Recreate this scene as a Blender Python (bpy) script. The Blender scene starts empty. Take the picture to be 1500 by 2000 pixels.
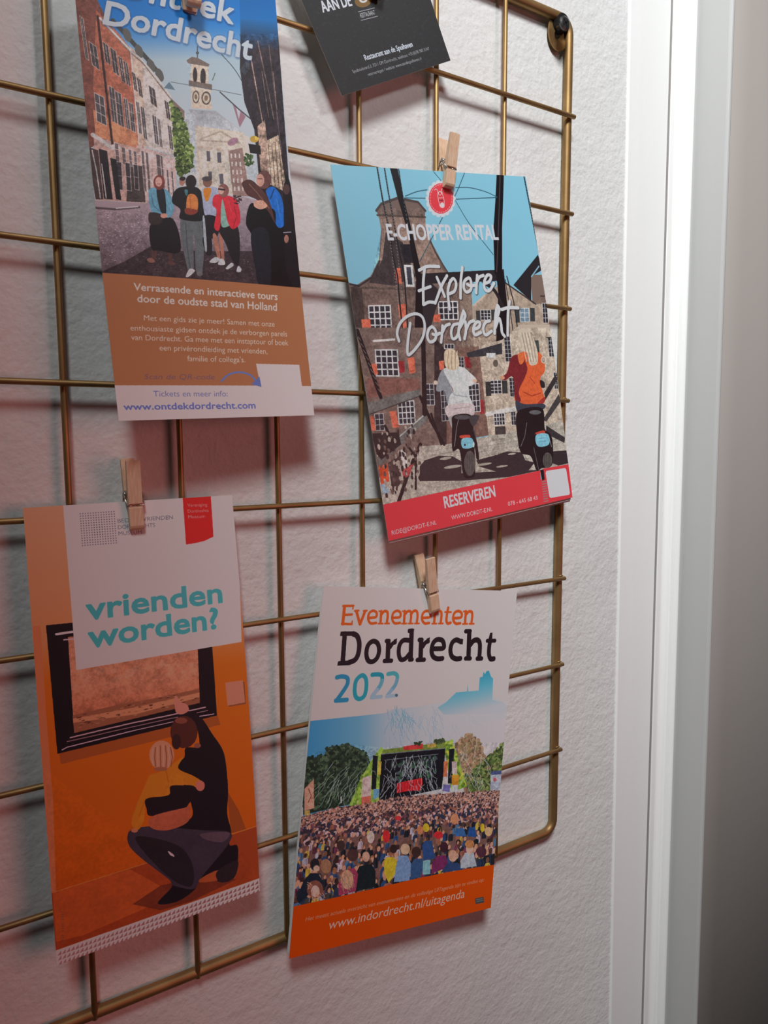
import bpy, bmesh, math, random
import numpy as np
from mathutils import Vector, Matrix

scene = bpy.context.scene
COL = scene.collection
Z0 = 1.6                                   # height of the rack's first wire above the floor


def W(x, y, z):
    """rack millimetres (x right, y down, z into the wall) -> world metres"""
    return Vector((x / 1000.0, z / 1000.0, Z0 - y / 1000.0))


# ------------------------------------------------------------------ camera
cam = bpy.data.cameras.new('camera')
cam_ob = bpy.data.objects.new('camera', cam)
COL.objects.link(cam_ob)
cam.sensor_fit = 'VERTICAL'
cam.sensor_height = 36.0
cam.lens = 1371.735 / 2000.0 * 36.0
cam.clip_start = 0.01
R = [[0.8533381786, 0.0049155727, -0.5213346239],
     [-0.0565179419, 0.9949347829, -0.0831294170],
     [0.5182853221, 0.1004022653, 0.8492936536]]
w3 = lambda v: Vector((v[0], v[2], -v[1]))
cr, cu, cb = w3(R[0]), -w3(R[1]), -w3(R[2])
cam_ob.matrix_world = Matrix(((cr.x, cu.x, cb.x, 0), (cr.y, cu.y, cb.y, 0), (cr.z, cu.z, cb.z, 0), (0, 0, 0, 1)))
cam_ob.location = W(-343.94, 205.966, -339.182)
scene.camera = cam_ob

# ------------------------------------------------------------------ light
world = bpy.data.worlds.new('world')
scene.world = world
world.use_nodes = True
bg = world.node_tree.nodes['Background']
bg.inputs[0].default_value = (1.0, 0.85, 0.82, 1)
bg.inputs[1].default_value = 0.010

view = scene.view_settings
view.view_transform = 'Standard'
view.look = 'None'
view.gamma = 1.0
view.use_curve_mapping = False
view.exposure = 0.0


def aim(ob, target):
    d = target - ob.location
    ob.rotation_euler = d.to_track_quat('-Z', 'Y').to_euler()


def spot(name, loc, target, power, color, radius, size_deg, blend):
    l = bpy.data.lights.new(name, 'SPOT')
    l.energy = power
    l.color = color
    l.shadow_soft_size = radius
    l.spot_size = math.radians(size_deg)
    l.spot_blend = blend
    o = bpy.data.objects.new(name, l)
    COL.objects.link(o)
    o.location = loc
    aim(o, target)
    return o


def area(name, loc, target, power, color, sx, sy, spread=180):
    l = bpy.data.lights.new(name, 'AREA')
    l.shape = 'RECTANGLE'
    l.size = sx
    l.size_y = sy
    l.energy = power
    l.color = color
    l.spread = math.radians(spread)
    o = bpy.data.objects.new(name, l)
    COL.objects.link(o)
    o.location = loc
    aim(o, target)
    return o


spot('ceiling_lamp', W(-554, -871, -885), W(1774, 756, 8), 160, (0.97, 1.0, 1.0), 0.17, 94.5, 1.0)
spot('added_spot', W(150, -450, -850), W(-195, -74, 8), 19, (0.97, 1.0, 1.0), 0.12, 18.3, 1.0)  # added spot without a known fixture, brightens the wall's top centre
spot('warm_pink_lamp', W(300, 250, -900), W(-3271, 694, 8), 17.5, (1.0, 0.30, 0.27), 0.30, 138, 1.0)


# ------------------------------------------------------------------ helpers
def mat(name, color=(.8, .8, .8), rough=.5, metal=0.0, spec=.5):
    m = bpy.data.materials.new(name)
    m.use_nodes = True
    b = m.node_tree.nodes['Principled BSDF']
    b.inputs['Base Color'].default_value = (*color, 1)
    b.inputs['Roughness'].default_value = rough
    b.inputs['Metallic'].default_value = metal
    b.inputs['Specular IOR Level'].default_value = spec
    return m


def nd(m, kind, **kw):
    n = m.node_tree.nodes.new(kind)
    for k, v in kw.items():
        if k in n.inputs:
            n.inputs[k].default_value = v
        else:
            setattr(n, k, v)
    return n


def coords(m, scale=(1, 1, 1)):
    tc = nd(m, 'ShaderNodeTexCoord')
    mp = nd(m, 'ShaderNodeMapping')
    mp.inputs['Scale'].default_value = scale
    m.node_tree.links.new(tc.outputs['Object'], mp.inputs[0])
    return mp.outputs[0]


def noise(m, vec, scale, detail=3, rough=.5):
    n = nd(m, 'ShaderNodeTexNoise')
    n.inputs['Scale'].default_value = scale
    n.inputs['Detail'].default_value = detail
    n.inputs['Roughness'].default_value = rough
    m.node_tree.links.new(vec, n.inputs['Vector'])
    return n.outputs['Fac']


def ramp(m, fac, stops):
    r = nd(m, 'ShaderNodeValToRGB')
    el = r.color_ramp.elements
    el[0].position, el[0].color = stops[0][0], (*stops[0][1], 1)
    el[1].position, el[1].color = stops[-1][0], (*stops[-1][1], 1)
    for p, c in stops[1:-1]:
        e = el.new(p)
        e.color = (*c, 1)
    m.node_tree.links.new(fac, r.inputs[0])
    return r.outputs[0]


def bump(m, height, strength, dist):
    b = nd(m, 'ShaderNodeBump')
    b.inputs['Strength'].default_value = strength
    b.inputs['Distance'].default_value = dist
    m.node_tree.links.new(height, b.inputs['Height'])
    m.node_tree.links.new(b.outputs[0], m.node_tree.nodes['Principled BSDF'].inputs['Normal'])
    return b


def link_color(m, out):
    m.node_tree.links.new(out, m.node_tree.nodes['Principled BSDF'].inputs['Base Color'])


def add(m, a, b, fa=1.0, fb=1.0):
    s1 = nd(m, 'ShaderNodeMath', operation='MULTIPLY')
    s1.inputs[1].default_value = fa
    m.node_tree.links.new(a, s1.inputs[0])
    s2 = nd(m, 'ShaderNodeMath', operation='MULTIPLY_ADD')
    s2.inputs[1].default_value = fb
    m.node_tree.links.new(b, s2.inputs[0])
    m.node_tree.links.new(s1.outputs[0], s2.inputs[2])
    return s2.outputs[0]


def obj(name, verts, faces, m=None, parent=None, smooth=False):
    me = bpy.data.meshes.new(name)
    me.from_pydata([tuple(v) for v in verts], [], faces)
    me.validate()
    bm = bmesh.new()
    bm.from_mesh(me)
    bmesh.ops.recalc_face_normals(bm, faces=bm.faces)
    bm.to_mesh(me)
    bm.free()
    if m:
        me.materials.append(m)
    if smooth:
        me.shade_smooth()
    o = bpy.data.objects.new(name, me)
    COL.objects.link(o)
    if parent:
        o.parent = parent
        o.matrix_parent_inverse = Matrix.Translation(-parent.location)
    return o


def tag(o, label=None, cat=None, group=None, kind=None):
    if label:
        o['label'] = label
    if cat:
        o['category'] = cat
    if group:
        o['group'] = group
    if kind:
        o['kind'] = kind
    return o


def empty(name, loc, label, cat, group=None):
    o = bpy.data.objects.new(name, None)
    o.empty_display_size = .02
    COL.objects.link(o)
    o.location = loc
    return tag(o, label, cat, group)


def tube(points, radius, n=12, closed=False, caps=True):
    """verts, faces of a round bar along world points"""
    pts = [Vector(p) for p in points]
    N = len(pts)
    verts, faces = [], []
    ref = None
    for i, p in enumerate(pts):
        a = pts[(i - 1) % N] if (closed or i > 0) else p
        b = pts[(i + 1) % N] if (closed or i < N - 1) else p
        t = (b - a).normalized()
        if ref is None:
            ref = Vector((0, 1, 0)) if abs(t.y) < .9 else Vector((1, 0, 0))
        u = (ref - ref.dot(t) * t).normalized()
        ref = u
        v = t.cross(u)
        r = radius[i] if isinstance(radius, (list, tuple)) else radius
        for k in range(n):
            a_ = 2 * math.pi * k / n
            verts.append(p + r * (math.cos(a_) * u + math.sin(a_) * v))
    rng = N if closed else N - 1
    for i in range(rng):
        j = (i + 1) % N
        for k in range(n):
            l = (k + 1) % n
            faces.append((i * n + k, i * n + l, j * n + l, j * n + k))
    if not closed and caps:
        faces.append(tuple(range(n))[::-1])
        faces.append(tuple((N - 1) * n + k for k in range(n)))
    return verts, faces


def bevel(o, width, seg=2, angle=35):
    b = o.modifiers.new('bevel', 'BEVEL')
    b.width = width
    b.segments = seg
    b.limit_method = 'ANGLE'
    b.angle_limit = math.radians(angle)
    return o


# ------------------------------------------------------------------ materials
M_wall = mat('painted_plaster', (.8, .79, .77), .62, 0, .35)
v_ = coords(M_wall)
h1 = noise(M_wall, v_, 420, 3, .5)
h2 = noise(M_wall, v_, 190, 2, .5)
h3 = noise(M_wall, v_, 28, 2, .5)
hh = add(M_wall, add(M_wall, h1, h2, .55, 1.0), h3, 1.0, 1.6)
bump(M_wall, hh, .55, .0011)
link_color(M_wall, ramp(M_wall, noise(M_wall, v_, 9, 3), [(.3, (.77, .77, .765)), (.7, (.83, .83, .825))]))

M_trim = mat('white_gloss_paint', (.94, .94, .93), .32, 0, .5)
v_ = coords(M_trim, (1, 1, .25))
hh = add(M_trim, noise(M_trim, v_, 60, 3), noise(M_trim, coords(M_trim), 260, 2), 1.0, .25)
bump(M_trim, hh, .35, .0008)

M_groove_shade = mat('groove_shade', (.36, .34, .33), .8, 0, .2)  # dark tone painted for the shade in the groove
M_post = mat('light_grey_gloss', (.50, .495, .49), .34, 0, .5)  # even light grey over the whole post, darker than the white trim
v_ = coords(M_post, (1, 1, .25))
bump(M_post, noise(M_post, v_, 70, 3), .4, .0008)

M_door = mat('taupe_door_paint', (.38, .335, .315), .5, 0, .4)
bump(M_door, noise(M_door, coords(M_door), 40, 2), .2, .0006)

M_brass = mat('brushed_brass', (.42, .25, .085), .52, .8, .5)
v_ = coords(M_brass)
link_color(M_brass, ramp(M_brass, noise(M_brass, v_, 55, 3), [(.3, (.31, .185, .075)), (.7, (.43, .27, .115))]))
bump(M_brass, noise(M_brass, v_, 500, 2), .12, .0002)

M_wood = mat('birch_wood', (.76, .58, .40), .6, 0, .3)
v_ = coords(M_wood, (14, 14, 1.6))
link_color(M_wood, ramp(M_wood, noise(M_wood, v_, 90, 4, .6), [(.25, (.68, .42, .26)), (.55, (.80, .56, .39)), (.8, (.88, .68, .50))]))
bump(M_wood, noise(M_wood, v_, 130, 3), .25, .0002)

M_steel = mat('spring_steel', (.62, .60, .57), .25, 1.0)
M_black = mat('black_rubber', (.012, .011, .011), .45)
M_screw = mat('black_screw_steel', (.10, .10, .105), .35, .8)
M_paper = mat('white_paper', (.80, .79, .78), .6, 0, .3)
M_dark_paper = mat('dark_paper_back', (.10, .06, .05), .6, 0, .3)

# ------------------------------------------------------------------ setting
WALL = 8.0


def box(x0, x1, y0, y1, z0, z1):
    vs = [W(x, y, z) for x in (x0, x1) for y in (y0, y1) for z in (z0, z1)]
    fs = [(0, 1, 3, 2), (4, 6, 7, 5), (0, 4, 5, 1), (2, 3, 7, 6), (0, 2, 6, 4), (1, 5, 7, 3)]
    return vs, fs


wv, wf = box(-1500, 150, -900, 1600, WALL, WALL + 120)
tag(obj('wall_back', wv, wf, M_wall), kind='structure')


def extrude_profile(prof_top, prof_bot, y0, y1, n=2):
    """profile (x, z) lofted from y0 down to y1; both are given at picture rows y=0 / y=2000"""
    verts, faces = [], []
    k = len(prof_top)
    for i in range(n):
        t = i / (n - 1)
        y = y0 + (y1 - y0) * t
        # linear drift of the whole profile: the frame is not quite parallel to the rack
        s = (y + 90.0) / 740.0
        for (xa, za), (xb, zb) in zip(prof_top, prof_bot):
            verts.append(W(xa + (xb - xa) * s - 5.0, y, za + (zb - za) * s - 4.0))
    for i in range(n - 1):
        for j in range(k):
            l = (j + 1) % k
            faces.append((i * k + j, i * k + l, (i + 1) * k + l, (i + 1) * k + j))
    faces.append(tuple(range(k)))
    faces.append(tuple((n - 1) * k + j for j in range(k))[::-1])
    return verts, faces


# flat board of the door frame, against the wall
A_top = [(69.5, 13), (69.5, 11.2), (70.5, 10.6), (110.0, 9.0), (111.0, 10.2), (111.0, 20), (69.5, 20)]
A_bot = [(80.0, 13), (80.0, 11.2), (81.0, 10.6), (115.6, 9.0), (116.6, 10.2), (116.6, 20), (80.0, 20)]
o = obj('trim_1', *extrude_profile(A_top, A_bot, -880, 1580), M_trim)
bevel(o, .0004)
tag(o, kind='structure')
# dark strip standing in for the shaded groove between board and moulding
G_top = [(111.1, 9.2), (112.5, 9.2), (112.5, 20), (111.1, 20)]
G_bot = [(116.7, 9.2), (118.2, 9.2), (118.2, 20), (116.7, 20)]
o = obj('trim_4', *extrude_profile(G_top, G_bot, -880, 1580), M_groove_shade)
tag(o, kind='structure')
# moulded strip: small groove, cove, bead
def mould(dx):
    pr = [(112.6, 20), (112.6, 9.6), (113.2, 8.9), (116.5, 8.6)]
    for i in range(1, 10):                   # hollow
        t = i / 10
        pr.append((116.5 + 11.5 * t, 8.6 + 3.4 * math.sin(math.pi * t)))
    pr.append((128.2, 9.4))
    for i in range(11):                      # bead
        a = math.pi * (1 - i / 10)
        pr.append((132.1 + 3.4 * math.cos(a), 8.8 - 4.6 * math.sin(a)))
    pr += [(136.0, 9.2), (136.0, 20)]
    return [(x + dx, z) for x, z in pr]
o = obj('trim_2', *extrude_profile(mould(0), mould(6.4), -880, 1580), M_trim)
tag(o, kind='structure')
# outer post of the frame, standing proud towards the room
def post(dx):
    pr = [(136.2, 60), (136.2, 8.8)]
    pr += [(137.0, 6.0)]
    for i in range(7):
        a = math.radians(180 - 15 - 25 * i)
        pr.append((143.0 + 2.6 * math.cos(a), -15.0 - 2.6 * math.sin(a)))
    pr += [(150.0, -8.0), (150.0, 60)]
    return [(x + dx, z) for x, z in pr]
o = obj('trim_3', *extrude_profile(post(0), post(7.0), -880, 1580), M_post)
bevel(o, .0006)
tag(o, kind='structure')
# the door, edge rounded wide so it shades darker towards the frame
def leaf(dx):
    pr = [(152, 64), (152, 60)]
    for i in range(13):
        a = math.radians(180 - 7.5 * i)
        pr.append((216 + 60 * math.cos(a), 60 - 45 * math.sin(a)))
    pr += [(900, 15), (900, 64)]
    return [(x + dx, z) for x, z in pr]
o = obj('door_1', *extrude_profile(leaf(0), leaf(7.0), -880, 1580), M_door)
for p in o.data.polygons:
    p.use_smooth = len(p.vertices) == 4
tag(o, kind='structure')

# ------------------------------------------------------------------ wire rack
rack = empty('wire_rack', W(-200, 240, 4), 'brass wire grid rack with rounded frame, hung flat on the white plaster wall', 'rack')
PEGS = [
    ((-242.78, 15.74, -17.0), (-244.64, -8.73, -20.0), 'wooden clothes peg at the top edge of the photo holding the city tour leaflet'),
    ((-95.76, 63.41, -6.2), (-94.43, 34.7, -8.5), 'pale wooden clothes peg over the red badge of the scooter rental leaflet'),
    ((-273.6, 246.43, -6.2), (-274.97, 214.03, -8.0), 'reddish lit wooden clothes peg on the orange museum leaflet, lower left'),
    ((-144.31, -22.25, -8.5), (-141.37, -48.02, -11.0), 'wooden clothes peg whose tip just shows at the top edge on the dark restaurant card'),
    ((-104.57, 307.9, -6.2), (-110.55, 273.87, -8.0), 'wooden clothes peg over the word Evenementen on the events booklet'),
]
YTOP = -58.7
TAB = (-3.06, -50.24, 5.0, 8.6, 11.0, -4.13, -48.42, 2.3)
BUMP = (-2.55, -54.89)
SCREW = (-7.21, -49.98)

PITCH, ROW = 50.4, 60.0
PX = {c: 1.5 + c * PITCH for c in range(-7, 0)}
PY = {0: .3, 1: 60.2, 2: 120.2, 3: 179.9, 4: 239.4, 5: 299.7, 6: 360, 7: 421.2}
XL, XR, YT, YB = -402.0, 5.2, YTOP, 482.0
FR, FZ = 2.9, 4.3
WR = 1.42


def rounded_loop(x0, x1, y0, y1, r, z):
    pts = []
    for cx, cy, a0 in ((x1 - r, y0 + r, -90), (x1 - r, y1 - r, 0), (x0 + r, y1 - r, 90), (x0 + r, y0 + r, 180)):
        for k in range(9):
            a = math.radians(a0 + 90 * k / 8)
            pts.append(W(cx + r * math.cos(a), cy + r * math.sin(a), z))
    return pts


v, f = tube(rounded_loop(XL, XR, YT, YB, 9.0, FZ), FR / 1000, 16, closed=True)
obj('frame', v, f, M_brass, rack, True)
for c in range(-7, 0):
    v, f = tube([W(PX[c], YT - 1.5, 2.7), W(PX[c], 200, 2.7), W(PX[c], YB + 2.2, 2.7)], WR / 1000, 12)
    bevel(obj('vertical_wire', v, f, M_brass, rack, True), .0003)
for r in range(0, 8):
    v, f = tube([W(XL - 3.2, PY[r], 0), W(-200, PY[r], 0), W(XR + 2.4, PY[r], 0)], WR / 1000, 12)
    bevel(obj('horizontal_wire', v, f, M_brass, rack, True), .0003)
    # weld beads where the wire meets the frame
    for x in (XL, XR):
        v, f = tube([W(x - 1.8, PY[r] - 1.5, 1.4), W(x, PY[r] - 1.9, 1.2), W(x + 1.8, PY[r] - 1.5, 1.4)], [.0004, .0007, .0004], 8)
        obj('weld_bead', v, f, M_brass, rack, True)


# hanging tab with a hole in the top right corner, and its screw
def disc_ring(cx, cy, z, ro_x, ro_y, hx, hy, hr, th, n=40):
    vs, fs = [], []
    for k in range(n):
        a = 2 * math.pi * k / n
        vs += [W(cx + ro_x * math.cos(a), cy + ro_y * math.sin(a), z), W(cx + ro_x * math.cos(a), cy + ro_y * math.sin(a), z + th),
               W(hx + hr * math.cos(a), hy + hr * math.sin(a), z), W(hx + hr * math.cos(a), hy + hr * math.sin(a), z + th)]
    for k in range(n):
        a, b = 4 * k, 4 * ((k + 1) % n)
        fs += [(a, b, b + 1, a + 1), (a + 2, a + 3, b + 3, b + 2), (a, a + 2, b + 2, b), (a + 1, b + 1, b + 3, a + 3)]
    return vs, fs


v, f = disc_ring(*TAB, 1.0)
tab = obj('hanging_tab', v, f, M_brass, rack, False)
bevel(tab, .0002)
bx, by = BUMP
v, f = tube([W(bx, by, 6.6), W(bx, by, 5.0), W(bx, by, 1.4)], [.0054, .0058, .0052], 28)
plug = tag(obj('wall_screw', v, f, M_black), 'black round plug and cross-head screw in the top right corner of the brass rack', 'screw')
sx, sy = SCREW
v, f = tube([W(sx, sy, 1.4), W(sx, sy, -3.0), W(sx, sy, -3.4)], [.0016, .0016, .0016], 16)
obj('shank', v, f, M_screw, plug, True)
v, f = tube([W(sx, sy, -3.0), W(sx, sy, -3.6), W(sx, sy, -4.6), W(sx, sy, -5.2)], [.0024, .0042, .0042, .0030], 24)
head = obj('screw_head', v, f, M_screw, plug)
for a in (35, 125):
    d = Vector((math.cos(math.radians(a)), 0, math.sin(math.radians(a)))) * .0026
    c = W(sx, sy, -5.25)
    s = Vector((-d.z, 0, d.x)) * .16
    q = Vector((0, -.00012, 0))
    vs = [c - d - s, c + d - s, c + d + s, c - d + s, c - d - s + q, c + d - s + q, c + d + s + q, c - d + s + q]
    obj('slot', vs, [(0, 1, 2, 3), (4, 5, 6, 7), (0, 1, 5, 4), (1, 2, 6, 5), (2, 3, 7, 6), (3, 0, 4, 7)], M_black, head)


# ------------------------------------------------------------------ clothes pegs
def peg(tip, top, label, wscale=1.0):
    """tip/top: rack mm of the front half's outer face at the jaw end and at the handle end"""
    a = (W(*top) - W(*tip))
    L = a.length * 1000
    a.normalize()
    x = Vector((1, 0, 0))
    x = (x - x.dot(a) * a).normalized()
    n = x.cross(a)                     # out of the wall
    if n.y > 0:
        n = -n
    org = W(*tip) - n * (.0040)
    root = empty('clothes_peg', org, label, 'clothes peg', None)
    w = 3.15 * wscale
    k = L / 33.0

    def P(q, s, h):
        return org + x * (q / 1000) + a * (s * k / 1000) + n * (h / 1000)

    half = [(0, 0.25), (0, 2.3), (1.0, 3.5), (2.4, 4.0), (11.0, 4.0), (11.15, 2.9), (12.45, 2.9), (12.6, 4.0), (33, 4.0), (33, 2.3),
            (24, 1.3), (18.2, .55), (17.2, 1.1), (15.6, 1.1), (14.6, .3), (9.0, .25)]

    def build(sign, shift, tilt, name):
        vs, fs = [], []
        m = len(half)
        for q in (-w, w):
            for s, h in half:
                hh = h + max(0, s - 15) * tilt
                vs.append(P(q, s, (hh if sign > 0 else -hh) + shift))
        for i in range(m):
            j = (i + 1) % m
            fs.append((i, j, m + j, m + i))
        fs.append(tuple(range(m)))
        fs.append(tuple(range(m, 2 * m))[::-1])
        o = obj(name, vs, fs, M_wood, root)
        bevel(o, .00028, 2, 30)
        return o

    build(1, 0.0, .045, 'front_half')
    build(-1, -3.0, .10, 'back_half')
    # steel spring: coil between the halves, arms out to the sides, bars in the grooves
    pts = []
    turns = 4
    for i in range(turns * 14 + 1):
        t = i / 14 * 2 * math.pi
        q = -w - .9 + (2 * w + 1.8) * i / (turns * 14)
        pts.append(P(q, 16.4 + 1.75 * math.cos(t), -1.5 + 1.75 * math.sin(t)))
    v1, f1 = tube(pts, .00038, 8)
    spring = obj('spring', v1, f1, M_steel, root, True)
    for sg, hz in ((-1, 3.15), (1, 3.15), (-1, -6.1), (1, -6.1)):
        e = pts[0] if sg < 0 else pts[-1]
        v2, f2 = tube([P(sg * (w + .9), 17.6, -1.5), P(sg * (w + .75), 14.5, hz * .55), P(sg * (w + .55), 11.9, hz), P(sg * w * .1, 11.8, hz)], .00038, 8)
        obj('spring_arm', v2, f2, M_steel, spring, True)
    return root


for tip, top, label in PEGS:
    peg(tip, top, label)

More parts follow.
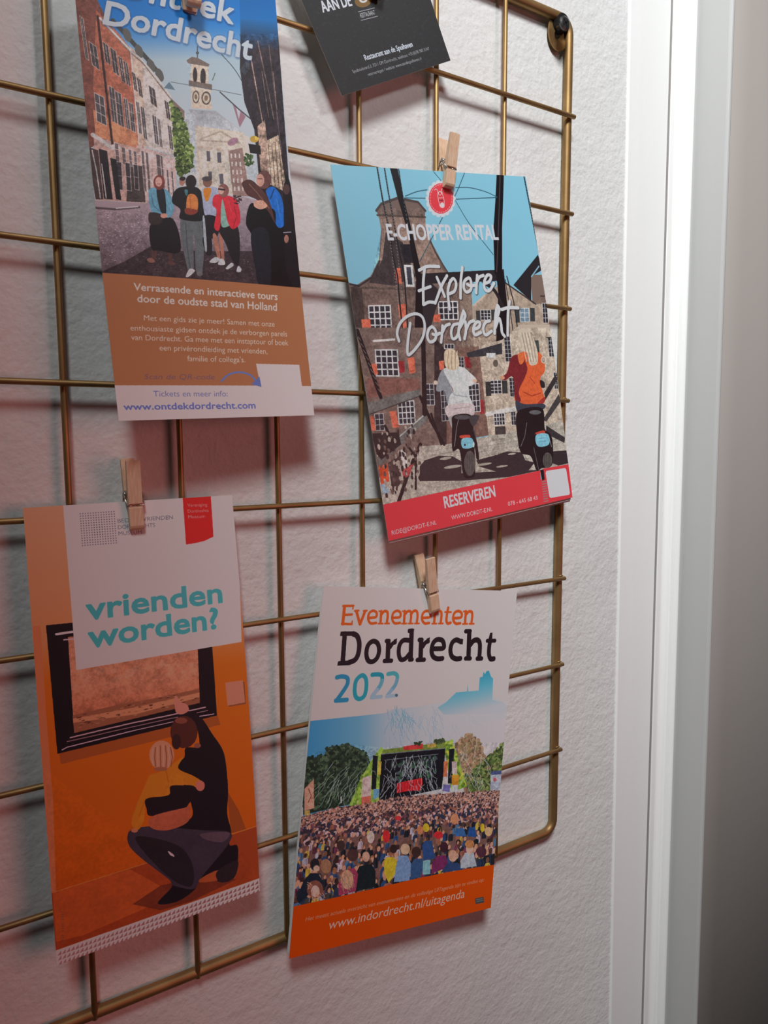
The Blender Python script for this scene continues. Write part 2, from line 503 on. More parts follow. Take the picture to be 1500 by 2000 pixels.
# ------------------------------------------------------------------ print shop: artwork drawn as vector shapes, then rasterised
# every drawing is a list of shapes in tenths of a millimetre on its own sheet
DRAWINGS = {}
DRAWINGS['city_tour'] = [
["G",[[0.0,[13,118,209]],[0.333,[39,143,233]],[0.45,[107,176,239]],[0.584,[194,224,239]],[1.0,[213,230,239]]],[459,-61,443,655],[-46,-72,1071,-50,1024,1496,-21,1364]],
["G",[[0.0,[13,108,192]],[0.647,[26,127,210]],[1.0,[35,61,96]]],[944,10,918,279],[794,-32,1038,-27,1007,280,777,245]],
["P",[142,89,78],[-14,55,87,57,117,137,104,713,-3,768,-35,308]],
["P",[201,124,99],[85,120,170,225,218,298,217,474,217,773,100,762,39,486]],
["P",[239,166,125],[31,582,104,632,212,699,217,773,31,712]],
["P",[239,215,198],[217,290,272,347,253,765,217,768]],
["P",[239,234,228],[271,355,332,436,389,525,382,813,269,770,249,765]],
["P",[239,215,212],[207,756,382,817,370,1013,220,1034,211,960]],
["P",[227,194,184],[23,711,217,773,221,1034,4,1014]],
["P",[85,77,78],[164,845,227,858,222,1030,136,1024]],
["P",[87,72,72],[-10,759,36,777,37,1012,4,1011]],
["L",[79,83,83],20,[152,169,200,230,249,294,306,367,352,436],0],
["P",[111,113,111],[228,232,230,243,229,254,227,262,222,268,217,270,210,268,204,263,199,254,195,244,193,232,193,222,196,213,200,208,206,206,212,208,218,213,224,222]],
["P",[110,112,110],[276,309,278,320,277,331,275,339,270,345,264,347,258,345,252,339,246,331,242,320,240,309,241,299,243,290,248,284,254,282,260,284,266,290,272,298]],
["P",[110,112,110],[326,378,328,389,327,399,324,408,320,414,314,416,307,414,301,408,295,400,291,389,289,378,290,367,292,359,297,353,303,351,310,353,316,359,322,367]],
["P",[109,111,109],[362,422,364,434,364,444,361,453,356,458,350,460,344,459,337,453,331,444,327,434,325,423,326,412,328,403,333,398,339,396,346,398,352,403,358,412]],
["L",[231,239,236],9,[97,156,155,229,217,306,267,355,331,440,388,529],0],
["L",[155,134,128],5,[100,170,216,318,270,369,387,541],0],
["L",[72,49,49],10,[88,148,93,375,97,584,100,762],0],
["L",[239,230,228],6,[221,306,221,522,218,764],0],
["L",[236,239,238],20,[20,703,99,768],0],
["L",[239,237,234],9,[101,754,211,801,377,821],0],
["P",[239,227,218],[40,262,72,290,76,402,45,374]],
["P",[85,80,85],[42,266,55,278,57,330,45,319]],
["P",[86,80,85],[45,321,58,332,60,385,47,373]],
["P",[85,79,84],[57,279,70,291,72,343,59,332]],
["P",[85,80,85],[59,334,72,346,75,398,62,387]],
["P",[239,226,217],[99,263,123,284,127,380,103,359]],
["P",[84,78,83],[101,267,110,275,112,320,103,312]],
["P",[84,79,83],[103,314,112,322,114,367,105,359]],
["P",[84,78,83],[112,277,121,285,123,330,114,321]],
["P",[84,78,83],[114,323,123,332,125,377,116,368]],
["P",[239,225,217],[128,289,155,313,160,433,134,409]],
["P",[84,78,82],[130,293,141,302,143,359,133,350]],
["P",[84,78,83],[133,352,143,361,146,418,135,409]],
["P",[84,78,82],[142,304,153,313,156,370,145,361]],
["P",[84,78,83],[145,363,156,372,158,429,148,420]],
["P",[239,225,217],[161,330,179,346,185,466,166,450]],
["P",[83,77,82],[163,334,169,339,172,396,165,391]],
["P",[84,78,83],[165,393,172,398,175,455,168,450]],
["P",[83,77,82],[171,341,178,346,180,403,174,398]],
["P",[84,78,82],[174,400,180,405,183,463,176,457]],
["P",[239,225,216],[182,353,202,370,207,482,187,465]],
["P",[83,77,82],[184,356,191,363,193,416,186,409]],
["P",[84,78,82],[186,411,194,418,196,471,189,465]],
["P",[83,77,82],[193,364,200,370,203,424,195,417]],
["P",[83,77,82],[195,419,203,426,205,479,198,472]],
["P",[239,225,216],[216,406,233,420,237,509,220,494]],
["P",[83,77,81],[218,409,224,414,225,455,219,450]],
["P",[83,77,82],[220,452,226,457,227,498,221,493]],
["P",[83,77,81],[225,416,231,421,233,462,227,457]],
["P",[83,77,82],[227,459,233,464,235,505,229,500]],
["P",[239,225,216],[237,434,255,449,259,538,241,522]],
["P",[83,77,81],[238,438,245,443,247,484,240,479]],
["P",[83,77,82],[240,481,247,486,249,527,242,522]],
["P",[83,76,81],[247,444,253,450,255,491,249,486]],
["P",[83,77,81],[249,488,255,493,257,534,250,529]],
["P",[239,224,215],[287,471,317,496,321,584,291,560]],
["P",[82,76,80],[289,475,301,485,303,526,291,516]],
["P",[82,76,81],[291,518,303,528,305,569,293,559]],
["P",[82,76,80],[303,486,315,496,317,537,305,527]],
["P",[82,76,80],[305,529,317,539,319,581,307,571]],
["P",[239,224,215],[355,541,376,558,380,647,359,630]],
["P",[81,75,79],[357,544,364,551,366,592,358,586]],
["P",[82,75,80],[359,588,366,594,368,635,361,629]],
["P",[81,75,79],[366,552,374,559,376,600,368,594]],
["P",[82,75,80],[368,596,376,602,378,643,370,637]],
["P",[239,227,218],[11,142,26,156,34,355,19,341]],
["P",[85,80,85],[13,146,17,150,22,247,17,242]],
["P",[86,80,85],[17,244,22,249,26,345,21,341]],
["P",[85,80,84],[19,152,24,156,28,253,23,248]],
["P",[86,80,85],[23,250,28,255,32,351,27,347]],
["P",[239,237,231],[42,502,84,527,84,664,42,639]],
["P",[97,94,100],[44,506,61,517,61,558,44,548]],
["P",[98,94,101],[44,551,61,561,62,603,45,593]],
["P",[98,95,101],[45,596,62,606,62,648,45,638]],
["P",[97,93,100],[64,518,81,528,81,570,64,560]],
["P",[97,94,100],[64,563,81,573,81,615,64,605]],
["P",[98,94,101],[64,608,81,618,82,660,64,649]],
["P",[239,235,230],[107,471,131,486,132,655,108,640]],
["P",[96,91,98],[109,474,118,480,119,534,109,528]],
["P",[96,92,98],[109,530,119,536,119,589,109,584]],
["P",[97,93,99],[109,586,119,591,119,645,110,640]],
["P",[96,91,98],[120,481,130,486,130,540,120,535]],
["P",[96,92,98],[120,537,130,542,130,596,121,590]],
["P",[97,92,99],[121,592,130,598,130,652,121,646]],
["P",[239,235,229],[133,496,160,512,161,673,133,657]],
["P",[96,91,97],[134,499,145,505,146,556,135,550]],
["P",[96,92,98],[135,552,146,558,146,609,135,603]],
["P",[96,92,99],[135,605,146,611,146,663,135,656]],
["P",[95,91,97],[147,506,158,513,158,564,147,557]],
["P",[96,91,98],[147,559,159,566,159,617,148,610]],
["P",[96,92,98],[148,613,159,619,159,670,148,664]],
["P",[239,235,229],[168,529,186,539,187,685,168,674]],
["P",[95,90,97],[169,532,176,536,176,581,170,578]],
["P",[95,91,97],[170,580,176,583,176,629,170,625]],
["P",[96,91,98],[170,627,176,631,176,677,170,673]],
["P",[95,90,96],[178,537,184,540,184,586,178,582]],
["P",[95,91,97],[178,584,184,588,184,634,178,630]],
["P",[96,91,98],[178,632,185,636,185,682,178,678]],
["P",[239,235,229],[189,549,209,561,210,699,189,687]],
["P",[95,90,96],[191,553,198,557,198,600,191,595]],
["P",[95,91,97],[191,598,198,602,199,645,191,641]],
["P",[96,91,97],[191,643,199,647,199,690,191,686]],
["P",[95,90,96],[200,558,208,562,208,605,200,601]],
["P",[95,90,97],[200,603,208,607,208,650,200,646]],
["P",[95,91,97],[200,648,208,652,208,695,201,691]],
["P",[239,234,228],[222,546,237,554,238,708,223,700]],
["P",[94,89,95],[224,549,229,552,229,600,225,598]],
["P",[95,90,96],[225,600,229,602,229,651,225,648]],
["P",[95,90,97],[225,650,229,653,230,701,225,699]],
["P",[94,89,95],[231,553,235,555,236,604,231,601]],
["P",[94,90,96],[231,603,236,606,236,654,231,652]],
["P",[95,90,96],[231,654,236,656,236,705,231,702]],
["P",[239,234,228],[241,571,259,581,260,734,242,724]],
["P",[94,89,95],[243,574,249,577,250,626,243,622]],
["P",[94,90,96],[243,624,250,628,250,676,244,673]],
["P",[95,90,96],[244,675,250,678,250,727,244,723]],
["P",[94,89,95],[251,578,257,582,258,630,251,627]],
["P",[94,89,96],[251,629,258,632,258,681,252,677]],
["P",[95,90,96],[252,679,258,683,258,731,252,728]],
["P",[239,234,228],[291,612,311,623,312,761,292,750]],
["P",[93,88,94],[293,615,300,619,300,662,293,658]],
["P",[94,89,95],[293,660,300,664,301,707,294,703]],
["P",[94,89,95],[294,705,301,709,301,753,294,749]],
["P",[93,88,94],[302,620,309,624,309,667,302,663]],
["P",[94,89,95],[302,665,309,669,310,712,303,708]],
["P",[94,89,95],[303,710,310,714,310,758,303,754]],
["P",[239,233,227],[314,629,328,636,328,774,314,766]],
["P",[93,88,94],[316,632,320,634,320,677,316,675]],
["P",[93,88,94],[316,677,320,679,320,722,316,720]],
["P",[94,89,95],[316,722,320,724,320,768,316,765]],
["P",[93,88,94],[322,635,326,637,326,680,322,678]],
["P",[93,88,94],[322,680,326,682,326,726,322,723]],
["P",[94,89,95],[322,725,326,728,326,771,322,769]],
["P",[239,233,227],[359,662,378,672,379,786,360,775]],
["P",[92,87,93],[361,665,368,668,368,704,362,700]],
["P",[93,87,93],[362,702,368,706,368,741,362,737]],
["P",[93,88,94],[362,739,368,743,368,778,362,774]],
["P",[92,87,93],[370,669,376,673,376,708,370,705]],
["P",[93,87,93],[370,707,376,710,377,745,370,742]],
["P",[93,88,94],[370,744,377,747,377,783,370,779]],
["P",[239,235,230],[109,742,127,748,125,837,108,831]],
["P",[125,112,116],[111,744,125,749,124,776,110,771]],
["P",[125,112,116],[110,774,124,778,124,806,110,801]],
["P",[125,113,117],[110,803,124,808,123,835,109,830]],
["P",[239,235,230],[137,763,155,769,154,850,136,844]],
["P",[124,111,115],[139,765,153,770,153,795,139,790]],
["P",[124,112,115],[139,792,153,797,152,821,138,816]],
["P",[125,112,116],[138,818,152,823,152,848,138,843]],
["P",[239,235,229],[167,773,182,778,180,860,165,854]],
["P",[123,110,114],[169,776,180,780,179,804,168,800]],
["P",[124,111,115],[168,802,179,806,179,830,168,827]],
["P",[124,111,115],[168,829,179,833,178,857,167,853]],
["P",[239,234,229],[189,782,204,787,203,868,188,863]],
["P",[123,110,114],[191,784,202,788,202,813,191,809]],
["P",[123,110,114],[191,811,202,815,201,839,190,835]],
["P",[123,111,114],[190,837,201,841,201,866,190,862]],
["P",[239,234,229],[224,781,238,785,234,981,221,977]],
["P",[122,109,113],[226,783,236,787,235,849,225,846]],
["P",[123,110,114],[225,848,235,851,234,914,224,910]],
["P",[124,111,115],[224,913,234,916,232,979,223,975]],
["P",[239,234,228],[243,789,257,794,253,990,239,985]],
["P",[122,109,112],[245,792,255,795,254,858,244,854]],
["P",[123,110,113],[244,856,254,860,253,922,243,919]],
["P",[123,111,114],[243,921,253,925,251,987,241,984]],
["P",[239,233,228],[291,798,312,805,308,985,288,978]],
["P",[121,107,111],[293,801,310,807,309,864,292,858]],
["P",[121,108,112],[292,860,309,866,308,923,291,917]],
["P",[122,109,113],[291,919,308,925,306,982,290,977]],
["P",[239,233,227],[311,807,323,811,320,991,308,987]],
["P",[120,107,110],[313,810,321,812,320,869,312,867]],
["P",[121,108,111],[312,869,320,871,319,929,311,926]],
["P",[122,109,112],[311,928,319,931,318,988,310,985]],
["P",[239,233,227],[333,873,344,877,342,999,330,995]],
["P",[121,107,111],[335,875,342,878,342,916,334,913]],
["P",[121,108,111],[334,916,342,918,341,956,333,954]],
["P",[122,108,112],[333,956,341,958,340,997,332,994]],
["P",[239,233,227],[355,881,366,885,364,1008,352,1004]],
["P",[120,107,110],[357,884,364,886,363,924,356,922]],
["P",[121,107,111],[356,924,363,927,362,965,355,962]],
["P",[121,108,111],[355,964,362,967,362,1005,354,1003]],
["P",[239,233,229],[110,831,132,837,127,971,105,966]],
["P",[75,69,76],[112,834,130,838,128,902,109,898]],
["P",[75,70,76],[109,900,128,904,125,969,107,964]],
["P",[239,233,228],[147,836,170,841,165,976,142,971]],
["P",[74,68,75],[149,839,168,843,165,907,147,903]],
["P",[74,69,75],[147,905,165,909,163,974,144,969]],
["P",[239,232,227],[183,845,204,850,200,973,179,968]],
["P",[73,68,74],[185,848,202,852,200,910,183,906]],
["P",[74,68,75],[183,908,200,912,198,970,181,966]],
["P",[46,40,47],[39,769,74,782,77,1014,40,1009]],
["P",[45,40,46],[84,814,111,823,114,1017,92,1013]],
["L",[226,237,239],5,[45,842,50,1006],0],
["L",[227,237,239],5,[10,776,20,874,25,1005],0],
["P",[215,230,239],[443,615,501,673,489,945,455,924]],
["P",[153,132,125],[385,533,449,599,446,639,391,590]],
["N",[-14,55,87,57,170,225,389,525,366,1013,220,1034,4,1014],0.13,[3,9,30],5],
["G",[[0.0,[184,194,203]],[1.0,[217,228,236]]],[605,594,596,691],[471,591,609,602,744,706,501,677]],
["P",[239,234,219],[497,669,744,706,772,755,707,1011,479,982]],
["P",[239,225,206],[504,379,589,383,581,481,591,595,488,588,492,479]],
["P",[137,123,116],[482,362,511,345,541,352,598,383,591,393,489,376]],
["P",[66,58,58],[530,432,528,444,525,455,521,463,517,468,513,468,510,463,508,455,507,444,507,431,509,419,512,408,516,399,520,395,524,395,527,400,529,408,530,419]],
["P",[65,57,58],[572,442,570,456,567,469,562,478,557,483,552,483,548,478,545,468,544,456,544,442,547,427,550,415,555,406,560,401,565,401,569,406,572,415,573,428]],
["P",[130,117,110],[485,455,601,477,598,504,482,482]],
["P",[239,232,216],[494,483,593,502,592,518,492,499]],
["P",[110,95,88],[531,534,529,545,525,554,519,561,513,564,507,564,501,560,497,553,495,544,495,534,497,523,501,514,507,508,513,504,519,504,525,508,529,515,531,524]],
["P",[232,228,210],[526,534,524,542,522,549,518,554,513,557,508,557,505,554,502,549,500,542,500,534,502,526,504,519,508,514,513,511,517,511,521,514,524,519,526,526]],
["P",[149,124,98],[520,534,519,538,518,542,516,545,513,546,511,546,508,545,507,542,506,538,506,534,507,530,508,526,510,523,513,522,515,522,518,524,519,526,520,530]],
["P",[109,94,87],[589,541,587,552,581,562,574,569,566,572,557,572,550,568,544,561,541,551,540,540,543,529,548,520,555,513,563,509,572,509,580,513,585,520,589,530]],
["P",[231,225,208],[582,541,580,549,577,557,571,562,565,565,559,565,554,562,550,556,547,549,547,540,549,532,553,525,558,519,564,517,570,517,575,520,580,525,582,533]],
["P",[148,122,97],[574,541,573,545,571,549,568,552,565,553,562,553,559,552,556,549,555,545,555,541,556,536,558,532,561,529,564,528,568,528,571,530,573,533,574,536]],
["L",[86,92,100],5,[543,298,538,350],0],
["P",[86,92,100],[548,328,548,330,546,333,544,334,541,335,539,335,536,334,534,332,533,330,533,328,534,325,535,323,537,322,540,321,543,321,545,322,547,323,548,326]],
["L",[205,193,177],8,[514,735,623,699,721,755,516,739],0],
["L",[225,212,197],13,[505,772,684,796],0],
["L",[236,239,227],20,[526,787,520,983],0],
["L",[237,239,227],20,[582,788,580,984],0],
["L",[238,239,227],21,[641,789,642,985],0],
["P",[108,109,120],[541,791,559,792,556,840,539,840]],
["P",[107,107,118],[595,799,615,799,613,848,593,848]],
["P",[109,110,121],[540,889,558,889,556,930,538,930]],
["P",[108,109,120],[596,901,616,901,614,950,594,950]],
["P",[172,145,138],[655,793,732,778,749,1012,657,1010]],
["P",[239,237,235],[665,806,673,806,672,827,664,827]],
["P",[239,237,236],[665,845,673,845,672,866,664,866]],
["P",[239,238,236],[666,884,674,884,673,905,665,905]],
["P",[239,238,236],[666,923,674,924,673,945,665,945]],
["P",[239,238,237],[667,963,675,963,674,984,665,984]],
["P",[239,237,235],[687,806,695,806,694,827,686,827]],
["P",[239,237,235],[687,845,695,845,694,867,686,866]],
["P",[239,237,236],[688,884,696,885,695,906,687,906]],
["P",[239,238,236],[688,924,696,924,695,945,687,945]],
["P",[239,238,236],[689,963,697,963,696,985,687,984]],
["P",[239,237,235],[709,807,717,807,716,828,708,828]],
["P",[239,237,235],[709,846,718,846,717,867,708,867]],
["P",[239,237,235],[710,885,718,885,717,906,709,906]],
["P",[239,237,236],[710,924,719,924,717,946,709,945]],
["P",[239,238,236],[711,964,719,964,718,985,710,985]],
["P",[184,145,165],[692,763,682,767,672,769,664,768,658,765,655,760,656,754,660,747,667,740,677,735,687,731,697,730,705,730,711,734,714,738,713,745,709,751,701,758]],
["P",[178,137,155],[699,563,766,631,728,683]],
["P",[224,228,239],[716,580,741,604,727,644]],
["L",[71,76,84],6,[640,514,732,596,820,664],0],
["L",[114,129,137],3,[395,461,597,499,753,529],0],
["L",[72,89,102],4,[666,338,724,403,764,468,794,541,836,598],1],
["P",[113,148,167],[359,489,388,461,414,500]],
["L",[74,117,92],4,[622,425,605,457],0],
["P",[77,100,57],[386,557,431,611,469,786,465,867,401,911,386,800]],
["S",[[79,107,53],[123,155,76],[52,68,43],[174,202,121],[98,127,60]],[383,549,431,607,477,786,459,883,393,911,382,784],320,[5.0,11.6],1,3],
["N",[470,595,609,606,744,710,745,1012,392,1005,429,623],0.09,[3,8,26],6],
["N",[485,360,541,352,596,385,581,481,591,594,488,588],0.09,[3,8],66],
["P",[54,46,54],[779,221,992,232,977,1115,810,1112,807,694,766,564,757,404]],
["G",[[0.0,[33,128,207]],[0.333,[40,103,162]],[1.0,[52,45,55]]],[879,175,865,318],[782,173,986,177,988,320,771,308]],
["L",[176,151,139],6,[823,357,843,533,858,663],0],
["L",[128,108,103],6,[869,278,905,502,924,648],0],
["L",[107,91,89],5,[931,295,941,535,951,811],0],
["L",[140,121,114],4,[879,422,895,639],0],
["L",[150,128,120],4,[943,423,946,600],0],
["P",[71,76,88],[756,412,809,349,813,405,782,436]],
["P",[192,166,149],[826,679,872,647,874,899,822,890]],
["P",[225,204,181],[869,748,941,721,962,999,867,957]],
["L",[127,109,99],4,[878,769,877,961],0],
["L",[127,109,99],4,[899,763,897,971],0],
["L",[127,109,99],5,[919,756,918,981],0],
["L",[126,108,98],5,[939,750,939,991],0],
["P",[239,236,230],[746,718,775,726,780,857,748,848]],
["S",[[63,94,55],[99,132,81]],[729,807,785,816,785,857,742,864],40,[4.4,7.9],1,5],
["P",[38,32,37],[767,760,833,770,831,813,772,804]],
["P",[216,179,79],[827,739,825,745,820,750,813,753,805,755,796,755,788,753,782,749,779,744,778,739,780,733,784,728,791,725,800,723,808,723,816,725,822,729,826,734]],
["N",[772,244,990,248,977,1115,810,1112,807,694],0.25,[4,12,34],7],
["G",[[0.0,[196,183,195]],[0.457,[147,137,149]],[1.0,[100,90,98]]],[482,1036,477,1446],[-11,1015,221,1035,478,994,720,1015,996,1082,1020,1521,-22,1372]],
["P",[73,64,71],[-26,1371,98,1315,237,1237,357,1269,703,1276,1005,1282,995,1477]],
["S",[[230,228,239],[134,126,139],[182,177,191]],[2,1067,247,1058,363,1134,238,1228,10,1335],500,[2.2,4.3],0.4,7],
["S",[[116,103,109],[49,43,49],[90,80,86]],[7,1365,236,1251,702,1283,989,1372,983,1458],420,[3.1,6.2],0.35,8],
["S",[[209,200,210],[132,122,131]],[371,1135,725,1067,703,1268,479,1264],200,[2.3,4.6],0.35,9],
["L",[101,91,100],10,[3,1052,81,1061,191,1053],0],
["L",[227,231,239],6,[89,1056,185,1050],0],
["N",[3,1052,365,1120,972,1251,988,1462,4,1367],0.12,[3,8,24],8],
["P",[100,75,72],[229,1254,253,1260,238,1316,226,1313],1],
["P",[99,74,70],[300,1263,322,1266,319,1323,307,1323],1],
["P",[158,117,103],[202,1307,223,1299,239,1319,213,1322],1],
["P",[113,82,80],[299,1320,322,1321,331,1334,301,1333],1],
["P",[34,33,40],[239,1131,343,1113,363,1270,263,1265,227,1249],1],
["P",[121,192,222],[242,973,273,961,317,967,342,996,353,1067,323,1107,285,1091,251,1080,240,1049],1],
["L",[84,141,171],4,[252,999,259,1050,289,1078],0],
["L",[152,214,239],3,[326,1000,335,1041,338,1072],0],
["P",[41,47,57],[279,969,314,972,313,1082,287,1071],1],
["P",[65,55,57],[237,1080,290,1091,286,1132,246,1139,228,1121],1],
["P",[239,182,163],[319,1097,317,1101,314,1105,309,1107,303,1109,298,1109,292,1107,288,1104,285,1100,285,1096,286,1092,289,1089,294,1086,300,1085,306,1085,311,1086,315,1089,318,1093]],
["P",[146,78,72],[322,937,319,949,313,960,305,968,296,972,287,972,278,967,272,959,269,948,268,936,271,923,277,912,285,904,294,900,303,900,311,905,318,913,321,924]],
["P",[239,195,184],[309,934,307,942,304,949,299,954,293,957,288,956,283,953,279,948,277,941,276,933,278,925,282,918,286,913,292,910,298,911,303,913,307,919,309,926]],
["L",[161,92,93],3,[284,943,299,944],0],
["P",[115,128,133],[378,1119,485,1121,462,1368,430,1373,438,1207,431,1207,418,1356,389,1361],1],
["L",[81,91,97],4,[402,1135,398,1248,401,1351],0],
["P",[36,34,40],[367,976,410,959,472,963,500,999,512,1091,479,1126,379,1114,383,1068,346,1031],1],
["P",[239,154,86],[426,1002,458,997,474,1024,466,1075,439,1079,412,1068],1],
["P",[159,76,63],[409,1063,469,1075,443,1095,407,1089],1],
["L",[197,104,76],3,[436,1003,434,1074],0],
["P",[81,145,153],[413,974,429,977,423,1002,414,997],1],
["P",[48,36,39],[476,937,473,948,467,958,459,966,450,969,440,969,432,965,425,957,422,947,421,936,424,925,430,915,438,908,447,904,456,904,465,908,471,916,475,926]],
["P",[199,145,126],[418,936,416,943,413,948,409,953,405,955,400,955,396,952,393,948,391,942,391,936,392,929,395,923,399,919,404,917,408,917,412,919,416,924,417,929]],
["P",[55,42,42],[424,921,422,924,419,927,415,930,410,931,404,931,400,929,396,927,393,924,393,920,394,917,397,914,401,912,406,911,412,911,417,912,421,914,423,917]],
["P",[223,232,239],[376,1392,400,1357,424,1367,391,1395],1],
["P",[131,131,139],[432,1372,454,1370,460,1388,436,1390],1],
["P",[190,207,239],[503,968,574,967,578,1005,553,1113,505,1107,497,1029],1],
["P",[239,156,59],[508,973,546,973,525,1030,509,1020],1],
["P",[145,108,95],[555,940,552,948,547,956,540,962,532,964,524,964,517,961,511,955,508,948,507,939,509,930,514,923,521,917,529,914,537,914,545,918,551,923,554,931]],
["P",[82,81,87],[554,925,553,929,548,932,541,935,533,936,524,936,516,934,510,932,506,928,505,924,507,919,511,916,518,913,526,912,535,912,543,914,549,917,553,920]],
["P",[36,36,45],[492,1106,564,1112,556,1199,490,1204],1],
["P",[43,43,49],[479,1208,522,1204,516,1286,487,1285],1],
["P",[198,218,228],[488,1116,499,1116,495,1260,484,1260],1],
["P",[201,141,122],[531,1199,551,1199,560,1309,544,1308],1],
["P",[200,140,121],[563,1200,580,1200,579,1314,565,1316],1],
["P",[221,233,239],[501,1325,533,1302,556,1315,530,1331],1],
["P",[222,233,239],[543,1338,562,1310,580,1324,576,1342],1],
["P",[40,39,45],[561,1148,665,1155,656,1330,624,1330,595,1241],1],
["P",[239,56,76],[556,1010,587,999,647,1012,678,1038,684,1130,641,1169,615,1131,599,1021,571,1165,543,1158,563,1077,546,1051],1],
["L",[192,39,62],4,[659,1058,665,1109,643,1160],0],
["L",[239,100,111],3,[629,1022,640,1083],0],
["P",[155,210,198],[599,1021,615,1129,622,1152,580,1149],1],
["P",[156,107,102],[639,982,636,993,630,1003,621,1010,611,1014,601,1013,592,1009,585,1002,582,992,581,981,584,970,590,960,598,953,608,949,618,950,627,954,634,961,638,971]],
["P",[234,196,183],[613,982,611,988,608,993,604,997,598,999,593,999,588,997,584,993,582,987,582,981,584,975,587,969,591,965,597,963,602,963,607,966,611,970,613,975]],
["L",[53,38,45],8,[586,974,615,978],0],
["P",[221,232,239],[582,1357,613,1332,624,1345,593,1363],1],
["P",[222,232,239],[636,1374,649,1348,664,1364,655,1378],1],
["P",[22,22,29],[873,1144,975,1115,984,1462,813,1450],1],
["P",[37,125,230],[842,985,886,969,929,1027,929,1145,896,1167,874,1134,850,1026],1],
["L",[21,68,132],6,[888,981,862,1026],0],
["L",[79,156,239],4,[898,1027,907,1114],0],
["P",[117,81,78],[878,935,874,950,865,963,853,973,838,978,824,978,811,972,801,962,795,948,794,933,798,918,807,905,819,895,833,890,848,890,861,896,871,906,877,919]],
["P",[230,181,164],[837,936,835,947,830,956,823,963,815,966,807,966,801,962,795,955,792,946,792,936,795,925,800,916,806,909,814,906,822,906,829,910,834,917,837,926]],
["L",[87,55,55],3,[801,928,827,929],0],
["P",[21,21,26],[746,1049,798,1061,880,1083,874,1185,867,1454,760,1447,740,1368,740,1213,713,1141],1],
["P",[36,41,52],[737,1188,831,1189,814,1448,760,1447,740,1368],1],
["P",[96,64,61],[714,944,756,932,797,959,850,1026,876,1144,843,1087,789,1032,739,1008,719,977],1],
["L",[161,119,103],4,[751,953,793,999,851,1072],0],
["P",[239,189,165],[774,1037,816,1033,841,1061,802,1076,767,1061],1],
["P",[34,31,37],[943,969,987,964,984,1456,914,1372,934,1063],1],
["P",[92,67,67],[980,982,978,991,973,998,968,1004,961,1007,954,1007,948,1004,943,998,940,990,940,981,942,973,947,965,953,960,959,957,966,957,973,960,977,966,980,973]],
["P",[186,135,122],[946,1222,944,1229,941,1236,937,1240,932,1242,928,1242,924,1240,921,1235,919,1229,919,1222,920,1215,924,1209,928,1204,932,1202,937,1202,941,1204,944,1209,946,1215]],
["L",[198,199,213],5,[919,1191,963,1189],0],
["S",[[78,65,61],[41,37,40]],[659,1007,705,1008,697,1048,660,1048],40,[3.2,6.5],0.5,2],
["N",[230,846,1004,861,984,1462,754,1452,374,1407,178,1387],0.07,[4,12],9],
["T","Dordrecht",[27,55,114,18],[103,186,812,369],108,2.4,0],
["T","Ontdek",[27,54,112,18],[168,53,728,201],106,2.4,0],
["T","Dordrecht",[27,55,113,18],[118,191,830,374],108,2.4,0],
["T","Ontdek",[27,54,111,18],[183,58,746,206],106,2.4,0],
["T","Dordrecht",[27,55,114,18],[110,195,821,378],108,2.4,0],
["T","Ontdek",[27,54,112,18],[175,61,737,209],106,2.4,0],
["T","Dordrecht",[27,55,113,18],[112,177,822,360],108,2.4,0],
["T","Ontdek",[27,54,111,18],[177,43,738,191],106,2.4,0],
["T","Dordrecht",[212,228,239],[111,182,822,365],108,2.4,0],
["T","Ontdek",[213,228,239],[176,48,738,196],106,2.4,0],
["P",[195,136,95],[-25,1365,4,1367,983,1462,1089,1472,1084,1958,991,1952,0,1922,-52,1920]],
["P","PAPER",[-52,1920,0,1922,991,1952,1084,1954,1051,2203,-75,2170]],
["P","PAPER",[689,1833,933,1844,935,1959,700,1953]],
["T","Verrassende en interactieve tours",[236,239,234],[128,1455,846,1520],36,1.6,0],
["T","door de oudste stad van Holland",[235,239,234],[139,1513,836,1573],38,1.6,0],
["T","Met een gids zie je meer! Samen met onze",[239,236,222],[159,1604,814,1652],27,0.3,0],
["T","enthousiaste gidsen ontdek je de verborgen parels",[239,237,223],[94,1652,880,1702],27,0.3,0],
["T","van Dordrecht. Ga mee met een instaptour of boek",[239,237,224],[93,1699,881,1746],28,0.3,0],
["T","een privérondleiding met vrienden,",[239,238,224],[215,1754,758,1786],28,0.3,0],
["T","familie of collega's.",[239,239,225],[340,1811,632,1825],28,0.3,0],
["T","Scan de QR-code",[146,114,135],[130,1895,463,1906],26,0.5,0.25],
["L",[121,150,223],10,[497,1915,540,1883,594,1873,649,1888,682,1922],1],
["P",[114,142,215],[650,1935,700,1897,705,1950]],
["T","Tickets en meer info:",[138,151,213],[164,1983,521,1993],29,0,0],
["T","www.ontdekdordrecht.com",[110,137,223],[27,2046,660,2057],33,1.6,0],
]
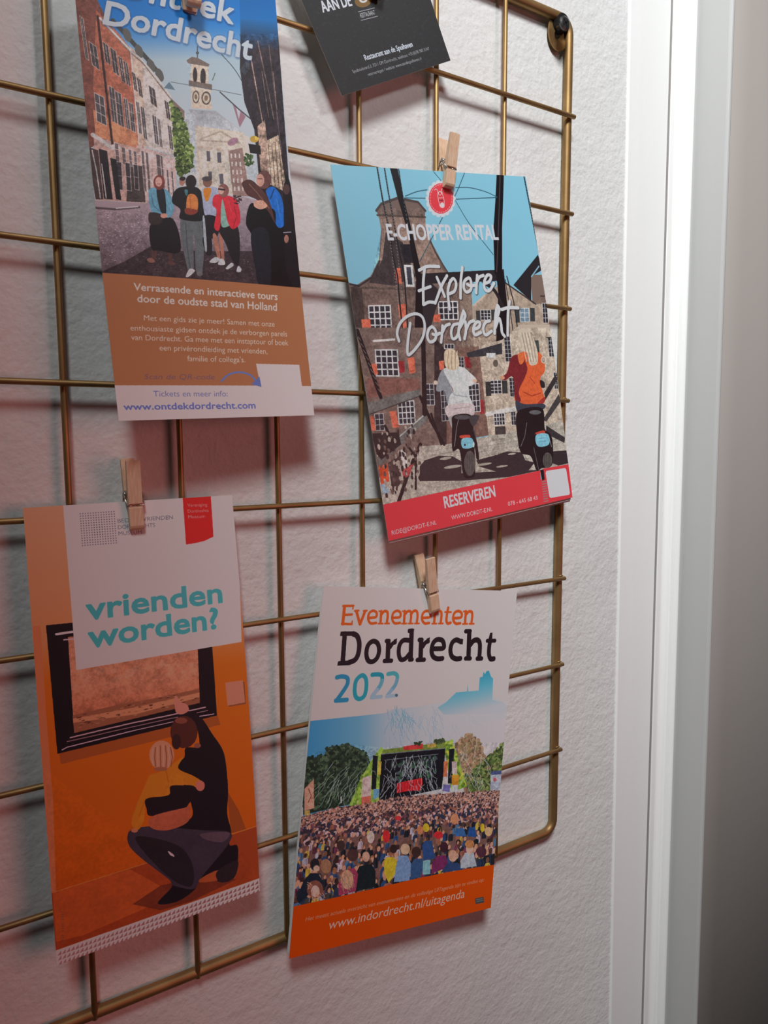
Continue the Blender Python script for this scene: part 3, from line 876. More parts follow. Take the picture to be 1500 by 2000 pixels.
DRAWINGS['scooter_rental'] = [
["P",[145,214,239],[-126,-100,1876,-161,1768,2256,-216,2186]],
["P",[129,111,104],[-34,612,49,638,148,593,223,501,277,314,260,240,280,212,409,162,566,176,604,233,588,310,618,407,704,585,879,609,811,1049,-102,985]],
["P",[163,140,128],[279,332,601,339,663,564,706,605,473,629,144,612,229,501]],
["P",[71,65,68],[299,351,407,407,460,600,300,649,130,626,246,501]],
["P",[155,133,122],[268,258,600,264,586,349,271,342]],
["L",[85,75,73],14,[258,235,300,197,421,162,565,181,608,228],0],
["L",[92,80,75],11,[259,259,600,264],0],
["L",[62,59,62],10,[6,632,65,643,158,598,227,510],0],
["L",[85,75,70],9,[592,349,632,465,709,590],0],
["L",[100,89,84],12,[8,650,440,672],0],
["L",[109,99,91],17,[85,685,61,816],0],
["S",[[155,134,124],[109,94,89],[121,104,97]],[-8,645,870,649,806,1039,-14,981],700,[3.3,5.5],0.5,11],
["P",[78,71,69],[9,646,79,657,52,986,-36,980]],
["P",[147,130,118],[785,607,878,614,813,1039,720,1033]],
["P",[147,214,239],[866,670,989,673,968,776,859,772]],
["P",[193,176,158],[854,782,964,724,1137,645,1389,782,1477,730,1634,735,1588,1104,811,1049]],
["P",[138,119,108],[1374,608,1504,611,1494,797,1359,791]],
["P",[47,46,51],[1216,669,1474,483,1495,578,1382,619,1348,775,1294,730]],
["L",[147,191,214],10,[1386,619,1466,556],0],
["L",[70,66,67],10,[1137,645,1386,795],0],
["L",[221,208,192],10,[964,724,863,782],0],
["P",[228,237,239],[101,750,256,753,238,907,84,900]],
["P",[57,61,71],[109,758,136,758,133,786,106,786]],
["P",[57,61,71],[105,793,132,794,129,822,102,821]],
["P",[57,62,71],[101,829,128,830,125,858,98,857]],
["P",[57,62,71],[97,865,124,866,121,894,94,893]],
["P",[57,61,70],[145,758,172,759,169,787,142,787]],
["P",[57,61,71],[141,794,168,795,165,823,138,823]],
["P",[57,61,71],[137,830,164,831,161,860,134,859]],
["P",[57,62,71],[133,866,160,867,157,896,130,895]],
["P",[57,61,70],[182,759,209,760,206,788,178,788]],
["P",[57,61,70],[177,795,205,796,201,825,174,824]],
["P",[57,61,71],[173,831,201,832,197,861,170,860]],
["P",[57,61,71],[169,868,196,869,193,897,166,896]],
["P",[56,61,70],[218,760,246,761,242,789,215,789]],
["P",[57,61,70],[214,796,242,797,238,826,211,825]],
["P",[57,61,70],[210,833,237,834,234,862,207,861]],
["P",[57,61,71],[206,869,233,870,230,899,203,898]],
["P",[132,115,108],[172,753,173,753,172,754,172,754]],
["P",[232,238,239],[594,747,747,750,731,863,579,858]],
["P",[55,58,67],[602,754,629,754,625,782,599,782]],
["P",[55,58,67],[598,789,624,789,620,817,594,816]],
["P",[55,59,68],[593,823,619,824,616,852,589,851]],
["P",[55,58,67],[638,755,664,755,660,783,634,782]],
["P",[55,58,67],[633,790,660,790,656,818,629,817]],
["P",[55,58,67],[628,825,655,825,651,853,625,852]],
["P",[55,58,67],[673,755,700,756,696,784,670,783]],
["P",[55,58,67],[669,790,695,791,692,819,665,819]],
["P",[55,58,67],[664,826,691,826,687,855,660,854]],
["P",[55,58,66],[709,756,736,757,733,785,706,784]],
["P",[55,58,67],[705,791,732,792,728,820,701,820]],
["P",[55,58,67],[700,827,727,828,723,856,696,855]],
["P",[230,237,239],[389,533,452,534,444,658,381,656]],
["P",[70,75,87],[404,546,436,546,429,645,397,644]],
["P",[44,44,52],[387,418,478,418,476,523,396,522]],
["P",[234,238,239],[912,810,995,814,985,878,903,874]],
["P",[54,57,65],[917,814,937,815,935,832,914,831]],
["P",[54,57,66],[914,834,934,835,932,852,911,851]],
["P",[54,57,66],[911,854,931,855,929,872,908,871]],
["P",[54,57,65],[942,815,963,816,961,833,940,832]],
["P",[54,57,65],[939,836,960,836,958,853,937,852]],
["P",[54,57,65],[936,856,957,857,955,873,934,872]],
["P",[54,56,65],[968,816,989,817,987,834,966,833]],
["P",[54,57,65],[965,837,986,838,984,854,963,853]],
["P",[54,57,65],[962,857,983,858,981,874,960,873]],
["P",[223,233,239],[1239,814,1321,817,1307,906,1226,901]],
["P",[127,155,173],[1244,817,1277,819,1273,843,1240,842]],
["P",[127,155,173],[1239,845,1273,847,1269,872,1236,870]],
["P",[127,155,173],[1235,874,1268,875,1265,900,1231,898]],
["P",[127,154,172],[1282,819,1315,820,1312,845,1278,844]],
["P",[127,154,173],[1278,847,1311,849,1307,873,1274,872]],
["P",[127,155,173],[1273,875,1307,877,1303,902,1269,900]],
["P",[67,75,78],[875,814,907,815,899,879,866,878]],
["P",[67,74,77],[998,814,1031,815,1022,880,989,879]],
["P",[66,73,76],[1199,817,1234,819,1222,904,1187,903]],
["P",[65,72,75],[1327,817,1369,819,1357,904,1315,902]],
["P",[237,238,239],[1441,789,1490,791,1474,921,1425,918]],
["P",[52,54,62],[1445,792,1463,793,1460,822,1441,821]],
["P",[52,54,62],[1440,824,1459,824,1456,853,1437,852]],
["P",[53,54,63],[1436,855,1455,856,1452,885,1433,884]],
["P",[53,54,63],[1432,887,1451,888,1448,917,1429,916]],
["P",[52,54,62],[1467,793,1486,794,1482,823,1463,822]],
["P",[52,54,62],[1463,824,1482,825,1478,854,1459,853]],
["P",[52,54,63],[1459,856,1478,857,1474,886,1455,885]],
["P",[53,54,63],[1455,888,1474,889,1470,918,1451,917]],
["P",[236,238,239],[1435,1015,1482,1018,1472,1096,1426,1093]],
["P",[53,55,63],[1439,1018,1456,1019,1454,1042,1436,1040]],
["P",[53,55,63],[1436,1043,1453,1044,1451,1067,1433,1065]],
["P",[53,55,63],[1433,1068,1450,1069,1448,1092,1430,1090]],
["P",[53,55,63],[1460,1020,1477,1021,1475,1043,1457,1042]],
["P",[53,55,63],[1457,1045,1474,1046,1472,1068,1454,1067]],
["P",[53,55,63],[1454,1070,1471,1071,1469,1093,1451,1092]],
["P",[70,75,73],[1324,1019,1357,1022,1350,1087,1317,1085]],
["P",[80,71,67],[1436,740,1498,742,1497,753,1435,751]],
["P",[239,126,100],[42,826,102,824,100,894,42,892]],
["P",[239,124,98],[325,549,361,550,356,641,321,635]],
["P",[239,125,99],[303,755,359,752,357,835,303,832]],
["P",[239,124,98],[541,824,599,822,590,868,539,865]],
["P",[239,125,99],[305,837,347,839,328,1005,292,1003]],
["L",[231,239,237],9,[98,949,241,958],0],
["N",[-9,650,145,607,270,351,278,221,608,213,592,349,702,595,883,619,804,1049,-166,980,-106,647],0.15,[3,10,32],15],
["N",[870,783,964,726,1135,651,1388,787,1475,741,1588,1104,817,1050],0.1,[3,10,32],18],
["P",[48,46,51],[463,585,1066,573,1156,570,1146,640,470,644]],
["P",[29,29,33],[1086,582,1153,583,1135,825,1114,1071,987,1062,1078,717]],
["P",[54,53,58],[471,639,571,642,635,703,565,800,448,1014,400,1010]],
["L",[48,45,50],24,[968,641,1053,701,1103,803],1],
["P",[30,30,35],[400,-3,454,-5,462,142,484,330,505,562,444,1023,368,1018,460,619,455,350,421,162]],
["P",[28,27,32],[1227,-1,1289,-1,1196,323,1134,603,1073,597,1117,344,1177,159]],
["L",[80,73,76],8,[1255,5,1165,323,1093,582],0],
["L",[35,40,48],10,[311,0,312,73,313,165,324,313,324,464,333,597,320,741,302,1003],0],
["L",[35,40,47],9,[361,-1,362,145,366,313,372,464,381,598,334,1006],0],
["L",[34,38,46],7,[462,-6,460,104,463,312],0],
["L",[32,35,42],11,[1466,-3,1475,257,1485,448],0],
["L",[34,38,45],8,[1172,615,1196,774,1193,1076],0],
["L",[34,38,45],6,[1153,635,1156,826,1150,1073],0],
["L",[111,152,171],3,[310,4,313,10],0],
["L",[111,152,171],3,[311,18,314,24],0],
["L",[111,152,171],3,[311,32,314,39],0],
["L",[112,152,171],3,[312,46,315,53],0],
["L",[112,152,171],3,[312,60,316,67],0],
["L",[112,153,171],3,[313,75,316,81],0],
["L",[112,153,172],3,[313,89,317,95],0],
["L",[112,153,172],3,[314,103,317,109],0],
["L",[112,153,172],3,[314,117,318,123],0],
["L",[112,153,172],3,[315,131,318,138],0],
["L",[112,153,172],3,[316,146,319,152],0],
["L",[112,153,172],3,[316,160,320,166],0],
["L",[112,154,173],3,[317,174,320,180],0],
["L",[112,154,173],3,[317,188,321,195],0],
["L",[112,154,173],3,[318,203,321,209],0],
["L",[112,154,173],3,[319,217,322,223],0],
["L",[176,172,167],3,[319,231,323,238],0],
["L",[176,173,167],3,[320,246,323,252],0],
["L",[177,173,167],3,[320,260,324,267],0],
["L",[177,173,168],3,[321,274,324,281],0],
["L",[177,173,168],3,[322,289,325,295],0],
["L",[177,173,168],3,[322,303,326,310],0],
["L",[177,173,168],3,[322,319,326,325],0],
["L",[177,174,168],3,[321,336,325,342],0],
["L",[177,174,169],3,[321,353,324,359],0],
["L",[177,174,169],3,[320,370,324,376],0],
["L",[178,174,169],3,[320,386,323,393],0],
["L",[178,174,169],3,[319,403,322,410],0],
["L",[178,175,169],3,[318,420,322,427],0],
["L",[178,175,170],3,[318,437,321,444],0],
["L",[178,175,170],3,[317,454,321,461],0],
["L",[178,175,170],3,[317,471,320,478],0],
["L",[178,176,170],3,[316,488,319,495],0],
["L",[179,176,170],3,[315,505,319,512],0],
["L",[179,176,171],3,[315,523,318,529],0],
["L",[179,176,171],3,[314,540,318,546],0],
["L",[179,176,171],3,[314,557,317,564],0],
["L",[179,177,171],3,[313,574,317,581],0],
["L",[179,177,172],3,[312,591,316,598],0],
["L",[180,177,172],3,[312,608,315,615],0],
["L",[180,177,172],3,[311,625,315,632],0],
["L",[180,178,172],3,[311,643,314,649],0],
["L",[180,178,172],3,[310,660,314,667],0],
["L",[180,178,173],3,[310,677,313,684],0],
["L",[180,178,173],3,[309,694,313,701],0],
["L",[181,179,173],3,[309,712,312,719],0],
["L",[181,179,173],3,[308,729,311,736],0],
["L",[181,179,174],3,[307,746,311,753],0],
["L",[181,179,174],3,[307,764,310,771],0],
["L",[181,180,174],3,[306,781,310,788],0],
["L",[181,180,174],3,[306,799,309,806],0],
["L",[181,180,175],3,[305,816,309,823],0],
["L",[182,180,175],3,[305,834,308,840],0],
["L",[182,180,175],3,[304,851,308,858],0],
["L",[182,181,175],3,[304,868,307,875],0],
["L",[182,181,176],3,[303,886,307,893],0],
["L",[182,181,176],3,[303,904,306,911],0],
["L",[182,181,176],3,[302,921,306,928],0],
["L",[183,182,176],3,[302,939,305,946],0],
["L",[183,182,177],3,[301,956,305,963],0],
["L",[183,182,177],3,[301,974,304,981],0],
["L",[183,183,177],3,[300,992,304,999],0],
["L",[111,151,170],3,[360,4,363,10],0],
["L",[111,152,170],3,[360,20,363,26],0],
["L",[111,152,170],3,[360,35,363,41],0],
["L",[111,152,171],3,[360,51,364,57],0],
["L",[111,152,171],3,[360,66,364,73],0],
["L",[111,152,171],3,[361,82,364,88],0],
["L",[111,152,171],3,[361,97,364,104],0],
["L",[112,152,171],3,[361,113,365,119],0],
["L",[112,153,171],3,[361,129,365,135],0],
["L",[112,153,172],3,[362,144,365,151],0],
["L",[112,153,172],3,[362,160,365,166],0],
["L",[112,153,172],3,[362,176,366,182],0],
["L",[112,153,172],3,[362,191,366,198],0],
["L",[112,153,172],3,[363,207,366,214],0],
["L",[176,172,166],3,[363,223,366,229],0],
["L",[176,172,167],3,[363,239,366,245],0],
["L",[176,172,167],3,[363,255,367,261],0],
["L",[176,172,167],3,[364,270,367,277],0],
["L",[176,172,167],3,[364,286,367,293],0],
["L",[176,173,167],3,[364,302,368,309],0],
["L",[177,173,168],3,[364,318,367,325],0],
["L",[177,173,168],3,[363,335,366,342],0],
["L",[177,173,168],3,[362,352,365,359],0],
["L",[177,173,168],3,[361,369,365,376],0],
["L",[177,174,168],3,[360,386,364,393],0],
["L",[177,174,169],3,[359,403,363,410],0],
["L",[177,174,169],3,[359,420,362,427],0],
["L",[178,174,169],3,[358,437,361,444],0],
["L",[178,175,169],3,[357,455,360,461],0],
["L",[178,175,169],3,[356,472,359,478],0],
["L",[178,175,170],3,[355,489,359,495],0],
["L",[178,175,170],3,[354,506,358,513],0],
["L",[178,175,170],3,[353,523,357,530],0],
["L",[179,176,170],3,[353,540,356,547],0],
["L",[179,176,171],3,[352,557,355,564],0],
["L",[179,176,171],3,[351,575,354,581],0],
["L",[179,176,171],3,[350,592,354,599],0],
["L",[179,177,171],3,[349,609,353,616],0],
["L",[179,177,171],3,[349,626,352,633],0],
["L",[180,177,172],3,[348,644,351,650],0],
["L",[180,177,172],3,[347,661,350,668],0],
["L",[180,178,172],3,[346,678,350,685],0],
["L",[180,178,172],3,[345,696,349,703],0],
["L",[180,178,173],3,[345,713,348,720],0],
["L",[180,178,173],3,[344,730,347,737],0],
["L",[180,178,173],3,[343,748,346,755],0],
["L",[181,179,173],3,[342,765,346,772],0],
["L",[181,179,174],3,[341,783,345,790],0],
["L",[181,179,174],3,[341,800,344,807],0],
["L",[181,179,174],3,[340,818,343,825],0],
["L",[181,180,174],3,[339,835,343,842],0],
["L",[181,180,175],3,[338,853,342,860],0],
["L",[182,180,175],3,[337,870,341,877],0],
["L",[182,180,175],3,[337,888,340,895],0],
["L",[182,181,175],3,[336,905,339,913],0],
["L",[182,181,176],3,[335,923,339,930],0],
["L",[182,181,176],3,[334,941,338,948],0],
["L",[182,181,176],3,[334,958,337,965],0],
["L",[183,182,176],3,[333,976,336,983],0],
["L",[183,182,177],3,[332,994,336,1001],0],
["L",[110,150,169],3,[461,3,464,9],0],
["L",[111,150,169],3,[461,25,464,31],0],
["L",[111,151,169],3,[461,48,464,54],0],
["L",[111,151,170],3,[461,70,464,76],0],
["L",[111,151,170],3,[461,93,464,99],0],
["L",[111,151,170],3,[461,115,464,122],0],
["L",[111,152,170],3,[461,138,464,144],0],
["L",[111,152,171],3,[461,160,464,167],0],
["L",[111,152,171],3,[461,183,464,190],0],
["L",[111,152,171],3,[461,206,464,212],0],
["L",[175,170,165],3,[461,229,465,235],0],
["L",[175,171,166],3,[461,251,465,258],0],
["L",[175,171,166],3,[461,274,465,281],0],
["L",[175,171,166],3,[461,297,465,304],0],
["L",[105,140,158],4,[1464,3,1468,10],0],
["L",[105,140,158],4,[1465,20,1469,27],0],
["L",[105,141,158],4,[1465,37,1470,44],0],
["L",[105,141,158],4,[1466,54,1470,61],0],
["L",[105,141,158],4,[1466,71,1471,78],0],
["L",[105,141,158],4,[1467,88,1471,95],0],
["L",[105,141,158],4,[1468,105,1472,113],0],
["L",[105,141,159],4,[1468,123,1473,130],0],
["L",[105,141,159],4,[1469,140,1473,147],0],
["L",[105,141,159],4,[1470,157,1474,164],0],
["L",[106,141,159],4,[1470,174,1475,182],0],
["L",[166,158,153],4,[1471,192,1475,199],0],
["L",[166,158,154],4,[1472,209,1476,216],0],
["L",[166,159,154],4,[1473,226,1477,233],0],
["L",[166,159,154],4,[1473,244,1478,251],0],
["L",[166,159,154],4,[1474,261,1478,268],0],
["L",[167,159,154],4,[1475,278,1479,286],0],
["L",[167,159,154],4,[1476,296,1480,303],0],
["L",[167,159,154],4,[1476,313,1481,321],0],
["L",[167,159,154],4,[1477,331,1482,338],0],
["L",[167,160,155],4,[1478,348,1482,356],0],
["L",[167,160,155],4,[1479,366,1483,373],0],
["L",[167,160,155],4,[1480,383,1484,391],0],
["L",[167,160,155],4,[1480,401,1485,408],0],
["L",[167,160,155],4,[1481,418,1486,426],0],
["L",[168,160,155],4,[1482,436,1487,444],0],
["L",[51,98,117],5,[718,4,792,83,848,159,932,296,1087,480],1],
["L",[52,99,118],5,[961,2,852,139,725,269,508,515],1],
["L",[52,99,119],5,[478,150,565,123,646,109],1],
["L",[52,100,119],5,[470,160,646,157],1],
["L",[51,96,115],5,[855,156,1194,136],1],
["L",[51,96,115],5,[870,89,980,85,1102,103,1198,132],1],
["P",[222,231,239],[857,153,855,158,850,163,844,167,837,170,830,170,824,168,819,164,817,159,817,154,820,148,824,143,830,139,837,137,844,136,851,138,855,142,857,147]],
["P",[222,231,239],[844,184,842,190,837,195,831,199,824,201,817,201,811,199,807,196,804,191,804,185,807,179,811,174,817,170,824,168,831,168,838,170,842,173,844,178]],
["P",[222,231,239],[821,212,819,218,814,223,808,227,801,229,794,229,788,227,783,224,781,219,781,213,784,207,788,202,794,198,801,196,808,196,814,198,819,201,821,206]],
["P",[221,231,239],[790,233,788,239,783,244,777,248,770,250,763,250,757,248,753,245,751,240,751,234,753,228,758,223,764,219,771,217,777,217,783,219,788,223,790,228]],
["P",[221,231,239],[756,245,754,250,749,256,743,259,736,261,729,262,723,260,719,256,717,251,717,245,719,240,724,235,730,231,736,229,743,229,749,230,754,234,756,239]],
["P",[221,231,239],[722,245,720,251,715,256,709,260,703,262,696,262,690,260,685,257,683,252,683,246,686,240,690,235,696,232,703,229,710,229,716,231,720,235,722,240]],
["P",[221,231,239],[693,235,691,241,686,246,680,250,674,252,667,252,661,250,657,247,654,242,654,236,657,230,661,225,667,222,674,219,681,219,686,221,691,225,693,230]],
["P",[221,231,239],[672,216,670,221,665,226,659,230,653,232,646,232,640,231,636,227,633,222,633,216,636,211,640,206,646,202,653,200,659,200,665,202,670,205,672,210]],
["P",[221,231,239],[661,189,659,195,654,200,649,203,642,205,635,206,629,204,625,200,623,195,623,190,625,184,630,179,635,175,642,173,649,173,655,175,659,178,661,183]],
["P",[221,231,239],[662,158,660,164,655,169,649,173,643,175,636,175,630,173,626,170,624,165,624,159,626,154,630,149,636,145,643,143,650,143,656,144,660,148,662,153]],
["P",[221,231,239],[675,127,672,133,668,138,662,142,655,144,648,144,643,142,638,139,636,134,636,129,638,123,643,118,649,114,655,112,662,112,668,113,672,117,675,122]],
["P",[221,231,239],[697,100,695,105,690,110,684,114,678,116,671,117,665,115,661,111,658,107,658,101,661,95,665,90,671,87,678,84,685,84,691,86,695,89,697,94]],
["P",[222,231,239],[727,79,725,84,720,89,714,93,708,95,701,96,695,94,690,90,688,86,688,80,691,74,695,69,701,65,708,63,715,63,721,65,725,68,727,73]],
["P",[222,231,239],[762,67,759,72,755,77,748,81,742,84,735,84,729,82,724,79,722,74,722,68,725,63,729,57,735,54,742,51,749,51,755,53,759,56,762,61]],
["P",[222,231,239],[796,65,793,71,789,76,782,80,776,82,769,83,763,81,758,77,756,72,756,67,758,61,763,56,769,52,776,50,783,50,789,51,793,55,796,60]],
["P",[222,231,239],[826,75,823,81,818,86,812,90,805,92,798,92,792,90,788,87,785,82,785,76,788,71,793,66,799,62,806,59,813,59,819,61,823,64,826,69]],
["P",[222,231,239],[847,94,845,100,840,105,834,109,827,111,820,112,814,110,809,106,807,101,807,96,810,90,814,85,820,81,827,79,834,78,841,80,845,84,847,89]],
["P",[222,231,239],[858,121,856,127,851,132,845,136,838,138,831,139,825,137,820,133,818,128,818,123,821,117,825,112,831,108,838,106,845,105,852,107,856,111,859,116]],
["P",[222,231,239],[840,153,827,185,803,213,772,234,736,246,702,247,672,236,651,217,639,190,640,159,653,128,676,100,707,79,742,66,776,65,807,75,829,94,841,122]],
["P",[239,72,84],[837,152,825,183,802,210,772,230,739,241,707,242,678,232,658,213,647,187,648,158,660,128,682,101,711,81,744,69,778,68,806,77,828,96,838,122]],
["L",[239,195,201],4,[827,152,825,160],0],
["L",[239,195,201],4,[821,169,817,177],0],
["L",[239,195,201],4,[812,185,807,192],0],
["L",[239,195,202],4,[800,200,793,206],0],
["L",[239,195,202],4,[785,212,778,218],0],
["L",[239,196,202],4,[769,223,761,226],0],
["L",[239,196,202],4,[751,230,743,232],0],
["L",[239,196,202],4,[733,233,725,234],0],
["L",[239,196,202],4,[716,234,708,233],0],
["L",[239,196,202],4,[700,231,692,228],0],
["L",[239,196,202],4,[685,224,679,220],0],
["L",[239,196,202],4,[673,215,669,210],0],
["L",[239,196,202],4,[664,203,661,197],0],
["L",[239,196,202],4,[659,189,657,182],0],
["L",[239,196,202],4,[657,174,657,166],0],
["L",[239,196,202],4,[659,157,661,150],0],
["L",[239,196,202],4,[664,141,668,133],0],
["L",[239,196,202],4,[673,125,678,118],0],
["L",[239,196,202],4,[684,111,691,105],0],
["L",[239,195,202],4,[699,98,706,93],0],
["L",[239,195,201],4,[715,88,723,84],0],
["L",[239,195,201],4,[732,81,741,78],0],
["L",[239,195,201],4,[750,77,759,76],0],
["L",[239,195,201],4,[768,76,776,77],0],
["L",[239,195,201],4,[785,79,792,81],0],
["L",[239,195,201],4,[799,85,806,89],0],
["L",[239,195,201],4,[812,94,816,100],0],
["L",[239,195,201],4,[821,106,824,113],0],
["L",[239,195,201],4,[827,120,828,128],0],
["L",[239,195,201],4,[829,136,828,144],0],
["L",[239,221,225],4,[703,108,717,102,726,116,720,147,722,178,727,203,753,204,762,177,762,149,757,121,755,104,768,99,775,108],1],
["P",[239,221,225],[755,125,753,129,750,132,745,135,740,137,735,137,731,135,728,133,726,129,726,125,728,121,731,118,735,115,740,113,745,113,750,114,753,117,755,120]],
["P",[239,72,84],[749,125,748,128,746,131,743,132,740,134,737,134,734,133,732,131,731,129,731,126,732,123,734,121,737,119,740,118,743,118,746,118,748,120,749,123]],
["L",[239,221,225],3,[724,153,761,150],0],
["L",[138,49,67],7,[726,167,757,165],0],
["P",[234,225,229],[758,191,756,196,753,201,748,204,742,206,736,206,732,204,728,201,726,197,726,192,728,187,732,183,737,179,743,178,748,177,753,179,757,182,758,186]],
["T","E-CHOPPER RENTAL",[223,231,239],[309,394,1152,389],88,2.2,0],
["P",[135,119,112],[-19,868,538,899,591,1224,569,1607,-53,1735,-35,1122]],
["S",[[162,143,130],[115,101,96]],[4,903,531,935,504,1579,13,1530],500,[2.9,4.9],0.5,12],
["P",[147,107,99],[19,1153,372,1185,372,1249,9,1265]],
["P",[63,58,61],[528,953,603,1040,512,1599,455,1596,438,1440]],
["P",[137,110,100],[675,1026,880,1031,845,1586,679,1586,501,1598,577,1176]],
["P",[209,196,178],[855,1029,1048,1004,1222,917,1563,936,1540,1572,1068,1588,831,1590]],
["P",[195,192,180],[-24,1740,322,1584,501,1598,751,1592,1068,1588,1584,1569,1543,1890,1204,1885,-31,1902]],
["L",[168,162,150],4,[405,1622,1503,1620],0],
["L",[168,163,151],4,[400,1649,1497,1653],0],
["L",[168,163,151],4,[396,1677,1491,1686],0],
["L",[169,164,151],4,[391,1704,1485,1718],0],
["L",[169,164,152],4,[386,1732,1480,1751],0],
["L",[169,165,152],4,[381,1760,1474,1784],0],
["L",[170,165,153],4,[376,1787,1468,1817],0],
["L",[170,165,153],4,[372,1815,1463,1851],0],
["L",[170,166,153],4,[367,1842,1457,1884],0],
["P",[226,237,239],[101,995,258,1006,240,1163,84,1148]],
["P",[58,63,72],[109,1004,136,1006,133,1034,106,1032]],
["P",[58,63,72],[105,1040,132,1042,129,1071,102,1068]],
["P",[58,63,73],[101,1076,128,1079,125,1107,98,1105]],
["P",[58,63,73],[97,1113,124,1115,121,1144,94,1141]],
["P",[58,62,72],[146,1006,173,1008,170,1037,142,1035]],
["P",[58,63,72],[142,1043,169,1045,166,1074,138,1071]],
["P",[58,63,72],[138,1079,165,1081,162,1110,134,1108]],
["P",[58,63,73],[134,1116,161,1118,158,1147,130,1145]],
["P",[57,62,72],[182,1009,210,1011,207,1040,179,1038]],
["P",[58,62,72],[178,1046,206,1048,203,1077,175,1074]],
["P",[58,63,72],[174,1082,202,1084,199,1113,171,1111]],
["P",[58,63,72],[170,1119,198,1121,195,1150,167,1148]],
["P",[57,62,71],[219,1012,247,1014,244,1043,216,1040]],
["P",[57,62,72],[215,1048,243,1050,240,1079,212,1077]],
["P",[58,62,72],[211,1085,239,1087,236,1117,208,1114]],
["P",[58,63,72],[207,1122,235,1125,232,1154,204,1151]],
["L",[232,239,237],13,[102,950,243,949],0],
["P",[166,58,64],[246,1074,286,1075,282,1141,244,1142]],
["P",[162,55,61],[729,1086,771,1089,772,1157,734,1154]],
["P",[163,56,62],[793,1357,830,1361,824,1447,787,1445]],
["P",[239,127,101],[64,1075,98,1077,99,1134,68,1142]],
["P",[239,128,102],[135,1354,179,1355,185,1454,141,1451]],
["P",[239,129,102],[1,1369,27,1368,29,1452,-3,1450]],
["P",[239,125,99],[534,1097,574,1096,566,1149,531,1150]],
["P",[239,126,100],[313,1063,363,1058,357,1148,312,1153]],
["P",[225,237,239],[198,1301,317,1309,303,1449,184,1439]],
["P",[58,64,73],[204,1307,225,1309,222,1336,201,1334]],
["P",[59,64,74],[201,1340,222,1342,219,1369,198,1367]],
["P",[59,64,74],[198,1373,218,1375,216,1402,195,1400]],
["P",[59,65,74],[195,1406,215,1408,213,1435,192,1433]],
["P",[58,64,73],[232,1309,253,1311,250,1338,229,1336]],
["P",[58,64,74],[229,1342,249,1344,247,1371,226,1369]],
["P",[59,64,74],[225,1375,246,1377,244,1404,223,1402]],
["P",[59,64,74],[222,1408,243,1410,241,1437,220,1436]],
["P",[58,63,73],[260,1311,281,1312,278,1340,257,1338]],
["P",[58,64,73],[257,1344,277,1346,275,1373,254,1371]],
["P",[58,64,74],[253,1377,274,1379,272,1406,251,1405]],
["P",[59,64,74],[250,1411,271,1412,269,1440,248,1438]],
["P",[58,63,73],[288,1313,309,1314,306,1342,285,1340]],
["P",[58,63,73],[285,1346,306,1348,303,1375,282,1373]],
["P",[58,64,73],[282,1379,303,1381,300,1408,279,1407]],
["P",[58,64,74],[278,1413,299,1414,297,1442,276,1440]],
["P",[228,238,239],[410,1220,474,1227,459,1354,395,1347]],
["P",[57,62,71],[413,1224,440,1226,436,1254,410,1252]],
["P",[57,62,71],[410,1255,436,1257,432,1285,406,1282]],
["P",[57,62,72],[406,1286,432,1288,429,1316,403,1313]],
["P",[58,62,72],[402,1316,428,1319,425,1347,399,1344]],
["P",[57,62,71],[443,1227,470,1229,466,1257,440,1255]],
["P",[57,62,71],[440,1258,466,1260,463,1288,436,1286]],
["P",[57,62,71],[436,1289,462,1291,459,1319,433,1316]],
["P",[58,62,72],[432,1320,458,1322,455,1350,429,1348]],
["P",[228,238,239],[515,1263,568,1264,545,1458,492,1456]],
["P",[57,61,71],[518,1265,539,1266,535,1301,514,1301]],
["P",[57,62,71],[513,1303,535,1304,531,1339,509,1339]],
["P",[57,62,71],[509,1341,530,1342,526,1377,505,1377]],
["P",[57,62,71],[504,1379,526,1380,522,1416,500,1415]],
["P",[58,62,72],[500,1417,521,1418,517,1454,496,1453]],
["P",[57,61,70],[543,1266,564,1266,560,1302,538,1301]],
["P",[57,61,71],[538,1304,560,1304,555,1340,534,1339]],
["P",[57,62,71],[533,1342,555,1342,551,1378,529,1378]],
["P",[57,62,71],[529,1380,551,1381,546,1417,525,1416]],
["P",[57,62,71],[524,1418,546,1419,542,1455,520,1454]],
["P",[230,238,239],[728,1253,815,1256,796,1432,709,1427]],
["P",[56,60,69],[732,1258,754,1258,751,1288,729,1287]],
["P",[56,60,69],[729,1291,751,1292,747,1322,726,1321]],
["P",[56,60,69],[725,1325,747,1326,744,1356,722,1355]],
["P",[56,60,70],[721,1359,743,1360,740,1390,718,1389]],
["P",[57,61,70],[718,1393,740,1395,737,1425,715,1424]],
["P",[56,60,69],[759,1258,781,1259,778,1289,756,1288]],
["P",[56,60,69],[756,1292,778,1293,775,1323,753,1322]],
["P",[56,60,69],[752,1326,774,1327,771,1357,749,1357]],
["P",[56,60,69],[749,1361,770,1362,767,1392,745,1391]],
["P",[57,60,70],[745,1395,767,1396,764,1426,742,1425]],
["P",[56,59,68],[787,1259,809,1260,806,1290,783,1289]],
["P",[56,60,69],[783,1293,805,1294,802,1324,780,1323]],
["P",[56,60,69],[779,1328,801,1328,798,1359,776,1358]],
["P",[56,60,69],[776,1362,798,1363,795,1393,773,1392]],
["P",[56,60,69],[772,1396,794,1397,791,1427,769,1426]],
["P",[223,237,239],[34,1356,95,1360,86,1459,26,1454]],
["P",[59,66,75],[37,1359,62,1361,60,1389,35,1387]],
["P",[59,66,76],[35,1391,59,1392,57,1421,32,1419]],
["P",[60,66,76],[32,1422,57,1424,54,1453,29,1451]],
["P",[59,65,75],[66,1361,91,1363,88,1392,63,1390]],
["P",[59,66,75],[63,1393,88,1395,86,1423,61,1421]],
["P",[59,66,76],[60,1425,85,1427,83,1455,58,1453]],
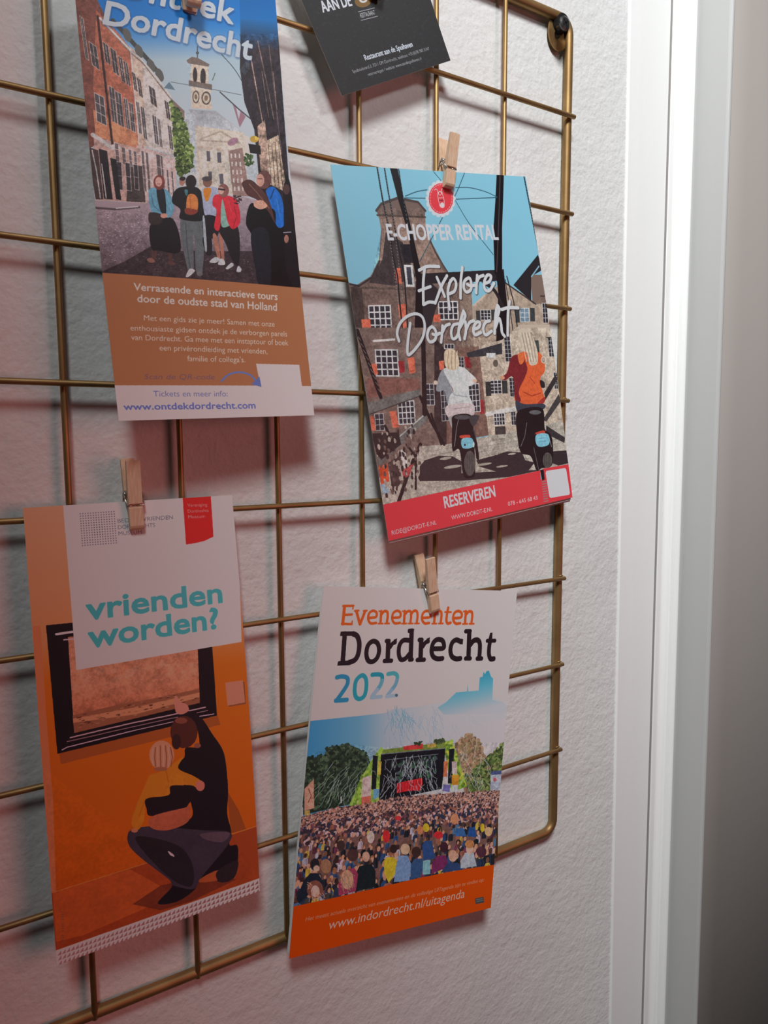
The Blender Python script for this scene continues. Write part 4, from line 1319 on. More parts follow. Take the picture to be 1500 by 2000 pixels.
["P",[231,238,239],[682,1083,727,1086,719,1151,674,1147]],
["P",[56,59,68],[685,1085,703,1086,700,1105,683,1104]],
["P",[56,59,68],[682,1106,700,1107,698,1126,680,1124]],
["P",[56,60,69],[680,1127,698,1128,695,1147,677,1145]],
["P",[56,59,68],[706,1087,724,1088,721,1107,703,1105]],
["P",[56,59,68],[703,1107,721,1109,719,1127,701,1126]],
["P",[56,59,68],[701,1128,718,1130,716,1148,698,1147]],
["P",[231,238,239],[593,998,669,1003,663,1034,587,1029]],
["P",[56,59,68],[597,1002,616,1003,612,1027,593,1025]],
["P",[56,59,68],[621,1003,640,1005,636,1028,616,1027]],
["P",[56,59,68],[645,1005,664,1006,659,1030,640,1029]],
["P",[232,238,239],[903,1245,998,1251,987,1339,893,1333]],
["P",[55,59,68],[908,1250,932,1251,930,1268,906,1266]],
["P",[55,59,68],[906,1271,930,1272,928,1289,904,1287]],
["P",[56,59,68],[903,1291,927,1293,925,1310,901,1308]],
["P",[56,59,68],[901,1312,925,1314,923,1330,899,1329]],
["P",[55,58,67],[938,1251,962,1253,960,1270,936,1268]],
["P",[55,59,67],[935,1272,959,1274,957,1291,933,1289]],
["P",[55,59,68],[933,1293,957,1295,955,1312,931,1310]],
["P",[56,59,68],[930,1314,954,1316,952,1333,928,1331]],
["P",[55,58,67],[968,1253,992,1255,990,1271,966,1270]],
["P",[55,58,67],[965,1274,989,1276,987,1292,963,1291]],
["P",[55,59,67],[963,1295,987,1297,985,1314,961,1312]],
["P",[55,59,67],[960,1316,984,1318,982,1335,958,1333]],
["P",[57,65,65],[866,1251,908,1255,898,1343,857,1339]],
["P",[56,64,65],[1000,1256,1043,1260,1034,1341,991,1337]],
["L",[236,239,232],29,[844,1452,1084,1442],0],
["L",[145,138,128],5,[841,1471,1080,1462],0],
["P",[231,238,239],[894,1453,986,1460,978,1538,886,1531]],
["P",[56,60,69],[899,1458,915,1459,913,1479,897,1478]],
["P",[56,60,69],[896,1482,912,1484,910,1504,894,1503]],
["P",[56,60,69],[894,1507,910,1508,908,1528,892,1527]],
["P",[56,60,69],[920,1460,936,1461,934,1481,918,1480]],
["P",[56,60,69],[918,1484,934,1485,932,1505,916,1504]],
["P",[56,60,69],[915,1508,931,1510,929,1530,913,1529]],
["P",[56,59,68],[942,1461,958,1462,956,1482,940,1481]],
["P",[56,60,68],[940,1486,956,1487,954,1507,937,1506]],
["P",[56,60,69],[937,1510,953,1511,951,1531,935,1530]],
["P",[56,59,68],[964,1463,980,1464,978,1484,962,1483]],
["P",[56,59,68],[961,1487,978,1488,976,1509,959,1507]],
["P",[56,60,68],[959,1512,975,1513,973,1533,957,1532]],
["P",[74,73,73],[891,1538,976,1545,971,1596,886,1589]],
["P",[232,238,239],[1037,1457,1078,1462,1069,1551,1028,1545]],
["P",[56,59,68],[1040,1460,1056,1462,1053,1488,1037,1486]],
["P",[56,59,68],[1037,1489,1053,1490,1050,1517,1034,1515]],
["P",[56,59,68],[1034,1517,1050,1519,1047,1545,1032,1543]],
["P",[56,59,68],[1059,1462,1074,1464,1072,1490,1056,1488]],
["P",[56,59,68],[1056,1491,1072,1493,1069,1519,1053,1517]],
["P",[56,59,68],[1053,1519,1069,1521,1066,1548,1050,1546]],
["P",[234,238,239],[1068,984,1121,987,1107,1147,1054,1143]],
["P",[54,57,65],[1071,987,1093,988,1091,1012,1069,1010]],
["P",[54,57,65],[1068,1013,1090,1014,1088,1038,1066,1036]],
["P",[54,57,66],[1066,1039,1088,1040,1086,1064,1064,1062]],
["P",[54,57,66],[1064,1065,1086,1066,1084,1090,1062,1088]],
["P",[54,57,66],[1061,1091,1083,1092,1081,1116,1059,1114]],
["P",[54,57,66],[1059,1117,1081,1118,1079,1142,1057,1140]],
["P",[54,56,65],[1096,988,1118,990,1116,1013,1094,1012]],
["P",[54,57,65],[1094,1014,1116,1016,1113,1039,1091,1038]],
["P",[54,57,65],[1091,1040,1113,1042,1111,1066,1089,1064]],
["P",[54,57,65],[1089,1066,1111,1068,1109,1092,1087,1090]],
["P",[54,57,66],[1087,1093,1109,1094,1107,1118,1084,1116]],
["P",[54,57,66],[1084,1119,1106,1120,1104,1144,1082,1142]],
["P",[233,238,239],[1061,1243,1113,1247,1101,1370,1050,1365]],
["P",[55,58,66],[1064,1246,1085,1247,1083,1269,1062,1267]],
["P",[55,58,67],[1062,1269,1083,1271,1081,1293,1060,1291]],
["P",[55,58,67],[1060,1293,1080,1295,1078,1317,1058,1315]],
["P",[55,58,67],[1057,1317,1078,1319,1076,1341,1055,1339]],
["P",[55,58,67],[1055,1341,1076,1343,1074,1365,1053,1362]],
["P",[55,58,66],[1088,1248,1109,1250,1107,1271,1086,1269]],
["P",[55,58,66],[1086,1272,1107,1274,1105,1295,1084,1293]],
["P",[55,58,67],[1084,1295,1105,1297,1102,1319,1082,1317]],
["P",[55,58,67],[1081,1319,1102,1321,1100,1343,1079,1341]],
["P",[55,58,67],[1079,1343,1100,1345,1098,1367,1077,1365]],
["P",[236,238,239],[1446,1009,1496,1012,1484,1143,1435,1139]],
["P",[53,55,63],[1449,1012,1469,1013,1467,1036,1447,1035]],
["P",[53,55,63],[1447,1037,1467,1039,1465,1062,1445,1060]],
["P",[53,55,63],[1445,1063,1465,1064,1462,1087,1443,1086]],
["P",[53,55,63],[1443,1088,1462,1090,1460,1113,1440,1112]],
["P",[53,55,64],[1440,1114,1460,1115,1458,1139,1438,1137]],
["P",[53,55,63],[1473,1013,1493,1015,1490,1038,1471,1036]],
["P",[53,55,63],[1470,1039,1490,1040,1488,1063,1468,1062]],
["P",[53,55,63],[1468,1065,1488,1066,1486,1089,1466,1088]],
["P",[53,55,63],[1466,1090,1486,1091,1483,1115,1464,1113]],
["P",[53,55,63],[1463,1116,1483,1117,1481,1140,1461,1139]],
["P",[71,80,78],[1325,1024,1362,1026,1355,1105,1318,1103]],
["P",[236,238,239],[1452,1242,1488,1245,1477,1357,1441,1354]],
["P",[53,56,64],[1455,1245,1468,1246,1465,1271,1453,1270]],
["P",[54,56,64],[1452,1272,1465,1273,1463,1298,1450,1297]],
["P",[54,56,64],[1450,1299,1463,1301,1460,1325,1447,1324]],
["P",[54,56,64],[1447,1327,1460,1328,1458,1353,1445,1351]],
["P",[53,55,64],[1471,1246,1484,1248,1482,1272,1469,1271]],
["P",[54,56,64],[1469,1274,1482,1275,1479,1300,1466,1298]],
["P",[54,56,64],[1466,1301,1479,1302,1477,1327,1464,1326]],
["P",[54,56,64],[1464,1328,1476,1329,1474,1354,1461,1353]],
["P",[81,72,68],[1435,1009,1491,1012,1489,1020,1434,1017]],
["P",[61,66,72],[751,1064,1045,1023,1036,1092,758,1093]],
["P",[230,238,239],[908,1076,982,1081,979,1110,904,1104]],
["P",[55,53,57],[1345,1370,1467,1260,1480,1294,1348,1416]],
["P",[72,70,72],[1302,1543,1476,1388,1484,1440,1330,1559]],
["P",[61,60,64],[1323,1583,1479,1686,1468,1720,1315,1640]],
["P",[126,131,129],[0,1290,369,1248,371,1285,3,1356]],
["L",[77,77,78],6,[3,1356,370,1287],0],
["P",[118,123,121],[8,1590,389,1386,393,1436,9,1659]],
["L",[189,199,196],8,[12,1597,388,1393],0],
["L",[37,37,41],32,[447,948,428,1072,376,1395],0],
["L",[37,38,42],20,[363,1293,418,1456,484,1595],0],
["L",[37,38,42],14,[422,1401,462,1592],0],
["L",[39,41,45],24,[108,1881,214,1705,314,1572],0],
["L",[37,39,43],24,[7,887,41,1034,77,1202,93,1267],0],
["L",[38,40,44],17,[92,1434,135,1547],0],
["L",[38,40,45],14,[218,1559,269,1639,236,1829],0],
["L",[131,128,122],4,[7,920,21,942],0],
["L",[131,128,123],4,[17,957,31,978],0],
["L",[131,129,123],4,[26,993,40,1015],0],
["L",[132,129,123],4,[36,1030,50,1052],0],
["L",[132,129,123],4,[45,1067,59,1089],0],
["L",[132,130,124],4,[55,1104,69,1126],0],
["L",[132,130,124],4,[64,1141,78,1164],0],
["L",[132,130,124],4,[74,1179,88,1201],0],
["L",[132,130,125],4,[83,1217,98,1239],0],
["P",[49,49,52],[-6,1465,178,1481,181,1554,33,1623,9,1583]],
["P",[79,69,69],[75,1647,165,1615,142,1777,75,1829]],
["P",[239,97,61],[10,1655,69,1653,65,1755,7,1765]],
["P",[237,239,236],[171,1584,205,1584,204,1685,163,1699]],
["P",[192,87,90],[160,1706,217,1687,252,1674,207,1741,161,1761]],
["P",[169,202,224],[8,1763,45,1760,54,1830,9,1818]],
["S",[[54,51,54],[191,182,172],[116,100,95]],[32,1479,336,1446,286,1791,16,1865],130,[4.9,10.8],1.6,14],
["N",[-19,868,1703,963,1536,1932,-31,1902],0.13,[3,10,30],16],
["P",[60,57,62],[328,1670,439,1658,533,1676,594,1716,578,1807,473,1803,276,1764,287,1700]],
["P",[58,53,58],[708,1727,861,1718,961,1707,1083,1731,1104,1786,1181,1812,1122,1855,874,1830,724,1769]],
["P",[59,55,60],[589,1790,875,1824,1164,1861,1229,1871,950,1872,596,1838,272,1788,277,1759]],
["P",[56,51,56],[1350,1762,1476,1773,1480,1863,1387,1864,1337,1841]],
["P",[190,189,177],[524,1682,521,1685,513,1687,501,1689,487,1689,472,1689,458,1687,446,1685,438,1682,436,1679,439,1676,446,1674,458,1673,472,1672,487,1673,502,1674,513,1676,521,1679]],
["P",[188,185,172],[828,1763,824,1765,812,1767,793,1768,770,1768,745,1767,722,1765,704,1763,692,1760,688,1757,692,1755,704,1753,722,1752,745,1752,770,1753,793,1755,812,1757,824,1760]],
["P",[185,180,168],[1032,1730,1030,1732,1025,1733,1016,1735,1005,1735,994,1735,983,1733,974,1732,968,1730,966,1727,968,1725,974,1723,983,1722,993,1722,1005,1722,1016,1723,1025,1725,1030,1727]],
["P",[190,189,177],[589,1742,585,1745,573,1748,555,1749,533,1749,510,1748,488,1746,471,1744,460,1740,456,1737,460,1734,471,1731,488,1730,510,1729,533,1730,555,1732,573,1735,585,1738]],
["P",[186,182,170],[954,1797,951,1799,942,1801,929,1802,913,1802,896,1801,881,1800,868,1798,860,1795,857,1793,859,1791,868,1789,881,1789,896,1788,913,1789,929,1791,942,1793,951,1795]],
["P",[157,167,175],[484,1262,526,1174,571,1151,603,1283,597,1355,552,1356,544,1277,511,1277],1],
["P",[227,238,239],[560,1153,607,1138,683,1140,731,1169,748,1200,727,1271,726,1320,732,1413,558,1405,574,1316,610,1284,590,1234],1],
["P",[231,238,239],[711,1154,739,1169,799,1229,785,1253,740,1266,717,1246],1],
["P",[239,202,178],[804,1238,802,1242,798,1245,793,1247,786,1248,780,1247,774,1245,770,1242,767,1239,767,1235,769,1231,772,1228,778,1227,784,1226,790,1226,796,1228,801,1231,803,1235]],
["P",[239,223,205],[504,1223,502,1227,499,1231,494,1233,489,1234,483,1234,478,1231,475,1228,473,1224,473,1220,474,1215,478,1212,482,1209,488,1208,493,1209,498,1211,502,1214,504,1218]],
["L",[182,191,197],6,[593,1258,613,1308,709,1330],0],
["L",[206,217,223],6,[612,1357,705,1348],0],
["P",[237,221,192],[585,1049,616,1032,664,1040,685,1086,679,1141,641,1160,598,1151,575,1120],1],
["L",[239,230,204],5,[607,1041,587,1096,585,1147],0],
["L",[181,160,127],5,[619,1042,601,1097,597,1148],0],
["L",[239,230,204],5,[632,1043,615,1098,610,1149],0],
["L",[181,160,126],5,[645,1044,629,1099,622,1150],0],
["L",[239,230,204],5,[657,1045,643,1101,635,1151],0],
["L",[180,159,126],5,[670,1046,657,1102,648,1152],0],
["L",[239,229,204],5,[683,1047,671,1103,660,1153],0],
["P",[226,215,216],[544,1367,738,1375,739,1444,679,1453,551,1445],1],
["L",[183,169,172],5,[598,1391,713,1392],0],
["P",[185,184,185],[545,1440,590,1439,589,1506,564,1521],1],
["P",[32,33,38],[583,1432,712,1441,720,1523,730,1567,733,1712,711,1716,709,1643,686,1806,643,1830,594,1803,591,1645,539,1640,561,1496],1],
["P",[87,91,96],[711,1456,706,1461,694,1464,677,1465,657,1465,635,1462,616,1458,600,1453,590,1447,588,1442,592,1437,604,1434,620,1433,641,1434,662,1436,682,1440,698,1445,708,1451]],
["P",[72,75,80],[702,1452,780,1455,722,1517],1],
["L",[149,156,160],4,[616,1461,593,1507,558,1618],0],
["L",[118,125,132],3,[719,1529,738,1644],0],
["P",[221,89,69],[612,1558,682,1563,681,1581,615,1575],1],
["P",[139,215,239],[621,1581,698,1587,696,1641,619,1637],1],
["P",[39,40,46],[645,1621,644,1623,642,1625,640,1626,638,1626,635,1626,633,1625,631,1623,630,1621,630,1619,631,1617,632,1616,635,1614,637,1614,640,1614,642,1615,644,1617,645,1619]],
["P",[198,233,239],[712,1627,710,1634,708,1639,705,1643,703,1645,700,1644,698,1642,696,1637,696,1632,697,1625,698,1619,701,1614,703,1610,706,1608,709,1609,711,1611,712,1615,713,1621]],
["P",[98,99,98],[699,1745,692,1771,680,1793,666,1809,650,1816,634,1814,622,1802,613,1783,610,1758,612,1731,619,1705,631,1683,645,1667,661,1660,676,1662,689,1674,698,1693,701,1717]],
["L",[62,63,65],3,[640,1673,622,1739,619,1801],0],
["L",[62,63,65],3,[652,1675,635,1741,632,1803],0],
["L",[62,63,64],3,[665,1677,649,1743,645,1805],0],
["L",[62,63,64],3,[678,1679,663,1745,657,1807],0],
["L",[62,63,64],3,[691,1681,676,1747,670,1809],0],
["P",[239,111,66],[1175,1098,1331,1096,1382,1152,1377,1229,1326,1277,1339,1383,1341,1422,1299,1444,1164,1424,1085,1390,1110,1257,1097,1193],1],
["P",[133,47,54],[1107,1118,1189,1111,1229,1191,1198,1252,1129,1335,1134,1400,1089,1389,1096,1243,1028,1257,993,1237,1052,1209],1],
["P",[239,127,75],[1165,1103,1208,1103,1207,1151,1170,1167],1],
["L",[177,69,51],7,[1170,1346,1233,1378,1314,1367],0],
["L",[176,69,51],6,[1238,1256,1274,1298],0],
["P",[176,61,56],[1276,1428,1346,1396,1340,1425,1299,1444],1],
["P",[236,174,138],[1029,1240,1027,1244,1023,1247,1017,1249,1010,1250,1004,1249,998,1247,993,1244,990,1241,990,1237,992,1233,996,1230,1001,1228,1008,1227,1015,1228,1021,1230,1025,1233,1028,1236]],
["P",[48,46,51],[1325,1283,1358,1299,1357,1335,1325,1329],1],
["P",[222,210,190],[1199,954,1281,953,1321,1012,1338,1103,1320,1174,1254,1175,1247,1100,1188,1073],1],
["L",[239,233,216],5,[1213,968,1218,1050,1232,1153],0],
["L",[163,147,128],5,[1226,969,1232,1051,1244,1154],0],
["L",[239,233,216],5,[1239,969,1245,1052,1256,1155],0],
["L",[163,147,127],5,[1251,970,1259,1053,1268,1156],0],
["L",[239,233,216],5,[1264,971,1273,1054,1280,1157],0],
["L",[162,147,127],5,[1277,972,1286,1055,1292,1158],0],
["L",[239,233,216],5,[1290,972,1300,1056,1304,1159],0],
["L",[162,147,127],5,[1303,973,1314,1057,1316,1160],0],
["P",[63,71,88],[1091,1395,1164,1424,1327,1440,1316,1475,1145,1479,1092,1466],1],
["P",[31,30,35],[1080,1484,1159,1451,1312,1470,1308,1603,1354,1649,1360,1730,1330,1853,1235,1859,1190,1867,1154,1767,1076,1731,1064,1624],1],
["P",[107,110,115],[1295,1493,1291,1497,1281,1500,1267,1502,1250,1502,1232,1500,1215,1496,1202,1491,1194,1486,1192,1481,1196,1476,1206,1473,1220,1472,1237,1472,1255,1474,1271,1477,1284,1482,1293,1487]],
["L",[133,137,142],4,[1159,1545,1126,1632,1082,1691],0],
["L",[143,147,147],6,[1333,1653,1347,1728],0],
["L",[109,113,115],5,[1190,1713,1208,1862],0],
["P",[209,81,64],[1224,1619,1295,1613,1303,1633,1230,1631],1],
["P",[142,216,239],[1225,1635,1328,1642,1325,1712,1226,1709],1],
["L",[108,174,205],4,[1247,1661,1304,1664],0],
["L",[108,175,206],4,[1248,1681,1305,1686],0],
["P",[99,98,95],[1338,1821,1333,1839,1323,1853,1309,1863,1295,1867,1280,1865,1267,1857,1258,1844,1254,1827,1254,1809,1260,1791,1270,1776,1283,1766,1298,1762,1312,1764,1325,1772,1334,1786,1339,1803]],
["L",[62,60,60],4,[1279,1769,1262,1850],0],
["L",[62,60,60],4,[1294,1771,1277,1852],0],
["L",[62,60,60],4,[1309,1773,1293,1855],0],
["L",[62,60,60],4,[1323,1775,1309,1857],0],
["P",[110,103,96],[990,1146,987,1154,982,1161,976,1166,969,1168,962,1167,956,1164,951,1158,949,1151,950,1143,952,1135,957,1129,963,1124,971,1122,978,1122,984,1125,988,1131,990,1138]],
["L",[145,149,142],4,[989,1152,1016,1180,1030,1203],0],
["P",[236,229,215],[1404,1157,1401,1164,1396,1171,1389,1176,1381,1178,1373,1177,1366,1174,1361,1168,1358,1161,1358,1153,1361,1145,1367,1139,1374,1134,1382,1132,1390,1133,1397,1136,1402,1141,1404,1149]],
["P",[185,168,154],[1397,1156,1395,1162,1391,1167,1386,1171,1380,1173,1375,1172,1370,1170,1367,1165,1365,1160,1365,1154,1368,1148,1371,1142,1376,1139,1382,1137,1387,1137,1392,1140,1396,1144,1397,1150]],
["N",[520,1015,1465,963,1333,1861,512,1796,273,1782],0.08,[4,12],17],
["P",[239,70,81],[-49,1882,1,1882,1220,1872,1217,1934,1243,1938,1249,1864,1474,1869,1576,1870,1514,2263,-31,2197]],
["P",[31,31,36],[1220,1870,1251,1869,1250,1939,1225,1939]],
["L",[181,135,138],8,[1224,1950,1260,1949],0],
["L",[182,135,139],8,[1223,1966,1259,1966],0],
["L",[182,135,139],8,[1223,1983,1259,1983],0],
["L",[182,135,139],8,[1222,1999,1258,1999],0],
["L",[182,135,139],8,[1222,2016,1258,2016],0],
["L",[182,135,139],8,[1221,2033,1257,2033],0],
["L",[182,135,139],8,[1221,2049,1257,2049],0],
["L",[183,136,140],8,[1220,2066,1256,2066],0],
["L",[183,136,140],8,[1220,2083,1256,2083],0],
["P",[228,234,239],[1274,1883,1445,1890,1454,1903,1462,2068,1452,2077,1282,2069,1272,2058,1265,1895]],
["T","RESERVEREN",[226,234,239],[423,1981,821,1977],72,2.2,0],
["T","RIDE@DORDT-E.NL",[229,233,239],[28,2070,348,2068],26,0.2,0],
["T","WWW.DORDT-E.NL",[235,234,239],[460,2063,782,2065],27,0.2,0],
["T","078 - 645 68 43",[239,233,237],[913,2057,1167,2059],27,0.2,0],
["L",[49,44,52,55],26,[496,568,559,547,646,549],1],
["L",[49,45,52,55],26,[540,553,512,639,487,764],1],
["L",[49,45,53,55],25,[470,685,515,674,560,664],1],
["L",[49,45,53,55],26,[489,765,532,753,578,757],1],
["L",[49,44,52,55],26,[618,611,635,663,654,723],1],
["L",[49,44,52,55],26,[696,603,642,663,576,761],1],
["L",[49,44,52,55],27,[717,631,684,696,675,800],1],
["L",[49,44,51,55],27,[704,649,740,620,757,651,736,693,693,709],1],
["L",[48,44,51,55],27,[825,557,796,636,773,738],1],
["L",[48,43,51,55],27,[867,622,875,659,859,693,824,703,811,673,826,637,867,622],1],
["L",[48,43,51,55],27,[842,657,864,667,900,665],1],
["L",[48,43,50,55],28,[932,606,917,655,902,710],1],
["L",[48,43,50,55],28,[918,649,946,618,982,607],1],
["L",[48,43,50,55],28,[978,657,1023,644,1043,614,1013,608,978,651,978,693,1012,699,1059,657],1],
["L",[50,47,54,55],25,[277,964,271,919,300,867,357,828,423,815,467,837,473,895,441,960,385,1013,333,1047,322,1032,338,969,373,868],1],
["L",[50,46,54,55],26,[530,898,550,930,534,971,495,983,481,949,500,911,530,898],1],
["L",[50,46,53,55],26,[523,939,547,946,576,936],1],
["L",[50,46,53,55],26,[605,894,591,943,575,991],1],
["L",[50,45,53,55],26,[596,933,627,898,660,887],1],
["L",[49,45,53,55],27,[723,888,685,897,662,937,665,975,702,963,732,909],1],
["L",[49,45,52,55],27,[781,814,747,872,718,935,721,984],1],
["L",[49,44,52,55],27,[781,814,789,843,762,881,727,919],1],
["L",[49,45,52,55],27,[783,881,777,933,756,981],1],
["L",[49,44,52,55],27,[779,928,813,888,850,877],1],
["L",[49,44,52,55],27,[840,928,882,918,896,892,867,888,837,925,842,963,892,951],1],
["L",[49,44,51,55],28,[976,883,937,893,914,931,927,969,979,947],1],
["L",[48,43,51,55],28,[1060,793,1032,848,1000,963],1],
["L",[48,43,50,55],28,[1060,793,1070,815,1049,855,1020,892],1],
["L",[48,43,51,55],28,[1013,930,1055,875,1065,911,1063,960,1080,986],1],
["L",[48,43,50,55],29,[1166,770,1136,848,1106,981],1],
["L",[48,43,50,55],29,[1089,819,1152,811,1231,816],1],
["L",[225,235,239],19,[493,565,557,544,644,546],1],
["L",[224,235,239],19,[537,550,509,636,485,761],1],
["L",[224,235,239],18,[468,682,512,671,557,660],1],
["L",[224,235,239],19,[486,762,529,749,575,754],1],
["L",[225,235,239],19,[615,608,633,660,651,720],1],
["L",[225,235,239],19,[693,600,639,660,573,757],1],
["L",[225,235,239],19,[715,628,681,693,673,797],1],
["L",[226,235,239],19,[701,646,737,617,754,647,733,690,691,706],1],
["L",[226,235,239],20,[822,553,793,633,770,734],1],
["L",[226,235,239],20,[864,618,872,656,856,690,821,699,808,670,824,633,864,618],1],
["L",[227,235,239],20,[839,654,862,663,897,662],1],
["L",[227,235,239],20,[929,603,914,652,899,707],1],
["L",[227,235,239],20,[915,646,943,615,979,604],1],
["L",[227,235,239],20,[975,654,1020,641,1040,610,1010,604,975,648,975,690,1009,696,1056,654],1],
["L",[222,234,239],18,[274,961,269,916,297,864,354,825,420,812,464,834,470,891,439,957,383,1010,331,1043,320,1029,335,966,371,864],1],
["L",[223,235,239],19,[527,894,547,927,531,968,492,980,478,946,497,907,527,894],1],
["L",[223,235,239],19,[520,936,544,942,574,933],1],
["L",[224,235,239],19,[602,891,588,940,572,987],1],
["L",[224,235,239],19,[593,930,624,894,657,884],1],
["L",[224,235,239],19,[720,885,682,893,659,933,663,972,699,960,730,906],1],
["L",[225,235,239],20,[778,811,744,869,716,931,718,981],1],
["L",[225,235,239],20,[778,811,786,840,759,878,724,916],1],
["L",[225,235,239],20,[780,877,774,929,753,978],1],
["L",[225,235,239],20,[776,924,810,884,847,873],1],
["L",[226,235,239],20,[837,925,879,915,893,888,864,885,834,922,839,959,889,948],1],
["L",[226,235,239],20,[973,880,935,890,911,928,924,965,977,944],1],
["L",[227,235,239],21,[1057,789,1029,845,997,960],1],
["L",[227,235,239],21,[1057,789,1067,812,1046,851,1017,888],1],
["L",[227,235,239],21,[1010,926,1052,871,1062,907,1060,957,1077,983],1],
["L",[228,235,239],21,[1163,767,1133,844,1103,977],1],
["L",[228,235,239],21,[1086,816,1149,807,1228,812],1],
]
